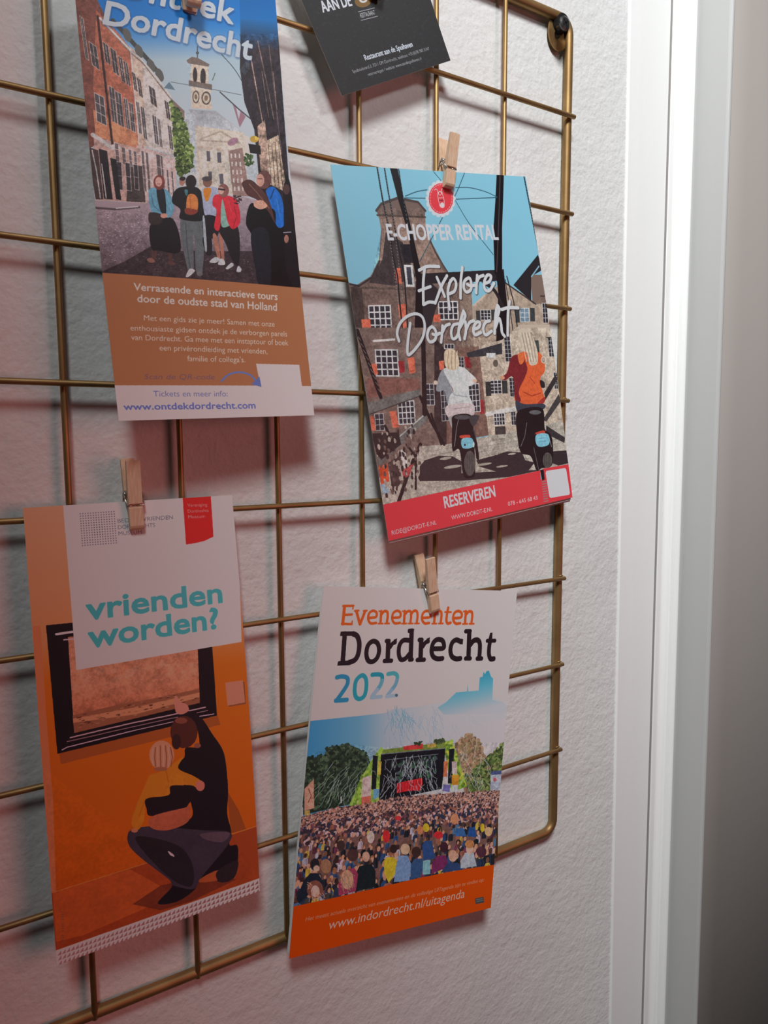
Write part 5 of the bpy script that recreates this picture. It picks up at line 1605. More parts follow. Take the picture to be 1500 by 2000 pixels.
DRAWINGS['museum_friends'] = [
["G",[[0.0,[239,186,149]],[0.329,[239,165,111]],[0.432,[239,130,41]],[0.806,[239,118,33]],[1.0,[230,106,36]]],[584,-3,446,1929],[-44,-118,1108,-117,1076,2304,-71,2178]],
["P",[239,147,99],[4,522,35,527,32,966,34,1329,19,1752,-25,1736]],
["P",[193,87,46],[-26,1750,6,1751,491,1755,979,1747,1068,1742,1047,2142,6,2062]],
["P",[224,109,55],[6,1751,343,1756,555,1963,117,2001,4,1986]],
["L",[239,165,89],3,[-26,1750,6,1751,453,1754],0],
["L",[239,153,81],4,[851,1744,988,1744],0],
["P",[197,107,54],[73,1113,819,1102,832,1159,77,1168]],
["P",[36,33,41],[58,527,818,560,818,823,817,1107,66,1117]],
["G",[[0.0,[239,168,134]],[0.517,[239,164,129]],[0.707,[239,153,116]],[1.0,[169,97,71]]],[441,619,421,1055],[146,594,749,613,741,809,734,1024,142,1039]],
["S",[[239,184,155,30],[239,149,115,30],[239,158,120,30]],[167,626,730,649,722,853,160,828],160,[10.4,32.6],0.5,21],
["N",[146,594,749,613,734,1024,142,1039],0.09,[6,16,50],22],
["P",[180,116,87],[141,956,324,950,544,955,737,952,734,1024,142,1039]],
["P",[239,166,124],[142,971,423,979,736,971,734,995,420,1013,142,991]],
["S",[[128,79,64],[208,146,107]],[147,958,735,955,730,1014,146,1022],90,[3.7,11.9],0.3,22],
["L",[239,200,213],6,[125,1056,261,1053,389,1051,582,1053,760,1052],0],
["L",[194,153,166],4,[110,1071,416,1070,771,1071],0],
["L",[239,208,231],5,[86,1104,108,1097,400,1089,689,1089,802,1096],0],
["L",[239,228,238],11,[98,573,169,574],0],
["L",[239,211,226],6,[128,604,167,606],0],
["P","PAPER",[168,-2,169,-21,993,-14,1013,-2,976,754,171,751]],
["P",[135,128,153],[242,43,242,43,242,44,241,45,240,45,239,45,238,45,237,44,237,43,237,42,237,41,238,40,238,40,239,40,240,40,241,40,242,41,242,42]],
["P",[135,128,153],[242,54,242,55,241,55,241,56,240,56,239,56,238,56,237,55,237,54,237,53,237,52,238,52,238,51,239,51,240,51,241,51,242,52,242,53]],
["P",[135,128,153],[242,65,242,66,241,66,241,67,240,67,239,67,238,67,237,66,237,65,237,64,237,63,238,63,238,62,239,62,240,62,241,62,242,63,242,64]],
["P",[135,128,153],[242,76,242,77,241,78,241,78,240,78,239,78,238,78,237,77,237,76,237,75,237,74,238,74,238,73,239,73,240,73,241,73,242,74,242,75]],
["P",[136,128,153],[242,87,242,88,241,89,241,89,240,89,239,89,238,89,237,88,237,87,237,87,237,86,238,85,238,84,239,84,240,84,241,84,242,85,242,86]],
["P",[136,128,153],[242,98,242,99,241,100,241,100,240,101,239,100,238,100,237,99,237,99,237,98,237,97,237,96,238,95,239,95,240,95,241,96,242,96,242,97]],
["P",[136,128,153],[242,109,242,110,241,111,240,111,240,112,239,112,238,111,237,111,237,110,237,109,237,108,237,107,238,106,239,106,240,106,241,107,241,107,242,108]],
["P",[136,128,153],[242,120,242,121,241,122,240,123,240,123,239,123,238,122,237,122,237,121,237,120,237,119,237,118,238,118,239,117,240,117,241,118,241,118,242,119]],
["P",[136,128,153],[242,131,242,132,241,133,240,134,239,134,239,134,238,133,237,133,237,132,237,131,237,130,237,129,238,129,239,128,240,129,241,129,241,130,242,130]],
["P",[136,128,154],[242,143,242,143,241,144,240,145,239,145,239,145,238,145,237,144,237,143,237,142,237,141,237,140,238,140,239,140,240,140,241,140,241,141,242,142]],
["P",[136,128,154],[242,154,242,155,241,155,240,156,239,156,238,156,238,156,237,155,237,154,236,153,237,152,237,152,238,151,239,151,240,151,241,151,241,152,242,153]],
["P",[136,128,154],[242,165,241,166,241,167,240,167,239,167,238,167,238,167,237,166,237,165,236,164,237,163,237,163,238,162,239,162,240,162,241,162,241,163,242,164]],
["P",[136,129,154],[242,176,241,177,241,178,240,178,239,179,238,178,238,178,237,177,236,176,236,176,237,175,237,174,238,173,239,173,240,173,241,174,241,174,242,175]],
["P",[136,129,154],[242,187,241,188,241,189,240,189,239,190,238,190,237,189,237,189,236,188,236,187,237,186,237,185,238,184,239,184,240,184,240,185,241,185,242,186]],
["P",[135,127,152],[254,43,254,43,253,44,252,45,251,45,250,45,250,45,249,44,249,43,248,42,249,41,249,40,250,40,251,40,252,40,253,40,253,41,254,42]],
["P",[135,127,152],[254,54,253,55,253,55,252,56,251,56,250,56,250,56,249,55,248,54,248,53,249,52,249,52,250,51,251,51,252,51,253,51,253,52,254,53]],
["P",[135,127,152],[254,65,253,66,253,66,252,67,251,67,250,67,249,67,249,66,248,65,248,64,249,63,249,63,250,62,251,62,252,62,252,62,253,63,254,64]],
["P",[135,127,152],[254,76,253,77,253,78,252,78,251,78,250,78,249,78,249,77,248,76,248,75,249,75,249,74,250,73,251,73,252,73,252,73,253,74,253,75]],
["P",[135,127,153],[254,87,253,88,253,89,252,89,251,90,250,89,249,89,249,88,248,88,248,87,248,86,249,85,250,84,251,84,252,84,252,85,253,85,253,86]],
["P",[135,128,153],[253,98,253,99,253,100,252,100,251,101,250,101,249,100,249,100,248,99,248,98,248,97,249,96,250,95,251,95,251,95,252,96,253,96,253,97]],
["P",[135,128,153],[253,109,253,110,253,111,252,112,251,112,250,112,249,111,249,111,248,110,248,109,248,108,249,107,250,107,251,106,251,106,252,107,253,107,253,108]],
["P",[135,128,153],[253,120,253,121,253,122,252,123,251,123,250,123,249,122,249,122,248,121,248,120,248,119,249,118,250,118,250,117,251,118,252,118,253,119,253,119]],
["P",[135,128,153],[253,132,253,132,253,133,252,134,251,134,250,134,249,134,249,133,248,132,248,131,248,130,249,129,250,129,250,129,251,129,252,129,253,130,253,131]],
["P",[136,128,153],[253,143,253,144,253,144,252,145,251,145,250,145,249,145,248,144,248,143,248,142,248,141,249,141,249,140,250,140,251,140,252,140,253,141,253,142]],
["P",[136,128,153],[253,154,253,155,252,156,252,156,251,156,250,156,249,156,248,155,248,154,248,153,248,152,249,152,249,151,250,151,251,151,252,151,253,152,253,153]],
["P",[136,128,153],[253,165,253,166,252,167,252,167,251,167,250,167,249,167,248,166,248,165,248,165,248,164,249,163,249,162,250,162,251,162,252,162,253,163,253,164]],
["P",[136,128,153],[253,176,253,177,252,178,252,178,251,179,250,179,249,178,248,177,248,177,248,176,248,175,249,174,249,173,250,173,251,173,252,174,253,174,253,175]],
["P",[136,128,153],[253,187,253,188,252,189,252,190,251,190,250,190,249,189,248,189,248,188,248,187,248,186,249,185,249,185,250,184,251,184,252,185,253,186,253,186]],
["P",[135,127,152],[265,43,265,44,265,44,264,45,263,45,262,45,261,45,260,44,260,43,260,42,260,41,261,41,261,40,262,40,263,40,264,40,265,41,265,42]],
["P",[135,127,152],[265,54,265,55,264,55,264,56,263,56,262,56,261,56,260,55,260,54,260,53,260,52,261,52,261,51,262,51,263,51,264,51,265,52,265,53]],
["P",[135,127,152],[265,65,265,66,264,67,264,67,263,67,262,67,261,67,260,66,260,65,260,64,260,64,261,63,261,62,262,62,263,62,264,62,265,63,265,64]],
["P",[135,127,152],[265,76,265,77,264,78,264,78,263,78,262,78,261,78,260,77,260,76,260,76,260,75,261,74,261,73,262,73,263,73,264,73,265,74,265,75]],
["P",[135,127,152],[265,87,265,88,264,89,264,89,263,90,262,90,261,89,260,88,260,88,260,87,260,86,260,85,261,84,262,84,263,84,264,85,265,85,265,86]],
["P",[135,127,152],[265,98,265,99,264,100,263,100,263,101,262,101,261,100,260,100,260,99,260,98,260,97,260,96,261,96,262,95,263,95,264,96,265,96,265,97]],
["P",[135,127,152],[265,109,265,110,264,111,263,112,263,112,262,112,261,111,260,111,260,110,260,109,260,108,260,107,261,107,262,106,263,106,264,107,264,108,265,108]],
["P",[135,127,152],[265,120,265,121,264,122,263,123,262,123,262,123,261,123,260,122,260,121,260,120,260,119,260,118,261,118,262,118,263,118,264,118,264,119,265,120]],
["P",[135,127,152],[265,132,265,133,264,133,263,134,262,134,262,134,261,134,260,133,260,132,260,131,260,130,260,129,261,129,262,129,263,129,264,129,264,130,265,131]],
["P",[135,127,153],[265,143,265,144,264,144,263,145,262,145,261,145,261,145,260,144,260,143,259,142,260,141,260,141,261,140,262,140,263,140,264,140,264,141,265,142]],
["P",[135,128,153],[265,154,265,155,264,156,263,156,262,156,261,156,261,156,260,155,260,154,259,153,260,153,260,152,261,151,262,151,263,151,264,151,264,152,265,153]],
["P",[135,128,153],[265,165,264,166,264,167,263,167,262,168,261,168,261,167,260,166,259,166,259,165,260,164,260,163,261,162,262,162,263,162,264,163,264,163,265,164]],
["P",[135,128,153],[265,176,264,177,264,178,263,179,262,179,261,179,260,178,260,178,259,177,259,176,260,175,260,174,261,174,262,173,263,173,263,174,264,174,265,175]],
["P",[136,128,153],[265,187,264,188,264,189,263,190,262,190,261,190,260,189,260,189,259,188,259,187,260,186,260,185,261,185,262,184,263,185,263,185,264,186,265,186]],
["P",[134,126,151],[277,43,277,44,276,44,275,45,274,45,273,45,273,45,272,44,272,43,271,42,272,41,272,41,273,40,274,40,275,40,276,40,276,41,277,42]],
["P",[134,126,151],[277,54,277,55,276,55,275,56,274,56,273,56,273,56,272,55,272,54,271,53,272,52,272,52,273,51,274,51,275,51,276,51,276,52,277,53]],
["P",[135,126,151],[277,65,276,66,276,67,275,67,274,67,273,67,273,67,272,66,271,65,271,64,272,64,272,63,273,62,274,62,275,62,276,62,276,63,277,64]],
["P",[135,127,151],[277,76,276,77,276,78,275,78,274,79,273,78,272,78,272,77,271,77,271,76,272,75,272,74,273,73,274,73,275,73,276,74,276,74,277,75]],
["P",[135,127,151],[277,87,276,88,276,89,275,89,274,90,273,90,272,89,272,89,271,88,271,87,272,86,272,85,273,84,274,84,275,84,275,85,276,85,277,86]],
["P",[135,127,152],[277,98,276,99,276,100,275,101,274,101,273,101,272,100,272,100,271,99,271,98,271,97,272,96,273,96,274,95,275,95,275,96,276,96,276,97]],
["P",[135,127,152],[276,109,276,110,276,111,275,112,274,112,273,112,272,111,272,111,271,110,271,109,271,108,272,107,273,107,274,106,275,107,275,107,276,108,276,108]],
["P",[135,127,152],[276,121,276,121,276,122,275,123,274,123,273,123,272,123,272,122,271,121,271,120,271,119,272,118,273,118,274,118,274,118,275,118,276,119,276,120]],
["P",[135,127,152],[276,132,276,133,276,133,275,134,274,134,273,134,272,134,272,133,271,132,271,131,271,130,272,130,273,129,273,129,274,129,275,129,276,130,276,131]],
["P",[135,127,152],[276,143,276,144,276,145,275,145,274,145,273,145,272,145,272,144,271,143,271,142,271,141,272,141,273,140,273,140,274,140,275,140,276,141,276,142]],
["P",[135,127,152],[276,154,276,155,276,156,275,156,274,157,273,156,272,156,271,155,271,155,271,154,271,153,272,152,272,151,273,151,274,151,275,152,276,152,276,153]],
["P",[135,127,152],[276,165,276,166,275,167,275,167,274,168,273,168,272,167,271,167,271,166,271,165,271,164,272,163,272,162,273,162,274,162,275,163,276,163,276,164]],
["P",[135,127,152],[276,176,276,177,275,178,275,179,274,179,273,179,272,178,271,178,271,177,271,176,271,175,272,174,272,174,273,173,274,173,275,174,276,175,276,175]],
["P",[135,127,152],[276,188,276,188,275,189,275,190,274,190,273,190,272,190,271,189,271,188,271,187,271,186,272,185,272,185,273,185,274,185,275,185,276,186,276,187]],
["P",[134,126,151],[288,43,288,44,288,44,287,45,286,45,285,45,284,45,284,44,283,43,283,42,283,41,284,41,285,40,286,40,286,40,287,40,288,41,288,42]],
["P",[134,126,151],[288,54,288,55,288,56,287,56,286,56,285,56,284,56,284,55,283,54,283,53,283,52,284,52,285,51,285,51,286,51,287,51,288,52,288,53]],
["P",[134,126,151],[288,65,288,66,288,67,287,67,286,67,285,67,284,67,283,66,283,65,283,65,283,64,284,63,284,62,285,62,286,62,287,62,288,63,288,64]],
["P",[134,126,151],[288,76,288,77,287,78,287,78,286,79,285,79,284,78,283,77,283,77,283,76,283,75,284,74,284,73,285,73,286,73,287,74,288,74,288,75]],
["P",[134,126,151],[288,87,288,88,287,89,287,89,286,90,285,90,284,89,283,89,283,88,283,87,283,86,284,85,284,85,285,84,286,84,287,85,288,85,288,86]],
["P",[134,126,151],[288,98,288,99,287,100,287,101,286,101,285,101,284,100,283,100,283,99,283,98,283,97,284,96,284,96,285,95,286,95,287,96,288,97,288,97]],
["P",[134,126,151],[288,109,288,110,287,111,287,112,286,112,285,112,284,112,283,111,283,110,283,109,283,108,284,107,284,107,285,107,286,107,287,107,288,108,288,109]],
["P",[135,126,151],[288,121,288,122,287,122,287,123,286,123,285,123,284,123,283,122,283,121,283,120,283,119,283,118,284,118,285,118,286,118,287,118,288,119,288,120]],
["P",[135,127,151],[288,132,288,133,287,134,286,134,286,134,285,134,284,134,283,133,283,132,283,131,283,130,283,130,284,129,285,129,286,129,287,129,287,130,288,131]],
["P",[135,127,151],[288,143,288,144,287,145,286,145,286,145,285,145,284,145,283,144,283,143,283,143,283,142,283,141,284,140,285,140,286,140,287,140,287,141,288,142]],
["P",[135,127,152],[288,154,288,155,287,156,286,156,285,157,285,157,284,156,283,155,283,155,283,154,283,153,283,152,284,151,285,151,286,151,287,152,287,152,288,153]],
["P",[135,127,152],[288,165,288,166,287,167,286,168,285,168,284,168,284,167,283,167,283,166,282,165,283,164,283,163,284,163,285,162,286,162,287,163,287,163,288,164]],
["P",[135,127,152],[288,177,288,177,287,178,286,179,285,179,284,179,284,179,283,178,283,177,282,176,283,175,283,174,284,174,285,174,286,174,287,174,287,175,288,176]],
["P",[135,127,152],[288,188,287,189,287,189,286,190,285,190,284,190,284,190,283,189,282,188,282,187,283,186,283,185,284,185,285,185,286,185,287,185,287,186,288,187]],
["P",[134,125,150],[300,43,300,44,299,44,299,45,298,45,297,45,296,45,295,44,295,43,295,42,295,41,295,41,296,40,297,40,298,40,299,40,300,41,300,42]],
["P",[134,126,150],[300,54,300,55,299,56,298,56,298,56,297,56,296,56,295,55,295,54,295,53,295,53,295,52,296,51,297,51,298,51,299,51,300,52,300,53]],
["P",[134,126,150],[300,65,300,66,299,67,298,67,298,68,297,67,296,67,295,66,295,66,295,65,295,64,295,63,296,62,297,62,298,62,299,62,299,63,300,64]],
["P",[134,126,150],[300,76,300,77,299,78,298,78,297,79,297,79,296,78,295,78,295,77,295,76,295,75,295,74,296,73,297,73,298,73,299,74,299,74,300,75]],
["P",[93,96,120],[300,87,300,88,299,89,298,90,297,90,296,90,296,89,295,89,295,88,294,87,295,86,295,85,296,85,297,84,298,84,299,85,299,85,300,86]],
["P",[93,96,120],[300,98,300,99,299,100,298,101,297,101,296,101,296,100,295,100,295,99,294,98,295,97,295,96,296,96,297,95,298,96,299,96,299,97,300,97]],
["P",[93,96,120],[300,110,299,110,299,111,298,112,297,112,296,112,296,112,295,111,294,110,294,109,295,108,295,107,296,107,297,107,298,107,299,107,299,108,300,109]],
["P",[93,96,120],[300,121,299,122,299,122,298,123,297,123,296,123,295,123,295,122,294,121,294,120,295,119,295,119,296,118,297,118,298,118,299,118,299,119,300,120]],
["P",[93,96,120],[300,132,299,133,299,134,298,134,297,134,296,134,295,134,295,133,294,132,294,131,294,131,295,130,296,129,297,129,298,129,298,129,299,130,300,131]],
["P",[93,96,120],[300,143,299,144,299,145,298,145,297,146,296,146,295,145,295,144,294,144,294,143,294,142,295,141,296,140,297,140,298,140,298,141,299,141,299,142]],
["P",[134,126,151],[300,154,299,155,299,156,298,157,297,157,296,157,295,156,295,156,294,155,294,154,294,153,295,152,296,152,297,151,298,151,298,152,299,152,299,153]],
["P",[135,126,151],[299,165,299,166,299,167,298,168,297,168,296,168,295,167,295,167,294,166,294,165,294,164,295,163,296,163,297,162,297,163,298,163,299,164,299,164]],
["P",[135,126,151],[299,177,299,178,299,178,298,179,297,179,296,179,295,179,295,178,294,177,294,176,294,175,295,174,296,174,296,174,297,174,298,174,299,175,299,176]],
["P",[135,127,151],[299,188,299,189,299,190,298,190,297,190,296,190,295,190,294,189,294,188,294,187,294,186,295,186,296,185,296,185,297,185,298,185,299,186,299,187]],
["P",[134,125,150],[312,43,312,44,311,44,310,45,309,45,308,45,308,45,307,44,306,43,306,42,307,41,307,41,308,40,309,40,310,40,311,40,311,41,312,42]],
["P",[134,125,150],[312,54,311,55,311,56,310,56,309,56,308,56,307,56,307,55,306,54,306,54,307,53,307,52,308,51,309,51,310,51,311,51,311,52,312,53]],
["P",[134,125,150],[312,65,311,66,311,67,310,67,309,68,308,68,307,67,307,66,306,66,306,65,306,64,307,63,308,62,309,62,310,62,310,63,311,63,312,64]],
["P",[134,125,150],[312,76,311,77,311,78,310,78,309,79,308,79,307,78,307,78,306,77,306,76,306,75,307,74,308,73,309,73,310,73,310,74,311,74,311,75]],
["P",[93,95,119],[312,87,311,88,311,89,310,90,309,90,308,90,307,89,307,89,306,88,306,87,306,86,307,85,308,85,309,84,310,84,310,85,311,86,311,86]],
["P",[93,95,120],[311,98,311,99,311,100,310,101,309,101,308,101,307,101,307,100,306,99,306,98,306,97,307,96,308,96,309,96,309,96,310,96,311,97,311,98]],
["P",[93,95,120],[311,110,311,111,311,111,310,112,309,112,308,112,307,112,307,111,306,110,306,109,306,108,307,107,308,107,308,107,309,107,310,107,311,108,311,109]],
["P",[93,95,120],[311,121,311,122,311,123,310,123,309,123,308,123,307,123,306,122,306,121,306,120,306,119,307,119,307,118,308,118,309,118,310,118,311,119,311,120]],
["P",[93,95,120],[311,132,311,133,311,134,310,134,309,135,308,134,307,134,306,133,306,132,306,132,306,131,307,130,307,129,308,129,309,129,310,129,311,130,311,131]],
["P",[93,96,120],[311,143,311,144,310,145,310,145,309,146,308,146,307,145,306,145,306,144,306,143,306,142,307,141,307,140,308,140,309,140,310,141,311,141,311,142]],
["P",[134,126,151],[311,154,311,155,310,156,310,157,309,157,308,157,307,156,306,156,306,155,306,154,306,153,307,152,307,152,308,151,309,151,310,152,311,153,311,153]],
["P",[134,126,151],[311,166,311,166,310,167,310,168,309,168,308,168,307,168,306,167,306,166,306,165,306,164,307,163,307,163,308,163,309,163,310,163,311,164,311,165]],
["P",[134,126,151],[311,177,311,178,310,178,310,179,309,179,308,179,307,179,306,178,306,177,306,176,306,175,306,175,307,174,308,174,309,174,310,174,311,175,311,176]],
["P",[134,126,151],[311,188,311,189,310,190,310,190,309,190,308,190,307,190,306,189,306,188,306,187,306,187,306,186,307,185,308,185,309,185,310,185,311,186,311,187]],
["P",[133,125,149],[323,43,323,44,323,45,322,45,321,45,320,45,319,45,319,44,318,43,318,42,318,41,319,41,320,40,321,40,321,40,322,40,323,41,323,42]],
["P",[133,125,149],[323,54,323,55,323,56,322,56,321,56,320,56,319,56,319,55,318,55,318,54,318,53,319,52,320,51,320,51,321,51,322,51,323,52,323,53]],
["P",[133,125,149],[323,65,323,66,323,67,322,67,321,68,320,68,319,67,318,67,318,66,318,65,318,64,319,63,320,62,320,62,321,62,322,63,323,63,323,64]],
["P",[133,125,149],[323,76,323,77,323,78,322,79,321,79,320,79,319,78,318,78,318,77,318,76,318,75,319,74,319,74,320,73,321,73,322,74,323,74,323,75]],
["P",[93,95,119],[323,87,323,88,322,89,322,90,321,90,320,90,319,89,318,89,318,88,318,87,318,86,319,85,319,85,320,84,321,85,322,85,323,86,323,86]],
["P",[93,95,119],[323,99,323,99,322,100,322,101,321,101,320,101,319,101,318,100,318,99,318,98,318,97,319,96,319,96,320,96,321,96,322,96,323,97,323,98]],
["P",[93,95,119],[323,110,323,111,322,111,322,112,321,112,320,112,319,112,318,111,318,110,318,109,318,108,318,108,319,107,320,107,321,107,322,107,323,108,323,109]],
["P",[93,95,119],[323,121,323,122,322,123,322,123,321,123,320,123,319,123,318,122,318,121,318,120,318,120,318,119,319,118,320,118,321,118,322,118,323,119,323,120]],
["P",[93,95,119],[323,132,323,133,322,134,321,134,321,135,320,135,319,134,318,133,318,133,318,132,318,131,318,130,319,129,320,129,321,129,322,130,323,130,323,131]],
["P",[93,95,119],[323,143,323,144,322,145,321,146,321,146,320,146,319,145,318,145,318,144,318,143,318,142,318,141,319,141,320,140,321,140,322,141,322,141,323,142]],
["P",[134,125,150],[323,154,323,155,322,156,321,157,320,157,320,157,319,156,318,156,318,155,318,154,318,153,318,152,319,152,320,151,321,152,322,152,322,153,323,153]],
["P",[134,126,150],[323,166,323,167,322,167,321,168,320,168,319,168,319,168,318,167,318,166,317,165,318,164,318,163,319,163,320,163,321,163,322,163,322,164,323,165]],
["P",[134,126,150],[323,177,323,178,322,179,321,179,320,179,319,179,319,179,318,178,317,177,317,176,318,175,318,175,319,174,320,174,321,174,322,174,322,175,323,176]],
["P",[134,126,150],[323,188,323,189,322,190,321,190,320,191,319,191,319,190,318,189,317,189,317,188,318,187,318,186,319,185,320,185,321,185,322,186,322,186,323,187]],
["P",[133,124,149],[335,43,335,44,334,45,334,45,333,45,332,45,331,45,330,44,330,43,330,42,330,42,331,41,331,40,332,40,333,40,334,40,335,41,335,42]],
["P",[133,124,149],[335,54,335,55,334,56,334,56,333,57,332,56,331,56,330,55,330,55,330,54,330,53,331,52,331,51,332,51,333,51,334,51,335,52,335,53]],
["P",[133,124,149],[335,65,335,66,334,67,334,67,333,68,332,68,331,67,330,67,330,66,330,65,330,64,330,63,331,62,332,62,333,62,334,63,335,63,335,64]],
["P",[133,124,149],[335,76,335,77,334,78,334,79,333,79,332,79,331,78,330,78,330,77,330,76,330,75,330,74,331,74,332,73,333,73,334,74,335,74,335,75]],
["P",[93,95,119],[335,87,335,88,334,89,333,90,333,90,332,90,331,90,330,89,330,88,330,87,330,86,330,85,331,85,332,84,333,85,334,85,335,86,335,86]],
["P",[93,95,119],[335,99,335,100,334,100,333,101,333,101,332,101,331,101,330,100,330,99,330,98,330,97,330,96,331,96,332,96,333,96,334,96,334,97,335,98]],
["P",[93,95,119],[335,110,335,111,334,112,333,112,332,112,332,112,331,112,330,111,330,110,329,109,330,108,330,108,331,107,332,107,333,107,334,107,334,108,335,109]],
["P",[93,95,119],[335,121,335,122,334,123,333,123,332,124,331,123,331,123,330,122,330,121,329,121,330,120,330,119,331,118,332,118,333,118,334,118,334,119,335,120]],
["P",[93,95,119],[335,132,335,133,334,134,333,134,332,135,331,135,331,134,330,134,329,133,329,132,330,131,330,130,331,129,332,129,333,129,334,130,334,130,335,131]],
["P",[93,95,119],[335,143,334,144,334,145,333,146,332,146,331,146,330,145,330,145,329,144,329,143,330,142,330,141,331,141,332,140,333,140,334,141,334,142,335,142]],
["P",[134,125,150],[335,155,334,155,334,156,333,157,332,157,331,157,330,157,330,156,329,155,329,154,329,153,330,152,331,152,332,152,333,152,333,152,334,153,335,154]],
["P",[134,125,150],[335,166,334,167,334,167,333,168,332,168,331,168,330,168,330,167,329,166,329,165,329,164,330,164,331,163,332,163,333,163,333,163,334,164,335,165]],
["P",[134,125,150],[335,177,334,178,334,179,333,179,332,180,331,179,330,179,330,178,329,177,329,176,329,176,330,175,331,174,332,174,333,174,333,174,334,175,334,176]],
["P",[134,125,150],[335,188,334,189,334,190,333,190,332,191,331,191,330,190,330,190,329,189,329,188,329,187,330,186,331,185,332,185,332,185,333,186,334,186,334,187]],
["P",[133,124,148],[347,43,347,44,346,45,346,45,345,45,344,45,343,45,342,44,342,43,342,42,342,42,342,41,343,40,344,40,345,40,346,40,347,41,347,42]],
["P",[133,124,148],[347,54,347,55,346,56,345,56,345,57,344,57,343,56,342,55,342,55,342,54,342,53,342,52,343,51,344,51,345,51,346,52,347,52,347,53]],
["P",[133,124,148],[347,65,347,66,346,67,345,67,344,68,344,68,343,67,342,67,342,66,342,65,342,64,342,63,343,62,344,62,345,62,346,63,346,63,347,64]],
["P",[133,124,148],[347,76,347,77,346,78,345,79,344,79,343,79,343,78,342,78,342,77,341,76,342,75,342,74,343,74,344,73,345,73,346,74,346,75,347,75]],
["P",[133,124,148],[347,88,347,88,346,89,345,90,344,90,343,90,343,90,342,89,341,88,341,87,342,86,342,85,343,85,344,85,345,85,346,85,346,86,347,87]],
["P",[133,124,149],[347,99,347,100,346,100,345,101,344,101,343,101,342,101,342,100,341,99,341,98,342,97,342,97,343,96,344,96,345,96,346,96,346,97,347,98]],
["P",[133,124,149],[347,110,346,111,346,112,345,112,344,112,343,112,342,112,342,111,341,110,341,109,341,109,342,108,343,107,344,107,345,107,346,107,346,108,347,109]],
["P",[133,124,149],[347,121,346,122,346,123,345,123,344,124,343,124,342,123,342,122,341,122,341,121,341,120,342,119,343,118,344,118,345,118,345,119,346,119,347,120]],
["P",[133,124,149],[347,132,346,133,346,134,345,135,344,135,343,135,342,134,342,134,341,133,341,132,341,131,342,130,343,130,344,129,345,129,345,130,346,130,346,131]],
["P",[133,125,149],[347,143,346,144,346,145,345,146,344,146,343,146,342,146,342,145,341,144,341,143,341,142,342,141,343,141,344,140,344,141,345,141,346,142,346,142]],
["P",[133,125,149],[346,155,346,156,346,156,345,157,344,157,343,157,342,157,342,156,341,155,341,154,341,153,342,152,343,152,343,152,344,152,345,152,346,153,346,154]],
["P",[133,125,149],[346,166,346,167,346,168,345,168,344,168,343,168,342,168,341,167,341,166,341,165,341,164,342,164,343,163,343,163,344,163,345,163,346,164,346,165]],
["P",[133,125,149],[346,177,346,178,346,179,345,179,344,180,343,180,342,179,341,178,341,178,341,177,341,176,342,175,342,174,343,174,344,174,345,175,346,175,346,176]],
["P",[134,125,149],[346,188,346,189,346,190,345,191,344,191,343,191,342,190,341,190,341,189,341,188,341,187,342,186,342,186,343,185,344,185,345,186,346,186,346,187]],
["P",[132,123,148],[359,43,359,44,358,45,357,45,356,45,356,45,355,45,354,44,354,43,353,43,354,42,354,41,355,40,356,40,357,40,358,40,358,41,359,42]],
["P",[132,123,148],[359,54,359,55,358,56,357,56,356,57,355,57,355,56,354,56,353,55,353,54,354,53,354,52,355,51,356,51,357,51,358,52,358,52,359,53]],
["P",[133,124,148],[359,65,359,66,358,67,357,68,356,68,355,68,355,67,354,67,353,66,353,65,354,64,354,63,355,63,356,62,357,62,358,63,358,63,359,64]],
["P",[133,124,148],[359,76,359,77,358,78,357,79,356,79,355,79,354,79,354,78,353,77,353,76,354,75,354,74,355,74,356,73,357,74,358,74,358,75,359,75]],
["P",[133,124,148],[359,88,358,89,358,89,357,90,356,90,355,90,354,90,354,89,353,88,353,87,353,86,354,85,355,85,356,85,357,85,358,85,358,86,359,87]],
["P",[133,124,148],[359,99,358,100,358,101,357,101,356,101,355,101,354,101,354,100,353,99,353,98,353,97,354,97,355,96,356,96,357,96,357,96,358,97,359,98]],
["P",[133,124,148],[359,110,358,111,358,112,357,112,356,113,355,112,354,112,354,111,353,110,353,110,353,109,354,108,355,107,356,107,357,107,357,107,358,108,358,109]],
["P",[133,124,148],[358,121,358,122,358,123,357,123,356,124,355,124,354,123,354,123,353,122,353,121,353,120,354,119,355,118,356,118,356,118,357,119,358,119,358,120]],
["P",[133,124,148],[358,132,358,133,358,134,357,135,356,135,355,135,354,134,353,134,353,133,353,132,353,131,354,130,355,130,355,129,356,129,357,130,358,131,358,131]],
["P",[133,124,148],[358,144,358,144,358,145,357,146,356,146,355,146,354,146,353,145,353,144,353,143,353,142,354,141,354,141,355,141,356,141,357,141,358,142,358,143]],
["P",[133,124,149],[358,155,358,156,358,157,357,157,356,157,355,157,354,157,353,156,353,155,353,154,353,153,354,153,354,152,355,152,356,152,357,152,358,153,358,154]],
["P",[133,124,149],[358,166,358,167,357,168,357,168,356,169,355,168,354,168,353,167,353,166,353,166,353,165,354,164,354,163,355,163,356,163,357,163,358,164,358,165]],
["P",[133,124,149],[358,177,358,178,357,179,357,180,356,180,355,180,354,179,353,179,353,178,353,177,353,176,354,175,354,174,355,174,356,174,357,175,358,175,358,176]],
["P",[133,125,149],[358,188,358,189,357,190,357,191,356,191,355,191,354,190,353,190,353,189,353,188,353,187,353,186,354,186,355,185,356,186,357,186,358,187,358,187]],
["P",[132,123,147],[371,43,371,44,370,45,369,45,368,46,367,45,367,45,366,44,365,44,365,43,366,42,366,41,367,40,368,40,369,40,370,40,370,41,371,42]],
["P",[132,123,147],[371,54,371,55,370,56,369,56,368,57,367,57,366,56,366,56,365,55,365,54,366,53,366,52,367,51,368,51,369,51,370,52,370,52,371,53]],
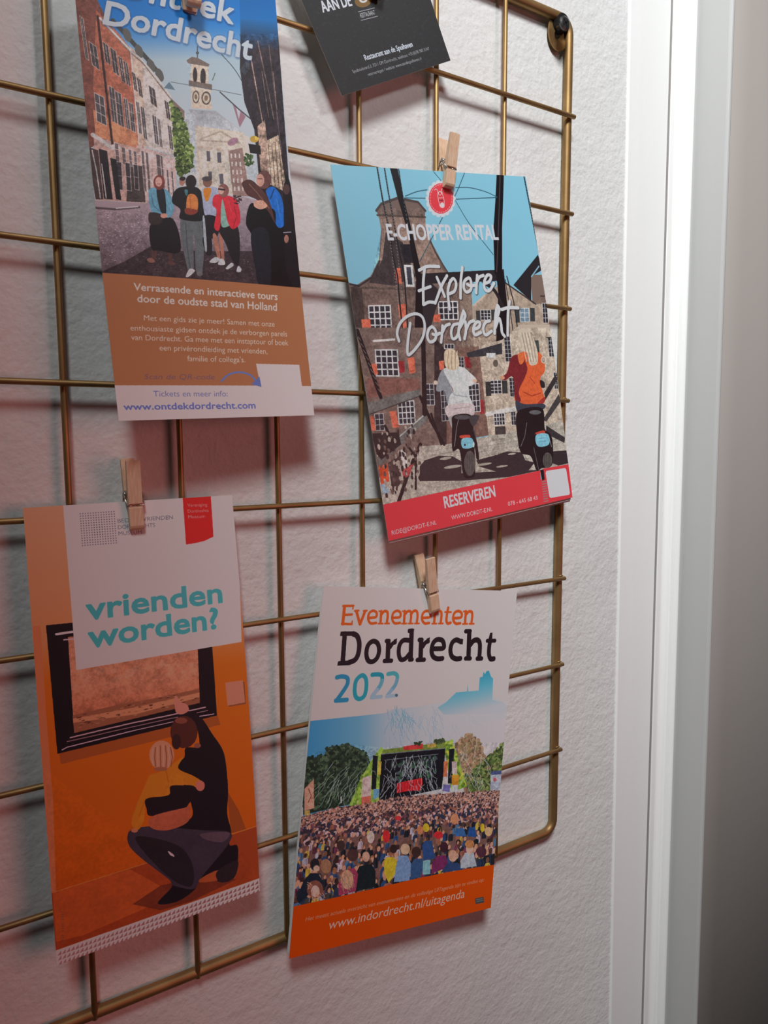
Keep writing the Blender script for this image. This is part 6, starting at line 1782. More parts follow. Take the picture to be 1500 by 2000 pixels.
["P",[132,123,147],[371,65,370,66,370,67,369,68,368,68,367,68,366,67,366,67,365,66,365,65,365,64,366,63,367,63,368,62,369,62,370,63,370,63,371,64]],
["P",[132,123,147],[371,76,370,77,370,78,369,79,368,79,367,79,366,79,366,78,365,77,365,76,365,75,366,74,367,74,368,74,369,74,369,74,370,75,371,76]],
["P",[132,123,147],[371,88,370,89,370,89,369,90,368,90,367,90,366,90,366,89,365,88,365,87,365,86,366,86,367,85,368,85,369,85,369,85,370,86,370,87]],
["P",[132,123,148],[371,99,370,100,370,101,369,101,368,101,367,101,366,101,366,100,365,99,365,98,365,97,366,97,367,96,368,96,368,96,369,96,370,97,370,98]],
["P",[133,124,148],[370,110,370,111,370,112,369,112,368,113,367,113,366,112,365,111,365,111,365,110,365,109,366,108,367,107,367,107,368,107,369,108,370,108,370,109]],
["P",[133,124,148],[370,121,370,122,370,123,369,124,368,124,367,124,366,123,365,123,365,122,365,121,365,120,366,119,366,119,367,118,368,118,369,119,370,119,370,120]],
["P",[133,124,148],[370,132,370,133,370,134,369,135,368,135,367,135,366,135,365,134,365,133,365,132,365,131,366,130,366,130,367,129,368,130,369,130,370,131,370,131]],
["P",[133,124,148],[370,144,370,145,369,145,369,146,368,146,367,146,366,146,365,145,365,144,365,143,365,142,366,141,366,141,367,141,368,141,369,141,370,142,370,143]],
["P",[133,124,148],[370,155,370,156,369,157,369,157,368,157,367,157,366,157,365,156,365,155,365,154,365,153,366,153,366,152,367,152,368,152,369,152,370,153,370,154]],
["P",[133,124,148],[370,166,370,167,369,168,369,168,368,169,367,169,366,168,365,167,365,167,365,166,365,165,365,164,366,163,367,163,368,163,369,164,370,164,370,165]],
["P",[133,124,148],[370,177,370,178,369,179,369,180,368,180,367,180,366,179,365,179,365,178,365,177,365,176,365,175,366,175,367,174,368,174,369,175,370,175,370,176]],
["P",[133,124,148],[370,189,370,190,369,190,368,191,368,191,367,191,366,191,365,190,365,189,365,188,365,187,365,186,366,186,367,186,368,186,369,186,370,187,370,188]],
["P",[132,123,147],[383,43,383,44,382,45,381,45,380,46,379,46,378,45,378,44,377,44,377,43,378,42,378,41,379,40,380,40,381,40,382,40,382,41,383,42]],
["P",[132,123,147],[383,54,382,55,382,56,381,56,380,57,379,57,378,56,378,56,377,55,377,54,377,53,378,52,379,51,380,51,381,51,382,52,382,52,383,53]],
["P",[132,123,147],[383,65,382,66,382,67,381,68,380,68,379,68,378,67,378,67,377,66,377,65,377,64,378,63,379,63,380,62,381,62,381,63,382,64,383,64]],
["P",[132,123,147],[383,77,382,77,382,78,381,79,380,79,379,79,378,79,378,78,377,77,377,76,377,75,378,74,379,74,380,74,381,74,381,74,382,75,382,76]],
["P",[132,123,147],[383,88,382,89,382,89,381,90,380,90,379,90,378,90,378,89,377,88,377,87,377,86,378,86,379,85,380,85,380,85,381,85,382,86,382,87]],
["P",[132,123,147],[382,99,382,100,382,101,381,101,380,101,379,101,378,101,377,100,377,99,377,98,377,98,378,97,379,96,379,96,380,96,381,96,382,97,382,98]],
["P",[132,123,147],[382,110,382,111,382,112,381,112,380,113,379,113,378,112,377,112,377,111,377,110,377,109,378,108,378,107,379,107,380,107,381,108,382,108,382,109]],
["P",[132,123,147],[382,121,382,122,382,123,381,124,380,124,379,124,378,123,377,123,377,122,377,121,377,120,378,119,378,119,379,118,380,118,381,119,382,119,382,120]],
["P",[132,123,147],[382,133,382,133,381,134,381,135,380,135,379,135,378,135,377,134,377,133,377,132,377,131,378,130,378,130,379,130,380,130,381,130,382,131,382,132]],
["P",[132,123,148],[382,144,382,145,381,146,381,146,380,146,379,146,378,146,377,145,377,144,377,143,377,142,377,142,378,141,379,141,380,141,381,141,382,142,382,143]],
["P",[132,123,148],[382,155,382,156,381,157,381,157,380,158,379,157,378,157,377,156,377,155,377,155,377,154,377,153,378,152,379,152,380,152,381,152,382,153,382,154]],
["P",[133,124,148],[382,166,382,167,381,168,381,169,380,169,379,169,378,168,377,168,377,167,377,166,377,165,377,164,378,163,379,163,380,163,381,164,382,164,382,165]],
["P",[133,124,148],[382,177,382,178,381,179,380,180,380,180,379,180,378,180,377,179,377,178,377,177,377,176,377,175,378,175,379,174,380,175,381,175,382,176,382,176]],
["P",[133,124,148],[382,189,382,190,381,190,380,191,379,191,379,191,378,191,377,190,377,189,376,188,377,187,377,186,378,186,379,186,380,186,381,186,381,187,382,188]],
["P",[132,122,146],[395,43,395,44,394,45,393,45,392,46,391,46,390,45,390,44,389,44,389,43,389,42,390,41,391,40,392,40,393,40,394,41,394,41,395,42]],
["P",[132,122,146],[395,54,394,55,394,56,393,57,392,57,391,57,390,56,390,56,389,55,389,54,389,53,390,52,391,52,392,51,393,51,394,52,394,52,395,53]],
["P",[132,122,146],[395,65,394,66,394,67,393,68,392,68,391,68,390,68,390,67,389,66,389,65,389,64,390,63,391,63,392,62,393,62,393,63,394,64,395,64]],
["P",[132,122,146],[395,77,394,78,394,78,393,79,392,79,391,79,390,79,390,78,389,77,389,76,389,75,390,74,391,74,392,74,393,74,393,74,394,75,394,76]],
["P",[132,123,147],[394,88,394,89,394,90,393,90,392,90,391,90,390,90,389,89,389,88,389,87,389,86,390,86,391,85,391,85,392,85,393,85,394,86,394,87]],
["P",[132,123,147],[394,99,394,100,394,101,393,101,392,102,391,101,390,101,389,100,389,100,389,99,389,98,390,97,390,96,391,96,392,96,393,96,394,97,394,98]],
["P",[132,123,147],[394,110,394,111,394,112,393,113,392,113,391,113,390,112,389,112,389,111,389,110,389,109,390,108,390,107,391,107,392,107,393,108,394,108,394,109]],
["P",[132,123,147],[394,121,394,122,394,123,393,124,392,124,391,124,390,123,389,123,389,122,389,121,389,120,390,119,390,119,391,118,392,118,393,119,394,120,394,120]],
["P",[132,123,147],[394,133,394,134,393,134,393,135,392,135,391,135,390,135,389,134,389,133,389,132,389,131,390,130,390,130,391,130,392,130,393,130,394,131,394,132]],
["P",[132,123,147],[394,144,394,145,393,146,393,146,392,146,391,146,390,146,389,145,389,144,389,143,389,142,389,142,390,141,391,141,392,141,393,141,394,142,394,143]],
["P",[132,123,147],[394,155,394,156,393,157,393,157,392,158,391,158,390,157,389,156,389,156,389,155,389,154,389,153,390,152,391,152,392,152,393,153,394,153,394,154]],
["P",[132,123,147],[394,166,394,167,393,168,392,169,392,169,391,169,390,168,389,168,389,167,389,166,389,165,389,164,390,164,391,163,392,163,393,164,394,164,394,165]],
["P",[132,123,147],[394,178,394,179,393,179,392,180,392,180,391,180,390,180,389,179,389,178,388,177,389,176,389,175,390,175,391,175,392,175,393,175,393,176,394,177]],
["P",[132,123,147],[394,189,394,190,393,191,392,191,391,191,390,191,390,191,389,190,389,189,388,188,389,187,389,187,390,186,391,186,392,186,393,186,393,187,394,188]],
["T","BEDRIJFSVRIENDEN",[135,140,159],[405,96,671,98],19,0.6,0],
["T","DORDRECHTS",[136,141,161],[404,126,580,129],19,0.6,0],
["T","MUSEUM",[137,143,163],[404,155,514,157],19,0.6,0],
["P",[239,52,52],[729,3,731,-18,876,-18,871,201,822,218,769,225,726,227]],
["T","Vereniging",[239,190,191],[750,44,853,47],16,0.3,0],
["T","Dordrechts",[239,190,191],[749,73,857,76],16,0.3,0],
["T","Museum",[239,190,192],[749,101,835,103],16,0.3,0],
["T","vrienden",[85,205,215],[235,528,888,535],103,2.6,0],
["T","worden?",[85,208,217],[235,658,858,662],104,2.6,0],
["P",[165,101,71],[880,956,975,963,975,1081,881,1076]],
["P",[235,161,132],[872,948,967,954,971,1072,876,1070]],
["P",[185,97,47],[842,1506,900,1631,932,1742,851,1740]],
["P",[119,58,49,70],[346,1934,483,1888,559,1899,756,1944,871,1993,631,2023,476,2014]],
["P",[40,36,44],[648,1234,715,1239,711,1122,736,1102,786,1196,830,1280,846,1358,849,1508,837,1629,852,1726,839,1797,882,1819,871,1934,829,1988,763,1965,776,1918,686,1921,643,1972,553,1999,463,1973,535,1915,522,1870,459,1792,403,1725,350,1645,344,1589,369,1567,457,1577,640,1602,653,1509,595,1324,637,1280],1],
["P",[77,67,84],[344,1589,369,1570,457,1579,691,1671,843,1731,830,1794,686,1916,643,1964,543,1910,522,1870,403,1725,350,1645],1],
["P",[113,92,108],[694,1692,839,1730,808,1770,727,1736],1],
["P",[51,46,54],[381,1608,570,1709,642,1830,635,1943,559,1899,460,1769],1],
["P",[203,103,60],[686,1921,773,1910,781,1953,755,1962,675,1941],1],
["P",[56,47,55],[766,1915,876,1893,855,1979,779,1978],1],
["L",[45,37,45],47,[643,1067,697,1087,733,1151],0],
["P",[101,57,51],[712,1169,706,1196,693,1217,673,1231,650,1235,627,1230,605,1214,589,1192,579,1165,577,1137,583,1110,596,1088,615,1074,638,1070,661,1075,683,1090,700,1112,710,1140]],
["P",[158,92,77],[665,1099,663,1104,657,1108,648,1109,638,1109,627,1106,618,1102,610,1097,605,1091,603,1085,605,1080,611,1077,619,1075,630,1076,640,1078,650,1082,658,1088,663,1093]],
["P",[172,107,89],[724,1241,723,1246,720,1249,715,1250,709,1250,703,1249,697,1246,693,1242,690,1238,690,1233,691,1229,694,1226,699,1224,705,1224,711,1225,716,1228,721,1232,723,1237]],
["P",[71,46,47],[627,1197,624,1211,620,1221,613,1228,605,1231,597,1229,590,1223,585,1213,581,1200,581,1186,583,1173,588,1163,595,1155,602,1153,610,1155,617,1161,623,1171,626,1184]],
["P",[239,159,140],[610,969,624,969,630,994,667,1017,675,1050,638,1062,610,1040],1],
["P",[239,150,47],[466,1325,511,1322,581,1297,633,1277,604,1327,677,1386,716,1429,696,1466,666,1432,565,1408,548,1456,451,1436,422,1543,390,1577,365,1537,390,1463,440,1369],1],
["L",[223,122,40],5,[542,1310,552,1384],0],
["L",[229,127,42],5,[436,1438,402,1513],0],
["P",[44,36,45],[443,1436,548,1448,568,1405,706,1461,649,1516,604,1544,460,1528,440,1486],1],
["P",[216,117,85],[460,1531,628,1534,649,1530,636,1609,537,1623,456,1587],1],
["P",[239,142,123],[730,1451,728,1460,724,1467,717,1472,709,1473,701,1470,693,1465,688,1457,684,1448,683,1438,685,1429,690,1422,696,1418,704,1417,713,1419,720,1425,726,1432,730,1442]],
["P",[239,170,134],[589,1256,583,1280,571,1299,554,1312,534,1315,513,1310,494,1296,480,1276,471,1251,469,1226,474,1202,486,1183,503,1171,523,1167,544,1172,563,1185,577,1206,587,1230]],
["L",[239,192,164],5,[489,1198,480,1239,485,1283],0],
["L",[175,109,81],5,[501,1196,494,1243,496,1289],0],
["L",[239,192,163],5,[513,1195,508,1247,508,1295],0],
["L",[174,109,80],5,[525,1193,522,1250,520,1301],0],
["L",[239,192,163],5,[538,1191,537,1254,531,1308],0],
["L",[173,108,80],5,[549,1199,551,1258,544,1308],0],
["L",[239,191,163],5,[561,1207,565,1261,556,1308],0],
["L",[173,108,79],5,[573,1214,579,1265,568,1308],0],
["P",[193,123,94],[552,1317,550,1320,544,1322,535,1322,524,1320,513,1317,502,1313,494,1309,488,1304,487,1300,489,1297,495,1295,504,1295,514,1296,526,1299,536,1303,545,1308,550,1313]],
["P",[239,223,234],[527,1726,552,1752,556,1766,537,1751],1],
["P",[239,155,116],[393,1579,392,1583,389,1585,385,1586,379,1586,374,1584,369,1581,365,1578,362,1574,362,1570,363,1566,366,1564,370,1563,375,1563,381,1565,386,1568,390,1571,392,1576]],
["N",[11,1177,345,1574,595,1324,843,1731,990,2027,8,2025],0.045,[10,60],23],
["P","PAPER",[-44,2026,2,2027,460,2028,986,2030,1070,2029,1064,2149,-52,2158]],
["P",[201,148,151],[6,2055,22,2036,22,2055]],
["P",[200,147,150],[24,2055,41,2036,40,2055]],
["P",[200,147,150],[43,2055,59,2036,59,2055]],
["P",[199,146,149],[62,2055,78,2036,78,2055]],
["P",[199,145,148],[80,2055,97,2036,97,2055]],
["P",[198,144,147],[99,2055,116,2036,116,2055]],
["P",[198,143,146],[118,2055,135,2036,135,2055]],
["P",[197,143,145],[138,2056,154,2036,154,2055]],
["P",[197,142,144],[157,2056,174,2037,173,2055]],
["P",[196,141,144],[176,2056,193,2037,193,2055]],
["P",[196,140,143],[196,2056,213,2037,212,2055]],
["P",[195,140,142],[215,2056,233,2037,232,2055]],
["P",[195,139,141],[235,2056,252,2037,252,2055]],
["P",[194,138,141],[255,2056,272,2037,272,2055]],
["P",[194,138,140],[275,2056,293,2037,292,2056]],
["P",[193,137,139],[295,2056,313,2037,312,2056]],
["P",[192,136,138],[315,2056,333,2037,333,2056]],
["P",[192,135,137],[336,2056,354,2037,353,2056]],
["P",[191,135,137],[356,2056,374,2037,374,2056]],
["P",[191,134,136],[377,2056,395,2037,395,2056]],
["P",[190,133,135],[398,2056,416,2037,415,2056]],
["P",[190,133,135],[419,2056,437,2038,436,2056]],
["P",[189,132,134],[440,2057,458,2038,457,2056]],
["P",[189,131,133],[461,2057,479,2038,479,2056]],
["P",[188,131,132],[482,2057,500,2038,500,2056]],
["P",[188,130,132],[503,2057,522,2038,522,2056]],
["P",[187,129,131],[525,2057,544,2038,543,2056]],
["P",[187,129,130],[547,2057,565,2038,565,2056]],
["P",[186,128,130],[568,2057,587,2038,587,2056]],
["P",[186,128,129],[590,2057,609,2038,609,2057]],
["P",[185,127,128],[613,2057,632,2038,631,2057]],
["P",[185,126,128],[635,2057,654,2038,654,2057]],
["P",[184,126,127],[657,2057,677,2038,676,2057]],
["P",[184,125,126],[680,2057,699,2038,699,2057]],
["P",[183,124,126],[702,2057,722,2039,722,2057]],
["P",[183,124,125],[725,2057,745,2039,745,2057]],
["P",[182,123,125],[748,2057,768,2039,768,2057]],
["P",[182,123,124],[771,2058,791,2039,791,2057]],
["P",[181,122,123],[795,2058,815,2039,815,2057]],
["P",[181,122,123],[818,2058,838,2039,838,2057]],
["P",[180,121,122],[842,2058,862,2039,862,2057]],
["P",[180,120,122],[866,2058,886,2039,886,2057]],
["P",[179,120,121],[889,2058,910,2039,910,2057]],
["P",[179,119,120],[914,2058,934,2039,934,2058]],
["P",[178,119,120],[938,2058,959,2039,959,2058]],
["P",[178,118,119],[962,2058,983,2040,983,2058]],
["P",[201,149,152],[6,2079,22,2059,21,2078]],
["P",[201,148,151],[24,2079,41,2059,40,2078]],
["P",[200,147,150],[43,2079,59,2060,59,2078]],
["P",[200,146,149],[62,2079,78,2060,78,2078]],
["P",[199,145,148],[80,2079,97,2060,96,2078]],
["P",[198,145,147],[99,2079,116,2060,116,2078]],
["P",[198,144,146],[118,2079,135,2060,135,2079]],
["P",[197,143,146],[138,2079,154,2060,154,2079]],
["P",[197,142,145],[157,2079,174,2060,173,2079]],
["P",[196,141,144],[176,2079,193,2060,193,2079]],
["P",[196,141,143],[196,2079,213,2060,212,2079]],
["P",[195,140,142],[215,2079,233,2060,232,2079]],
["P",[195,139,142],[235,2079,252,2060,252,2079]],
["P",[194,139,141],[255,2080,272,2061,272,2079]],
["P",[194,138,140],[275,2080,293,2061,292,2079]],
["P",[193,137,139],[295,2080,313,2061,312,2079]],
["P",[193,136,138],[315,2080,333,2061,333,2079]],
["P",[192,136,138],[336,2080,354,2061,353,2079]],
["P",[192,135,137],[356,2080,374,2061,374,2080]],
["P",[191,134,136],[377,2080,395,2061,395,2080]],
["P",[191,134,136],[398,2080,416,2061,415,2080]],
["P",[190,133,135],[419,2080,437,2061,436,2080]],
["P",[190,132,134],[440,2080,458,2061,458,2080]],
["P",[189,132,133],[461,2080,479,2062,479,2080]],
["P",[189,131,133],[482,2081,501,2062,500,2080]],
["P",[188,130,132],[504,2081,522,2062,522,2080]],
["P",[188,130,131],[525,2081,544,2062,544,2080]],
["P",[187,129,131],[547,2081,566,2062,565,2080]],
["P",[187,128,130],[569,2081,588,2062,587,2080]],
["P",[186,128,129],[591,2081,610,2062,609,2081]],
["P",[186,127,129],[613,2081,632,2062,632,2081]],
["P",[185,127,128],[635,2081,654,2062,654,2081]],
["P",[185,126,127],[657,2081,677,2062,677,2081]],
["P",[184,125,127],[680,2081,699,2063,699,2081]],
["P",[184,125,126],[703,2081,722,2063,722,2081]],
["P",[183,124,125],[726,2082,745,2063,745,2081]],
["P",[183,124,125],[749,2082,768,2063,768,2081]],
["P",[182,123,124],[772,2082,792,2063,792,2081]],
["P",[182,122,124],[795,2082,815,2063,815,2081]],
["P",[181,122,123],[819,2082,839,2063,839,2081]],
["P",[181,121,122],[842,2082,862,2063,862,2082]],
["P",[180,121,122],[866,2082,886,2063,886,2082]],
["P",[180,120,121],[890,2082,910,2064,910,2082]],
["P",[179,120,121],[914,2082,935,2064,935,2082]],
["P",[179,119,120],[938,2082,959,2064,959,2082]],
["P",[178,118,119],[963,2083,984,2064,984,2082]],
["P",[201,149,152],[6,2102,22,2083,21,2102]],
["P",[201,148,151],[24,2102,40,2083,40,2102]],
["P",[200,147,150],[43,2102,59,2083,59,2102]],
["P",[200,146,149],[61,2102,78,2083,77,2102]],
["P",[199,146,148],[80,2102,97,2083,96,2102]],
["P",[199,145,148],[99,2102,116,2083,115,2102]],
["P",[198,144,147],[118,2103,135,2083,135,2102]],
["P",[198,143,146],[137,2103,154,2084,154,2102]],
["P",[197,142,145],[157,2103,174,2084,173,2102]],
["P",[197,142,144],[176,2103,193,2084,193,2102]],
["P",[196,141,143],[196,2103,213,2084,212,2103]],
["P",[196,140,143],[215,2103,233,2084,232,2103]],
["P",[195,140,142],[235,2103,252,2084,252,2103]],
["P",[194,139,141],[255,2103,272,2084,272,2103]],
["P",[194,138,140],[275,2103,293,2084,292,2103]],
["P",[193,137,140],[295,2103,313,2084,312,2103]],
["P",[193,137,139],[315,2104,333,2085,333,2103]],
["P",[192,136,138],[336,2104,354,2085,353,2103]],
["P",[192,135,137],[356,2104,374,2085,374,2103]],
["P",[191,135,137],[377,2104,395,2085,395,2103]],
["P",[191,134,136],[398,2104,416,2085,416,2104]],
["P",[190,133,135],[419,2104,437,2085,437,2104]],
["P",[190,133,134],[440,2104,458,2085,458,2104]],
["P",[189,132,134],[461,2104,479,2085,479,2104]],
["P",[189,131,133],[482,2104,501,2085,500,2104]],
["P",[188,131,132],[504,2105,522,2086,522,2104]],
["P",[188,130,132],[525,2105,544,2086,544,2104]],
["P",[187,129,131],[547,2105,566,2086,566,2104]],
["P",[187,129,130],[569,2105,588,2086,588,2104]],
["P",[186,128,130],[591,2105,610,2086,610,2105]],
["P",[186,127,129],[613,2105,632,2086,632,2105]],
["P",[185,127,128],[635,2105,655,2086,654,2105]],
["P",[185,126,128],[658,2105,677,2086,677,2105]],
["P",[184,126,127],[680,2105,700,2087,700,2105]],
["P",[184,125,126],[703,2106,723,2087,722,2105]],
["P",[183,124,126],[726,2106,746,2087,745,2105]],
["P",[183,124,125],[749,2106,769,2087,769,2105]],
["P",[182,123,124],[772,2106,792,2087,792,2105]],
["P",[182,123,124],[795,2106,816,2087,815,2106]],
["P",[181,122,123],[819,2106,839,2087,839,2106]],
["P",[181,121,123],[843,2106,863,2088,863,2106]],
["P",[180,121,122],[866,2106,887,2088,887,2106]],
["P",[180,120,121],[890,2107,911,2088,911,2106]],
["P",[179,120,121],[914,2107,935,2088,935,2106]],
["P",[179,119,120],[939,2107,960,2088,960,2106]],
["P",[178,119,120],[963,2107,984,2088,984,2106]],
["L",[165,107,73],4,[34,1855,43,1859],0],
["L",[165,107,73],4,[34,1866,42,1871],0],
["L",[165,107,73],4,[34,1877,42,1882],0],
["L",[165,107,74],4,[33,1888,41,1893],0],
["L",[166,107,74],4,[32,1910,41,1915],0],
["L",[166,107,74],4,[32,1921,40,1926],0],
["L",[166,107,74],4,[31,1933,40,1937],0],
["L",[166,107,74],4,[31,1944,39,1948],0],
["L",[166,108,74],4,[30,1966,38,1971],0],
["L",[166,108,74],4,[30,1977,38,1982],0],
["L",[166,108,74],4,[29,1988,37,1993],0],
["L",[166,108,74],4,[29,1999,37,2004],0],
]
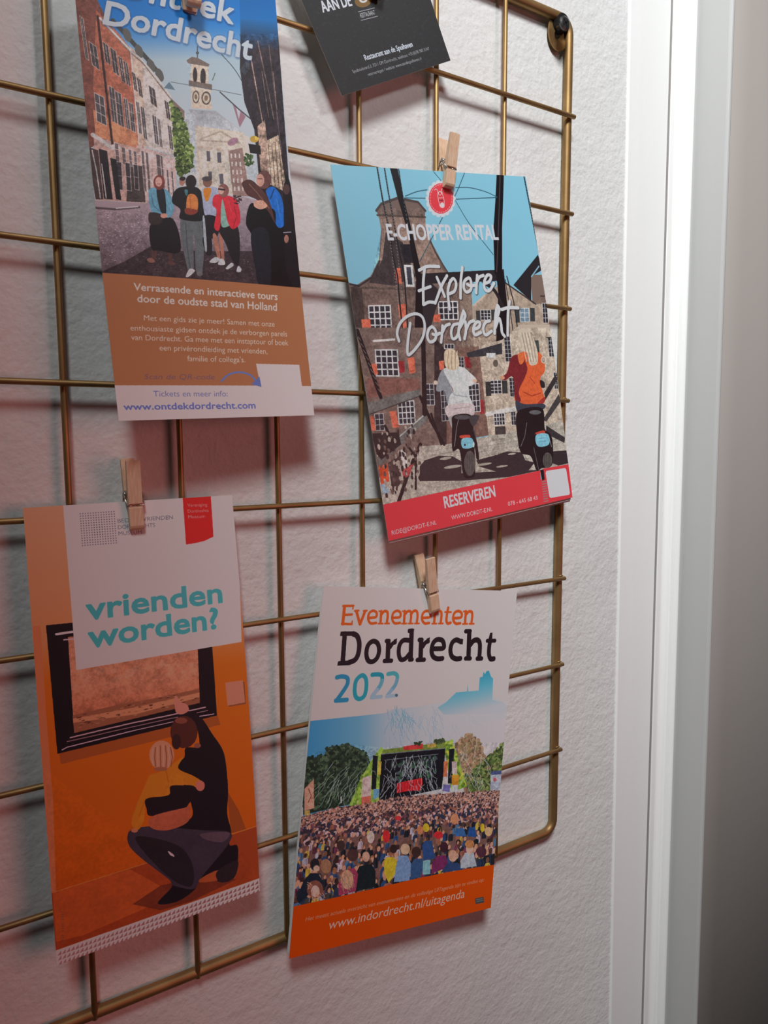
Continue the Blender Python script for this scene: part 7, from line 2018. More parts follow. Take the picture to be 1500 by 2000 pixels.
DRAWINGS['events_booklet'] = [
["G",[[0.0,[80,178,239]],[0.218,[125,200,239]],[0.351,[196,222,239]],[0.551,[220,232,239]],[1.0,[232,232,239]]],[10,878,1464,864],[-45,759,1,757,500,745,547,727,729,721,938,700,1522,732,1614,1563,15,1341]],
["P",[224,232,239],[944,753,951,705,1033,648,1327,674,1467,744,1528,841,1084,862,830,834]],
["G",[[0.0,[60,186,221]],[0.404,[115,211,239]],[1.0,[218,229,239]]],[1255,524,1290,764],[893,736,958,705,1033,648,1121,646,1121,599,1132,647,1219,645,1219,560,1243,557,1247,524,1260,541,1274,521,1293,520,1314,557,1335,572,1345,711,1402,725,1448,732,1472,760,1510,809,948,783]],
["Q",[122,197,226],3.2,[501,712,579,701,685,714,699,834,525,831],34,74,31,0.4],
["Q",[171,211,239],3.3,[687,728,891,721,941,832,917,948,512,914,481,837],50,87,32,0.4],
["Q",[209,224,239],3.3,[516,746,1204,769,1226,963,534,907],30,100,33,0.4],
["P",[50,70,60],[-23,967,115,965,124,927,181,914,263,911,340,942,406,988,438,1060,383,1167,328,1264,10,1286]],
["S",[[44,65,55],[67,94,75],[96,127,98],[56,81,65]],[-25,956,110,960,120,922,176,909,262,906,344,937,416,989,438,1060,366,1181,327,1256,7,1262],700,[6.0,13.8],1,34],
["P",[167,139,116],[1065,992,1164,922,1255,969,1327,1086,1470,1027,1503,1329,1171,1298]],
["S",[[213,181,146],[139,122,99],[175,163,117],[191,154,125]],[1058,983,1163,913,1264,970,1326,1077,1348,1222,1176,1239],420,[6.2,14.4],1,35],
["S",[[101,130,72],[131,163,90],[68,89,57],[156,180,105]],[1159,1184,1323,1104,1485,997,1520,1313,1217,1301],420,[7.4,15.8],1,36],
["P",[170,230,90],[373,1117,434,1019,493,947,516,961,536,1299,302,1281]],
["P",[163,215,83],[961,951,1035,954,1103,1083,1192,1260,1123,1272,1055,1260,983,1003]],
["S",[[186,239,103],[128,180,74],[199,239,130]],[373,1117,494,951,536,1299,310,1274],120,[5.4,14.3],1,37],
["S",[[192,239,103],[122,166,68],[232,239,94]],[962,958,1035,955,1187,1258,1066,1262],90,[6.0,14.1],1,38],
["P",[140,170,82],[514,963,978,958,989,999,503,991]],
["P",[239,77,80],[657,957,802,951,810,984,664,981]],
["P",[214,189,99],[839,960,903,957,908,983,844,982]],
["S",[[61,82,59],[88,112,74]],[890,939,965,934,973,959,892,961],50,[4.9,9.8],1,39],
["S",[[61,84,60]],[732,939,795,940,797,961,745,958],25,[3.8,7.6],1,40],
["P",[31,37,46],[498,989,985,996,988,1149,983,1252,606,1271,514,1276]],
["P",[35,45,52],[442,991,477,999,485,1203,452,1192]],
["P",[36,45,53],[1016,1006,1058,1005,1065,1227,1029,1223]],
["L",[132,149,163],5,[503,990,983,997],0],
["L",[124,140,154],5,[541,1029,932,1028],0],
["S",[[62,116,83],[90,107,117],[48,64,73]],[562,1039,933,1041,927,1177,616,1177],120,[5.7,13.3],1,41],
["P",[239,54,63],[632,1178,719,1171,822,1166,829,1201,819,1243,726,1235,638,1239]],
["L",[192,46,59],7,[649,1185,651,1222],0],
["L",[192,46,59],7,[670,1184,672,1222],0],
["L",[192,46,59],7,[692,1183,694,1222],0],
["L",[191,46,59],7,[713,1183,715,1222],0],
["L",[191,46,59],7,[734,1182,736,1222],0],
["L",[191,45,58],7,[756,1181,758,1222],0],
["L",[190,45,58],7,[777,1180,780,1222],0],
["L",[190,45,58],7,[799,1179,801,1222],0],
["P",[239,220,218],[380,1118,443,1109,456,1268,393,1281]],
["P",[239,133,114],[388,1232,454,1232,457,1273,391,1279]],
["P",[128,194,239],[467,1193,510,1198,510,1247,468,1258]],
["P",[239,221,93],[483,1032,508,1034,509,1116,487,1113]],
["P",[239,171,62],[1053,1173,1116,1180,1118,1243,1064,1237]],
["P",[217,234,239],[1059,1236,1116,1243,1115,1295,1058,1288]],
["P",[135,136,211],[997,1226,1053,1236,1048,1279,990,1266]],
["P",[239,136,95],[981,1080,1013,1078,1016,1180,987,1177]],
["P",[239,220,221],[1047,1086,1087,1090,1101,1174,1058,1165]],
["P",[202,217,239],[1387,1204,1487,1205,1496,1330,1395,1328]],
["P",[87,103,154],[1389,1183,1485,1187,1488,1210,1389,1209]],
["P",[239,124,138],[1444,1243,1444,1247,1441,1251,1437,1253,1432,1254,1426,1254,1420,1252,1415,1248,1412,1244,1410,1240,1411,1235,1413,1232,1418,1229,1423,1228,1429,1229,1435,1231,1439,1235,1443,1239]],
["L",[184,198,229],4,[1407,1264,1475,1266],0],
["L",[184,198,229],4,[1409,1283,1477,1285],0],
["L",[184,198,229],4,[1411,1301,1479,1303],0],
["P",[239,188,162],[3,1139,57,1089,77,1258,16,1264]],
["L",[170,112,99],6,[29,1142,51,1183,35,1220],0],
["P",[217,199,114],[16,1264,50,1264,54,1300,20,1303]],
["N",[-25,952,262,907,494,951,967,950,1479,1001,1519,1359,36,1297],0.14,[5,16],46],
["Q",[212,232,239],3.2,[519,1003,972,1002,980,1269,545,1251],60,105,42,0.4],
["Q",[199,239,228],2.6,[99,1057,405,1016,402,1169,160,1220],26,130,43,-0.9],
["Q",[223,239,237],3.1,[1075,933,1310,987,1376,1261,1167,1255],26,145,44,0.4],
["Q",[209,231,239],3.8,[578,1008,867,1018,855,1102,607,1093],24,76,45,0],
["L",[183,223,239],3,[173,1009,118,1078],0],
["L",[221,237,239],9,[247,1215,252,1247],0],
["P",[141,110,104],[-32,1300,205,1273,440,1277,641,1264,978,1285,1539,1323,1597,1873,1212,1819,1033,1818,539,1827,-20,1828]],
["S",[[239,189,168],[93,76,83],[239,206,197],[223,166,144],[64,63,80],[180,137,122]],[-13,1302,206,1275,440,1277,640,1262,978,1283,1497,1321,1507,1419,1012,1367,426,1357,-6,1370],2600,[4.3,8.6],1,51],
["S",[[239,185,163],[70,63,77],[239,213,214],[59,73,106],[181,124,106],[134,89,106],[93,79,80]],[-8,1352,425,1348,1011,1362,1506,1408,1521,1546,1025,1488,436,1452,3,1460],1100,[7.6,14.1],1.15,52],
["W",[[51,58,71],[57,74,104],[42,51,58],[110,68,85],[86,91,91],[60,100,157],[183,123,104],[142,77,108],[212,217,239],[231,222,239],[95,146,193],[239,213,96]],[[239,188,159],[74,58,55],[110,77,65],[183,130,95],[63,55,58],[239,189,151],[142,104,85]],[-17,1457,434,1428,1021,1457,1518,1519,1531,1778,1195,1785,1003,1768,511,1765,-15,1781],330,[12.1,28.6],53],
["P",[239,223,65],[586,1640,615,1623,655,1629,683,1656,678,1737,637,1787,598,1718]],
["P",[142,187,239],[680,1689,692,1629,761,1637,801,1709,788,1797,673,1786]],
["P",[66,107,160],[791,1700,813,1668,874,1673,892,1735,871,1792,797,1787]],
["P",[37,52,58],[396,1679,417,1645,499,1646,531,1692,543,1791,405,1794]],
["P",[141,60,115],[955,1717,988,1676,1060,1685,1095,1759,956,1787]],
["P",[59,88,140],[1030,1790,1078,1738,1166,1748,1217,1801]],
["P",[59,98,164],[866,1593,885,1566,940,1573,977,1689,885,1689]],
["P",[155,224,239],[883,1689,940,1693,949,1784,888,1778]],
["P",[205,224,239],[1185,1743,1219,1693,1292,1701,1328,1797,1193,1790]],
["P",[190,79,115],[281,1723,306,1654,380,1648,411,1691,405,1792,289,1798]],
["P",[39,54,73],[13,1764,52,1664,89,1630,140,1639,182,1705,100,1744,35,1795]],
["P",[69,126,195],[1122,1572,1130,1522,1188,1526,1221,1586]],
["P",[48,100,178],[1227,1587,1235,1532,1288,1534,1306,1604]],
["P",[239,211,176],[775,1600,774,1612,768,1622,760,1628,748,1630,736,1628,724,1622,714,1613,707,1601,703,1589,704,1577,709,1568,718,1561,729,1559,741,1561,753,1567,764,1576,771,1588]],
["P",[66,52,52],[678,1583,677,1592,673,1600,667,1605,658,1606,648,1605,639,1600,631,1593,625,1584,622,1575,623,1566,627,1558,634,1553,643,1551,652,1553,662,1557,670,1565,676,1574]],
["P",[239,196,169],[483,1600,482,1610,478,1619,472,1625,464,1627,454,1626,445,1620,438,1612,432,1602,429,1591,430,1581,433,1572,440,1566,448,1564,457,1565,467,1570,474,1578,480,1589]],
["P",[74,57,54],[861,1631,860,1643,855,1652,846,1658,834,1660,822,1658,809,1652,799,1643,792,1632,788,1620,789,1609,795,1600,803,1594,815,1591,828,1593,840,1599,850,1608,858,1619]],
["P",[239,194,168],[1156,1703,1155,1716,1150,1727,1141,1734,1130,1736,1117,1734,1105,1728,1094,1718,1087,1705,1083,1691,1084,1678,1089,1668,1098,1661,1109,1658,1122,1660,1134,1666,1145,1676,1153,1689]],
["P",[76,49,62],[1075,1635,1074,1646,1070,1656,1061,1662,1051,1665,1040,1663,1028,1657,1019,1648,1012,1637,1009,1625,1010,1613,1014,1604,1022,1597,1033,1595,1044,1597,1055,1602,1065,1611,1072,1623]],
["P",[239,207,185],[1288,1678,1287,1690,1283,1699,1275,1706,1265,1708,1254,1707,1243,1701,1234,1692,1227,1680,1224,1668,1225,1656,1229,1646,1237,1640,1247,1637,1258,1639,1269,1645,1278,1654,1285,1665]],
["P",[220,157,102],[1293,1648,1291,1657,1285,1664,1275,1668,1262,1669,1248,1667,1235,1662,1224,1654,1216,1645,1213,1636,1214,1627,1220,1620,1230,1615,1243,1614,1257,1616,1270,1621,1282,1629,1290,1638]],
["P",[97,60,76],[1404,1716,1402,1729,1396,1739,1385,1746,1371,1748,1356,1745,1341,1739,1329,1728,1320,1716,1316,1703,1317,1690,1324,1680,1334,1673,1348,1671,1363,1673,1378,1680,1391,1690,1400,1703]],
["P",[239,219,63],[911,1487,910,1496,907,1504,901,1509,893,1511,884,1510,876,1505,869,1498,864,1489,861,1480,862,1470,865,1463,871,1457,879,1455,887,1456,896,1461,903,1468,908,1477]],
["P",[239,214,62],[1370,1552,1370,1562,1368,1570,1363,1576,1357,1579,1351,1578,1344,1573,1338,1566,1334,1557,1332,1547,1332,1537,1334,1529,1339,1523,1345,1520,1351,1521,1358,1525,1364,1533,1368,1542]],
["P",[239,62,71],[1026,1550,1025,1558,1019,1564,1009,1568,997,1569,984,1567,971,1562,961,1555,953,1547,950,1539,952,1531,957,1524,967,1520,979,1519,992,1521,1005,1526,1015,1533,1023,1541]],
["P",[239,61,70],[617,1497,616,1510,613,1521,606,1529,598,1532,588,1531,579,1525,571,1515,565,1503,562,1489,562,1476,565,1466,572,1458,580,1455,590,1456,599,1462,608,1472,614,1484]],
["P",[239,69,80],[689,1398,688,1403,685,1407,679,1410,671,1410,663,1409,656,1406,649,1402,644,1397,642,1391,643,1386,647,1382,653,1380,660,1379,668,1380,676,1383,683,1387,687,1392]],
["P",[156,104,90],[182,1740,180,1758,173,1772,159,1781,143,1784,124,1781,106,1771,91,1756,80,1739,76,1720,77,1703,85,1688,97,1679,114,1676,133,1679,151,1688,166,1703,177,1721]],
["P",[239,214,201],[160,1747,160,1758,156,1768,149,1774,140,1777,130,1775,120,1769,112,1760,106,1748,103,1736,103,1724,107,1715,114,1708,123,1706,133,1708,143,1714,151,1723,157,1734]],
["P",[239,195,159],[381,1718,381,1738,375,1754,365,1765,351,1769,336,1766,321,1757,309,1742,300,1723,295,1703,296,1683,301,1667,312,1656,325,1652,340,1654,355,1664,368,1679,377,1698]],
["P",[190,150,116],[223,1612,222,1626,217,1638,209,1646,198,1649,185,1647,173,1640,163,1629,156,1615,152,1600,153,1586,158,1574,166,1567,177,1563,189,1565,201,1572,212,1583,219,1597]],
["P",[53,53,60],[145,1590,144,1602,140,1612,133,1619,123,1622,113,1620,102,1614,93,1604,87,1593,84,1580,84,1568,89,1557,96,1551,106,1548,116,1550,127,1556,136,1565,142,1577]],
["P",[239,212,187],[147,1613,147,1619,144,1624,139,1627,132,1628,125,1627,118,1624,112,1619,108,1613,106,1606,107,1600,110,1595,115,1592,121,1591,129,1592,135,1595,141,1600,145,1607]],
["P",[97,71,72],[401,1577,400,1590,394,1600,384,1607,372,1609,358,1607,345,1600,334,1590,326,1578,323,1565,324,1552,329,1542,339,1535,351,1533,365,1535,378,1541,389,1551,397,1564]],
["P",[239,230,218],[504,1486,504,1498,500,1509,494,1517,486,1520,476,1518,467,1512,459,1503,454,1491,451,1478,451,1465,454,1454,461,1447,469,1443,478,1445,487,1451,495,1460,501,1472]],
["P",[239,171,127],[1144,1464,1143,1476,1139,1485,1130,1492,1120,1494,1108,1493,1097,1487,1087,1478,1080,1467,1077,1455,1077,1443,1082,1434,1090,1427,1101,1425,1113,1426,1124,1432,1134,1441,1141,1452]],
["P",[239,205,152],[1441,1587,1440,1597,1435,1606,1427,1612,1416,1614,1405,1612,1394,1607,1384,1599,1377,1588,1374,1577,1375,1567,1380,1558,1388,1553,1398,1550,1410,1552,1421,1557,1431,1565,1438,1576]],
["P",[82,68,68],[303,1506,303,1517,299,1527,292,1533,283,1536,274,1534,264,1529,256,1520,251,1509,248,1498,248,1486,252,1477,259,1471,267,1468,277,1470,286,1475,294,1484,300,1494]],
["P",[223,152,105],[865,1495,865,1505,862,1513,856,1519,848,1521,840,1520,831,1515,824,1508,819,1498,816,1488,817,1478,820,1470,826,1464,834,1462,842,1463,850,1467,858,1475,863,1484]],
["Q",[190,166,150],5.1,[276,1667,393,1669,382,1779,296,1763],16,51,60,0.4],
["Q",[239,189,162],4.9,[73,1677,186,1697,196,1799,83,1777],16,39,61,0.4],
["N",[-32,1300,1539,1323,1597,1873,539,1827,-20,1828],0.08,[5,14],62],
["P",[239,93,17],[-61,1804,7,1803,258,1803,537,1800,812,1794,1031,1795,1210,1800,1486,1813,1620,1819,1633,2241,-5,2206]],
["T","Het meest actuele overzicht van evenementen en de volledige UITagenda zijn te vinden op:",[239,184,157],[83,1905,1401,1909],25,0,0.2],
["T","www.indordrecht.nl/uitagenda",[239,218,208],[236,1986,1242,1987],57,0.5,0.15],
["P",[86,91,95],[1336,2011,1409,2013,1416,2053,1345,2050]],
["L",[153,165,169],4,[1348,2022,1402,2024],0],
["L",[153,165,169],4,[1352,2035,1406,2036],0],
["L",[239,109,40],20,[148,113,148,212],0],
["L",[239,109,40],14,[139,111,207,109],0],
["L",[239,109,40],14,[149,162,203,159],0],
["L",[239,109,40],14,[142,213,209,214],0],
["L",[239,109,40],9,[206,109,205,127],0],
["L",[239,109,40],9,[210,197,209,214],0],
["L",[239,109,40],18,[231,140,263,214],0],
["L",[239,108,40],18,[290,140,265,214],0],
["L",[239,109,40],12,[220,138,246,137],0],
["L",[239,108,40],12,[280,138,302,137],0],
["L",[239,108,40],16,[323,179,369,173,371,148,345,137,320,152,317,185,337,210,374,208],1],
["L",[239,108,40],17,[403,139,406,209],0],
["L",[239,107,39],17,[406,159,424,140,445,142,452,166,451,209],1],
["L",[239,108,40],11,[388,139,405,139],0],
["L",[239,108,40],11,[390,212,423,212],0],
["L",[239,107,39],11,[437,212,469,211],0],
["L",[239,107,39],16,[493,178,541,173,542,147,516,136,490,151,487,185,508,210,546,208],1],
["L",[239,107,39],18,[573,138,576,210],0],
["L",[239,106,39],17,[576,158,595,139,617,141,624,166,623,210],1],
["L",[239,107,39],11,[558,138,576,138],0],
["L",[239,107,39],11,[560,213,594,212],0],
["L",[239,106,39],11,[608,212,642,212],0],
["L",[239,106,39],17,[621,158,640,137,662,138,672,164,671,210],1],
["L",[239,106,39],11,[656,212,689,212],0],
["L",[239,106,39],17,[716,178,766,173,767,146,739,135,712,150,708,185,731,211,766,209],1],
["L",[239,105,39],19,[803,137,805,210],0],
["L",[239,105,38],18,[806,158,826,137,849,139,857,165,856,210],1],
["L",[239,105,39],11,[787,136,806,136],0],
["L",[239,105,39],11,[789,214,825,213],0],
["L",[239,105,38],11,[840,213,875,212],0],
["L",[239,105,38],19,[905,115,900,154,900,194,912,212,935,208],1],
["L",[239,105,38],13,[883,142,930,142],0],
["L",[239,105,38],18,[961,180,1015,174,1016,147,986,135,957,150,953,187,977,213,1014,211],1],
["L",[239,104,38],20,[1051,137,1053,212],0],
["L",[239,104,38],19,[1053,159,1075,138,1099,140,1108,166,1106,213],1],
["L",[239,104,38],12,[1033,137,1053,137],0],
["L",[239,104,38],12,[1035,216,1073,215],0],
["L",[239,104,38],12,[1089,215,1127,215],0],
["L",[36,36,45],30,[168,270,173,433],0],
["L",[36,35,45],27,[154,269,226,269],0],
["L",[36,36,46],27,[153,438,218,437],0],
["L",[36,35,45],31,[224,270,253,284,272,325,273,382,255,420,214,436],1],
["P",[36,36,45],[139,257,157,257,160,282,138,282]],
["P",[36,36,46],[142,426,159,426,162,451,139,451]],
["L",[35,35,44],29,[365,315,399,328,415,368,407,412,376,435,344,426,328,386,334,339,365,315],1],
["L",[35,34,43],32,[475,320,483,429],0],
["L",[35,34,43],27,[462,315,478,315],0],
["L",[35,34,44],27,[461,433,510,433],0],
["L",[35,34,43],25,[491,353,507,331,525,324],1],
["P",[35,34,43],[513,308,536,300,535,331,510,332]],
["L",[35,33,43],29,[631,314,584,313,559,343,559,392,578,427,610,424,637,397],1],
["L",[34,33,42],33,[639,260,651,426],0],
["L",[34,33,42],26,[622,256,642,255],0],
["L",[35,33,43],26,[645,431,662,430],0],
["P",[34,33,42],[610,245,657,244,656,261,611,268]],
["L",[34,33,42],34,[718,318,726,429],0],
["L",[34,33,42],28,[704,312,722,312],0],
["L",[35,33,42],28,[703,434,754,434],0],
["L",[34,33,42],27,[735,352,752,329,772,322],1],
["P",[34,32,41],[758,305,783,297,781,329,755,330]],
["L",[34,32,41],31,[811,368,891,367,898,344,880,317,840,312,812,334,805,380,822,416,857,431,896,430],1],
["L",[34,32,40],32,[1033,328,994,316,963,334,954,379,971,419,1006,435,1041,434],1],
["P",[33,31,40],[1019,307,1050,311,1050,345,1025,343]],
["L",[33,31,40],36,[1096,271,1108,430],0],
["L",[33,31,39],34,[1113,349,1139,323,1175,321,1195,351,1200,433],1],
["L",[33,31,39],28,[1066,262,1102,262],0],
["L",[33,31,40],28,[1085,435,1123,436],0],
["L",[33,31,40],29,[1183,438,1219,439],0],
["L",[33,30,39],33,[1279,333,1276,374,1281,416,1298,443,1325,443],1],
["P",[33,30,39],[1274,273,1294,272,1297,326,1259,333]],
["L",[33,30,39],26,[1255,325,1321,325],0],
["L",[53,163,211],26,[145,518,179,514,213,524,220,551,206,583,159,648],1],
["L",[54,164,213],26,[152,651,225,651],0],
["L",[47,182,205],26,[312,513,340,532,350,580,343,631,313,650,283,635,271,590,277,540,312,513],1],
["L",[44,173,198],26,[384,512,425,511,453,521,457,551],1],
["L",[116,195,220],27,[457,551,447,578,427,604],1],
["L",[175,211,235],27,[427,604,398,637],1],
["L",[175,212,235],23,[393,647,461,644],0],
["L",[87,196,208],25,[495,512,537,509,563,524,565,552],1],
["L",[126,192,224],25,[565,552,554,582,531,609],1],
["L",[157,203,235],24,[531,609,506,639],1],
["L",[182,216,239],22,[500,646,573,643],0],
["P",[88,129,145],[582,643,582,646,580,648,577,650,574,651,570,651,566,649,563,647,561,645,560,642,560,639,562,636,565,635,568,634,572,634,576,635,579,637,581,640]],
]
DRAWINGS['restaurant_card'] = [
["P",[47,47,49],[-7,-284,1284,-119,984,1231,-64,1133]],
["S",[[52,53,55],[44,44,46]],[6,250,905,482,853,1057,-1,1053],500,[4.8,11.1],1,71],
["T","AAN DE",[222,228,239],[98,445,297,448],82,1.6,0],
["P",[128,99,54],[434,440,428,455,415,469,398,478,379,482,359,481,342,473,328,462,321,447,320,431,326,415,339,402,355,393,375,389,394,390,412,397,425,408,433,423]],
["P",[214,218,219],[413,428,410,436,403,443,395,448,384,450,374,450,365,446,358,440,354,432,353,423,357,415,363,408,372,403,382,401,392,401,402,405,409,411,413,419]],
["P",[128,98,54],[403,422,401,427,397,432,391,435,385,436,379,436,374,434,369,430,367,425,367,420,369,414,373,410,378,407,384,405,390,406,396,408,400,412,402,417]],
["L",[173,174,181],5,[321,503,436,505],0],
["L",[174,174,181],5,[318,567,437,569],0],
["T","RESTAURANT",[223,228,239],[324,550,428,552],34,0.8,0],
["T","Restaurant aan de Spuihaven",[215,226,239],[245,855,607,859],43,1.4,0],
["T","Spuiboulevard 3, 3311 GM Dordrecht, telefoon: +31(0)78 785 3147",[184,190,197],[131,918,719,921],25,0.3,0],
["T","reserveringen / website: www.aandespuihaven.nl",[184,191,198],[223,972,635,975],25,0.3,0],
]
PPM = 10          # print resolution, dots per millimetre


def ink(c):
    """[red, green, blue] in 0-255, optionally followed by the cover in percent"""
    if c == 'PAPER':
        return np.array([.93, .93, .935], np.float32), 1.0
    return np.array(c[:3], np.float32) / 255, (c[3] / 100 if len(c) > 3 else 1.0)


class Canvas:
    def __init__(self, w, h):
        self.w, self.h = int(w * PPM), int(h * PPM)
        self.a = np.full((self.h, self.w, 3), .905, np.float32)

    def mask(self, P):
        """even-odd fill of a polygon; returns (x0, y0, mask)"""
        x0 = max(0, int(P[:, 0].min())); x1 = min(self.w, int(P[:, 0].max()) + 2)
        y0 = max(0, int(P[:, 1].min())); y1 = min(self.h, int(P[:, 1].max()) + 2)
        if x1 <= x0 or y1 <= y0:
            return None
        m = np.zeros((y1 - y0, x1 - x0), bool)
        X = np.arange(x0, x1) + .5
        Q = np.roll(P, -1, 0)
        for (ax, ay), (bx, by) in zip(P, Q):
            if ay == by:
                continue
            if ay > by:
                ax, ay, bx, by = bx, by, ax, ay
            r0 = max(y0, int(math.ceil(ay - .5))); r1 = min(y1, int(math.ceil(by - .5)))
            if r1 <= r0:
                continue
            ys = np.arange(r0, r1) + .5
            xs = ax + (ys - ay) / (by - ay) * (bx - ax)
            m[r0 - y0:r1 - y0] ^= X[None, :] < xs[:, None]
        return x0, y0, m

    def put(self, r, color, alpha=1.0):
        if r is None:
            return
        x0, y0, m = r
        v = self.a[y0:y0 + m.shape[0], x0:x0 + m.shape[1]]
        if alpha >= 1:
            v[m] = color
        else:
            v[m] = v[m] * (1 - alpha) + color * alpha

    def poly(self, pts, h):
        c, al = ink(h)
        self.put(self.mask(pts), c, al)

    def gradient(self, stops, axis, pts):
        r = self.mask(pts)
        if r is None:
            return
        x0, y0, m = r
        a, b = axis
        d = b - a
        yy, xx = np.nonzero(m)
        t = ((xx + x0 - a[0]) * d[0] + (yy + y0 - a[1]) * d[1]) / (d @ d)
        cs = np.array([ink(s[1])[0] for s in stops])
        ts = [s[0] for s in stops]
        col = np.stack([np.interp(t, ts, cs[:, k]) for k in range(3)], -1)
        self.a[yy + y0, xx + x0] = col

    def line(self, pts, w, h):
        c, al = ink(h)
        w = max(w, 1.2)
        x0 = max(0, int(pts[:, 0].min() - w)); x1 = min(self.w, int(pts[:, 0].max() + w) + 2)
        y0 = max(0, int(pts[:, 1].min() - w)); y1 = min(self.h, int(pts[:, 1].max() + w) + 2)
        if x1 <= x0 or y1 <= y0:
            return
        m = np.zeros((y1 - y0, x1 - x0), bool)
        for a, b in zip(pts[:-1], pts[1:]):
            sx0 = max(x0, int(min(a[0], b[0]) - w)); sx1 = min(x1, int(max(a[0], b[0]) + w) + 2)
            sy0 = max(y0, int(min(a[1], b[1]) - w)); sy1 = min(y1, int(max(a[1], b[1]) + w) + 2)
            if sx1 <= sx0 or sy1 <= sy0:
                continue
            Y, X = np.mgrid[sy0:sy1, sx0:sx1] + .5
            d = b - a
            t = np.clip(((X - a[0]) * d[0] + (Y - a[1]) * d[1]) / max(d @ d, 1e-6), 0, 1)
            m[sy0 - y0:sy1 - y0, sx0 - x0:sx1 - x0] |= np.hypot(X - a[0] - t * d[0], Y - a[1] - t * d[1]) < w / 2
        self.put((x0, y0, m), c, al)

    def text(self, body, h, x0, y0, x1, y1, cap, bold, slant):
        c, al = ink(h)
        tris, vs = glyphs(body, bold)
        vs = vs.copy()
        xm = vs[:, 0].min()
        wd = vs[:, 0].max() - xm
        e = np.array([x1 - x0, y1 - y0])
        ln = math.hypot(*e)
        e = e / ln
        up = np.array([e[1], -e[0]])
        sx, sy = ln / wd, cap / .70
        lx = (vs[:, 0] - xm) * sx + vs[:, 1] * sy * slant
        P = np.array([x0, y0]) + lx[:, None] * e + (vs[:, 1] * sy)[:, None] * up
        X0 = max(0, int(P[:, 0].min())); X1 = min(self.w, int(P[:, 0].max()) + 2)
        Y0 = max(0, int(P[:, 1].min())); Y1 = min(self.h, int(P[:, 1].max()) + 2)
        if X1 <= X0 or Y1 <= Y0:
            return
        M = np.zeros((Y1 - Y0, X1 - X0), bool)
        for t in tris:
            r = self.mask(P[list(t)])
            if r is None:
                continue
            a, b, m = r
            M[b - Y0:b - Y0 + m.shape[0], a - X0:a - X0 + m.shape[1]] |= m[:Y1 - b, :X1 - a]
        r = bold * .0125 * sy            # heavier weights: thicken the strokes evenly
        if r > .4:
            pad = int(r) + 1
            big = np.zeros((M.shape[0] + 2 * pad, M.shape[1] + 2 * pad), bool)
            for dy in range(-pad, pad + 1):
                for dx in range(-pad, pad + 1):
                    if dx * dx + dy * dy <= r * r + .3:
                        big[pad + dy:pad + dy + M.shape[0], pad + dx:pad + dx + M.shape[1]] |= M
            X0, Y0, M = X0 - pad, Y0 - pad, big
            cx, cy = max(0, -X0), max(0, -Y0)
            M = M[cy:cy + max(0, self.h - Y0 - cy), cx:cx + max(0, self.w - X0 - cx)]
            X0, Y0 = X0 + cx, Y0 + cy
        self.put((X0, Y0, M), c, al)

    def grain(self, pts, amp, cells, seed):
        """photographic unevenness of a printed picture"""
        r = self.mask(pts)
        if r is None:
            return
        x0, y0, m = r
        rng = np.random.default_rng(seed)
        H, W_ = m.shape
        g = np.zeros((H, W_), np.float32)
        for k, c in enumerate(cells):
            s = max(2.0, c * PPM / 10)
            gy, gx = int(H / s) + 3, int(W_ / s) + 3
            n = rng.random((gy, gx)).astype(np.float32) * 2 - 1
            yy, xx = np.arange(H) / s, np.arange(W_) / s
            iy, ix = yy.astype(int), xx.astype(int)
            fy, fx = (yy - iy)[:, None], (xx - ix)[None, :]
            a = n[iy][:, ix] * (1 - fx) + n[iy][:, ix + 1] * fx
            b = n[iy + 1][:, ix] * (1 - fx) + n[iy + 1][:, ix + 1] * fx
            g += (a * (1 - fy) + b * fy)
        v = self.a[y0:y0 + H, x0:x0 + W_]
        f = (1 + amp * g)[..., None]
        v[m] = np.clip((v * f)[m], .01, .97)


def glyphs(body, bold):
    cu = bpy.data.curves.new('lettering', 'FONT')
    cu.body = body
    cu.resolution_u = 3
    o = bpy.data.objects.new('lettering', cu)
    COL.objects.link(o)
    dg = bpy.context.evaluated_depsgraph_get()
    me = o.evaluated_get(dg).to_mesh()
    me.calc_loop_triangles()
    tris = [tuple(t.vertices) for t in me.loop_triangles]
    vs = np.array([v.co[:2] for v in me.vertices])
    o.evaluated_get(dg).to_mesh_clear()
    bpy.data.objects.remove(o)
    bpy.data.curves.remove(cu)
    return tris, vs


def smooth_line(P):
    if len(P) < 3:
        return P
    closed = np.allclose(P[0], P[-1])
    E = np.vstack([P[-2] if closed else 2 * P[0] - P[1], P, P[1] if closed else 2 * P[-1] - P[-2]])
    out = []
    for i in range(1, len(E) - 2):
        for t in np.linspace(0, 1, 7)[:-1]:
            a, b, c, d = E[i - 1], E[i], E[i + 1], E[i + 2]
            out.append(.5 * ((2 * b) + (c - a) * t + (2 * a - 5 * b + 4 * c - d) * t * t + (3 * b - 3 * c + d - a) * t ** 3))
    out.append(P[-1])
    return np.array(out)


def inside(P, n, rng):
    lo, hi = P.min(0), P.max(0)
    out = []
    while len(out) < n:
        q = lo + (hi - lo) * rng.random(2)
        c = False
        for (ax, ay), (bx, by) in zip(P, np.roll(P, -1, 0)):
            if (ay > q[1]) != (by > q[1]) and q[0] < (bx - ax) * (q[1] - ay) / (by - ay) + ax:
                c = not c
        if c:
            out.append(q)
    return out


UNIT = np.array([[math.cos(k * math.pi / 5), math.sin(k * math.pi / 5)] for k in range(10)])


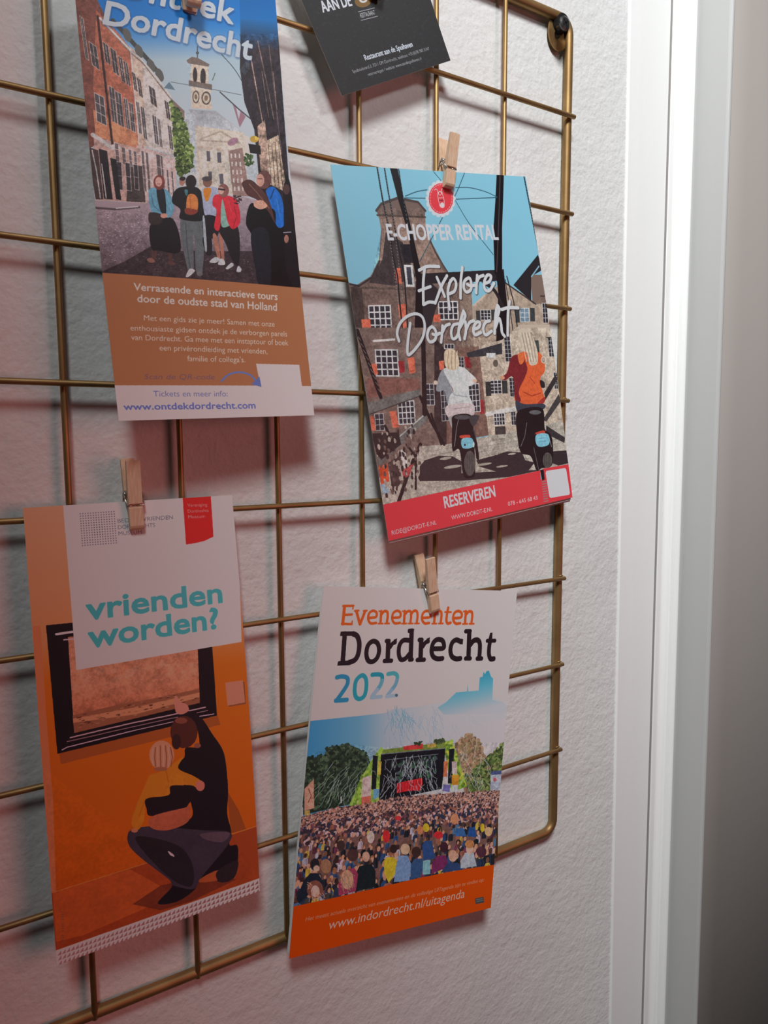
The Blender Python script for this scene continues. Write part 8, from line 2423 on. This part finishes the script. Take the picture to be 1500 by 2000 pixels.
def draw(key, w, h):
    cv = Canvas(w, h)
    f = PPM / 10.0
    A = lambda p: np.array(p, float).reshape(-1, 2) * f
    for o in DRAWINGS[key]:
        k = o[0]
        if k == 'P':
            q = A(o[2])
            if len(o) > 3:               # soft outline for figures
                q = smooth_line(np.vstack([q, q[:1]]))
            cv.poly(q, o[1])
        elif k == 'G':
            cv.gradient(o[1], A(o[2]), A(o[3]))
        elif k == 'L':
            p = A(o[3])
            cv.line(smooth_line(p) if o[4] else p, o[2] * f, o[1])
        elif k == 'T':
            cv.text(o[1], o[2], *[v * f for v in o[3]], o[4] * f, o[5], o[6])
        elif k == 'S':
            rng = np.random.default_rng(o[6])
            pts = inside(A(o[2]), o[3], rng)
            pts.sort(key=lambda q: q[1])
            for q in pts:
                r = (o[4][0] + (o[4][1] - o[4][0]) * rng.random()) * f
                hcol = o[1][int(rng.random() * len(o[1]))]
                wob = .75 + .5 * rng.random((10, 1))
                cv.poly(q + UNIT * wob * [r, r * o[5]], hcol)
        elif k == 'W':                   # people of a crowd, larger towards the bottom
            rng = np.random.default_rng(o[6])
            P = A(o[3])
            lo, hi = P[:, 1].min(), P[:, 1].max()
            pts = inside(P, o[4], rng)
            pts.sort(key=lambda q: q[1])
            for q in pts:
                r = (o[5][0] + (o[5][1] - o[5][0]) * (q[1] - lo) / (hi - lo)) * f * (.85 + .3 * rng.random())
                b = o[1][int(rng.random() ** 1.4 * len(o[1]))]
                hd = o[2][int(rng.random() * len(o[2]))]
                w = r * (.95 + .3 * rng.random())
                t = np.array([[-.55, .75], [.55, .75], [1.0, 1.5], [.95, 3.6], [-.95, 3.6], [-1.0, 1.5]]) * [w, r]
                cv.poly(q + t, b)
                sh = [max(4, int(c * .7)) for c in b]
                cv.line(q + np.array([[.35 * w, 1.2 * r], [.55 * w, 3.2 * r]]), r * .3, sh)
                cv.poly(q + UNIT * [r * .62, r * .8], hd)
                if rng.random() < .45:
                    cv.poly(q + UNIT * [r * .36, r * .5] + [r * .12, r * .25], o[2][0])
        elif k == 'N':
            cv.grain(A(o[1]), o[2], o[3], o[4])
        elif k == 'Q':
            rng = np.random.default_rng(o[6])
            for q in inside(A(o[3]), o[4], rng):
                n = 6
                st = np.array([o[7] * .5 + .35 * rng.normal(), .8]) * o[5] * f / n
                p = [q]
                for _ in range(n):
                    p.append(p[-1] + st + rng.normal(size=2) * o[5] * f * .05)
                cv.line(np.array(p), o[2] * f * .8, o[1])
    return cv


def print_material(key, w, h, gloss):
    cv = draw(key, w, h)
    a = cv.a
    # slight ink softness
    b = a.copy()
    b[1:-1] = (a[:-2] + 2 * a[1:-1] + a[2:]) / 4
    c = b.copy()
    c[:, 1:-1] = (b[:, :-2] + 2 * b[:, 1:-1] + b[:, 2:]) / 4
    img = bpy.data.images.new(key + '_print', cv.w, cv.h)
    px = np.ones((cv.h, cv.w, 4), np.float32)
    px[:, :, :3] = c[::-1]
    img.pixels.foreach_set(px.ravel())
    img.update()
    img.pack()
    m = mat(key + '_ink', (.8, .8, .8), gloss, 0, .35)
    t = nd(m, 'ShaderNodeTexImage')
    t.image = img
    t.extension = 'EXTEND'
    u = nd(m, 'ShaderNodeUVMap')
    u.uv_map = 'print'
    m.node_tree.links.new(u.outputs[0], t.inputs[0])
    link_color(m, t.outputs[0])
    return m


# ------------------------------------------------------------------ paper sheets
def sheet_point(S, u, v):
    def q(p, t):
        a, b, c = p
        l0, l1, l2 = (t - .5) * (t - 1) * 2, -4 * t * (t - 1), 2 * t * (t - .5)
        return [a[i] * l0 + b[i] * l1 + c[i] * l2 for i in range(3)]
    A, B = q(S['L'], v), q(S['R'], v)
    return [A[i] + (B[i] - A[i]) * u for i in range(3)]


def sheet(name, S, thick, front, back, parent=None, dz=0.0, shift=(0, 0, 0, 0), nu=16, nv=32, lift=0.0):
    """curled sheet of paper; shift trims/extends the u and v range"""
    u0, u1, v0, v1 = shift[0], 1 + shift[1], shift[2], 1 + shift[3]
    vs, fs, uv = [], [], []
    for j in range(nv + 1):
        for i in range(nu + 1):
            u = u0 + (u1 - u0) * i / nu
            v = v0 + (v1 - v0) * j / nv
            p = sheet_point(S, u, v)
            p[2] += dz + lift * v * v
            vs.append(W(*p))
            uv.append((u, 1 - v))
    n = len(vs)
    k = nu + 1
    for i in range(n):
        vs.append(vs[i] + Vector((0, thick / 1000, 0)))
    F, Bk, E = [], [], []
    for j in range(nv):
        for i in range(nu):
            a = j * k + i
            F.append((a, a + 1, a + k + 1, a + k))
            Bk.append((n + a, n + a + k, n + a + k + 1, n + a + 1))
    vs += list(vs)                      # the cut edge keeps its own sharp corners
    q = 2 * n
    for i in range(nu):
        E.append((i, i + 1, n + i + 1, n + i))
        a = nv * k + i
        E.append((a, a + 1, n + a + 1, n + a))
    for j in range(nv):
        E.append((j * k, (j + 1) * k, n + (j + 1) * k, n + j * k))
        a = j * k + nu
        E.append((a, a + k, n + a + k, n + a))
    E = [tuple(x + q for x in e) for e in E]
    me = bpy.data.meshes.new(name)
    me.from_pydata([tuple(v) for v in vs], [], F + Bk + E)
    me.materials.append(front)
    me.materials.append(back)
    lay = me.uv_layers.new(name='print')
    for pi, p in enumerate(me.polygons):
        p.material_index = 0 if pi < len(F) else 1
        p.use_smooth = pi < len(F) + len(Bk)
        for li in p.loop_indices:
            lay.data[li].uv = uv[me.loops[li].vertex_index % n]
    o = bpy.data.objects.new(name, me)
    COL.objects.link(o)
    if parent:
        o.parent = parent
        o.matrix_parent_inverse = Matrix.Translation(-parent.location)
    return o


SHEETS = {
    'city_tour': {"w": 99, "h": 210, "L": [[-291.36, 20.62, -13.0], [-287.84, 108.77, -18.31], [-283.29, 196.85, -24.0]], "R": [[-199.41, -14.99, -3.0], [-194.1, 88.96, -8.67], [-187.09, 192.76, -15.0]]},
    'scooter_rental': {"w": 148, "h": 210, "L": [[-169.74, 63.81, -2.2], [-154.32, 162.68, -5.29], [-138.91, 261.56, -8.0]], "R": [[-35.6, 45.33, -2.2], [-14.19, 144.09, -5.7], [3.53, 243.6, -9.0]]},
    'museum_friends': {"w": 99, "h": 210, "L": [[-319.83, 233.7, -2.5], [-318.53, 337.22, -6.6], [-317.23, 440.77, -10.0]], "R": [[-226.9, 232.32, -2.2], [-222.53, 335.9, -6.22], [-220.24, 439.56, -10.0]]},
    'events_booklet': {"w": 148, "h": 210, "L": [[-176.67, 283.91, -2.2], [-190.62, 385.21, -4.67], [-203.31, 486.68, -7.0]], "R": [[-37.63, 303.0, -2.2], [-50.62, 405.51, -5.54], [-62.6, 508.14, -9.0]]},
    'restaurant_card': {"w": 85, "h": 105, "L": [[-194.34, -28.59, -3.0], [-179.44, 0.85, -3.98], [-163.94, 29.99, -5.0]], "R": [[-121.02, -65.51, -3.0], [-108.27, -35.33, -3.45], [-94.32, -5.69, -4.0]]},
}


def leaflet(name, key, gloss, label, pages):
    S = SHEETS[key]
    face = print_material(key, S['w'], S['h'], gloss)
    c = sheet_point(S, .5, 0)
    root = empty(name, W(*c), label, 'leaflet')
    sheet('front_page', S, .16, face, M_paper, root)
    for nm, m, dz, sh, lift in pages:
        sheet(nm, S, .16, m, m, root, dz, sh, lift=lift)
    return root


leaflet('folded_leaflet', 'city_tour', .42, 'city tour leaflet with a church tower street photo and brown text panel, hanging top left',
        [('back_page', M_dark_paper, .25, (.004, -.16, .02, -.004), 1.2)])
leaflet('folded_leaflet', 'scooter_rental', .40, 'electric scooter rental leaflet with blue sky, two riders and a red footer, right of centre',
        [('back_page', M_paper, .22, (.006, -.004, .01, .008), .9), ('inner_page', M_paper, .42, (.010, -.002, .01, .014), 1.8)])
leaflet('flyer', 'museum_friends', .45, 'orange museum flyer with a framed painting, a man and a child crouching, lower left', [])
leaflet('booklet', 'events_booklet', .42, 'white and orange Evenementen Dordrecht 2022 booklet with a concert crowd, bottom centre',
        [('back_page', M_paper, .25, (.003, -.003, .004, -.004), .8), ('inner_page', M_paper, .5, (-.004, -.02, .01, -.01), 1.4)])
S = SHEETS['restaurant_card']
o = sheet('business_card', S, .45, print_material('restaurant_card', S['w'], S['h'], .55), mat('card_edge', (.62, .60, .58), .6))
tag(o, 'dark grey restaurant card hanging tilted at the top edge, white lettering', 'card')
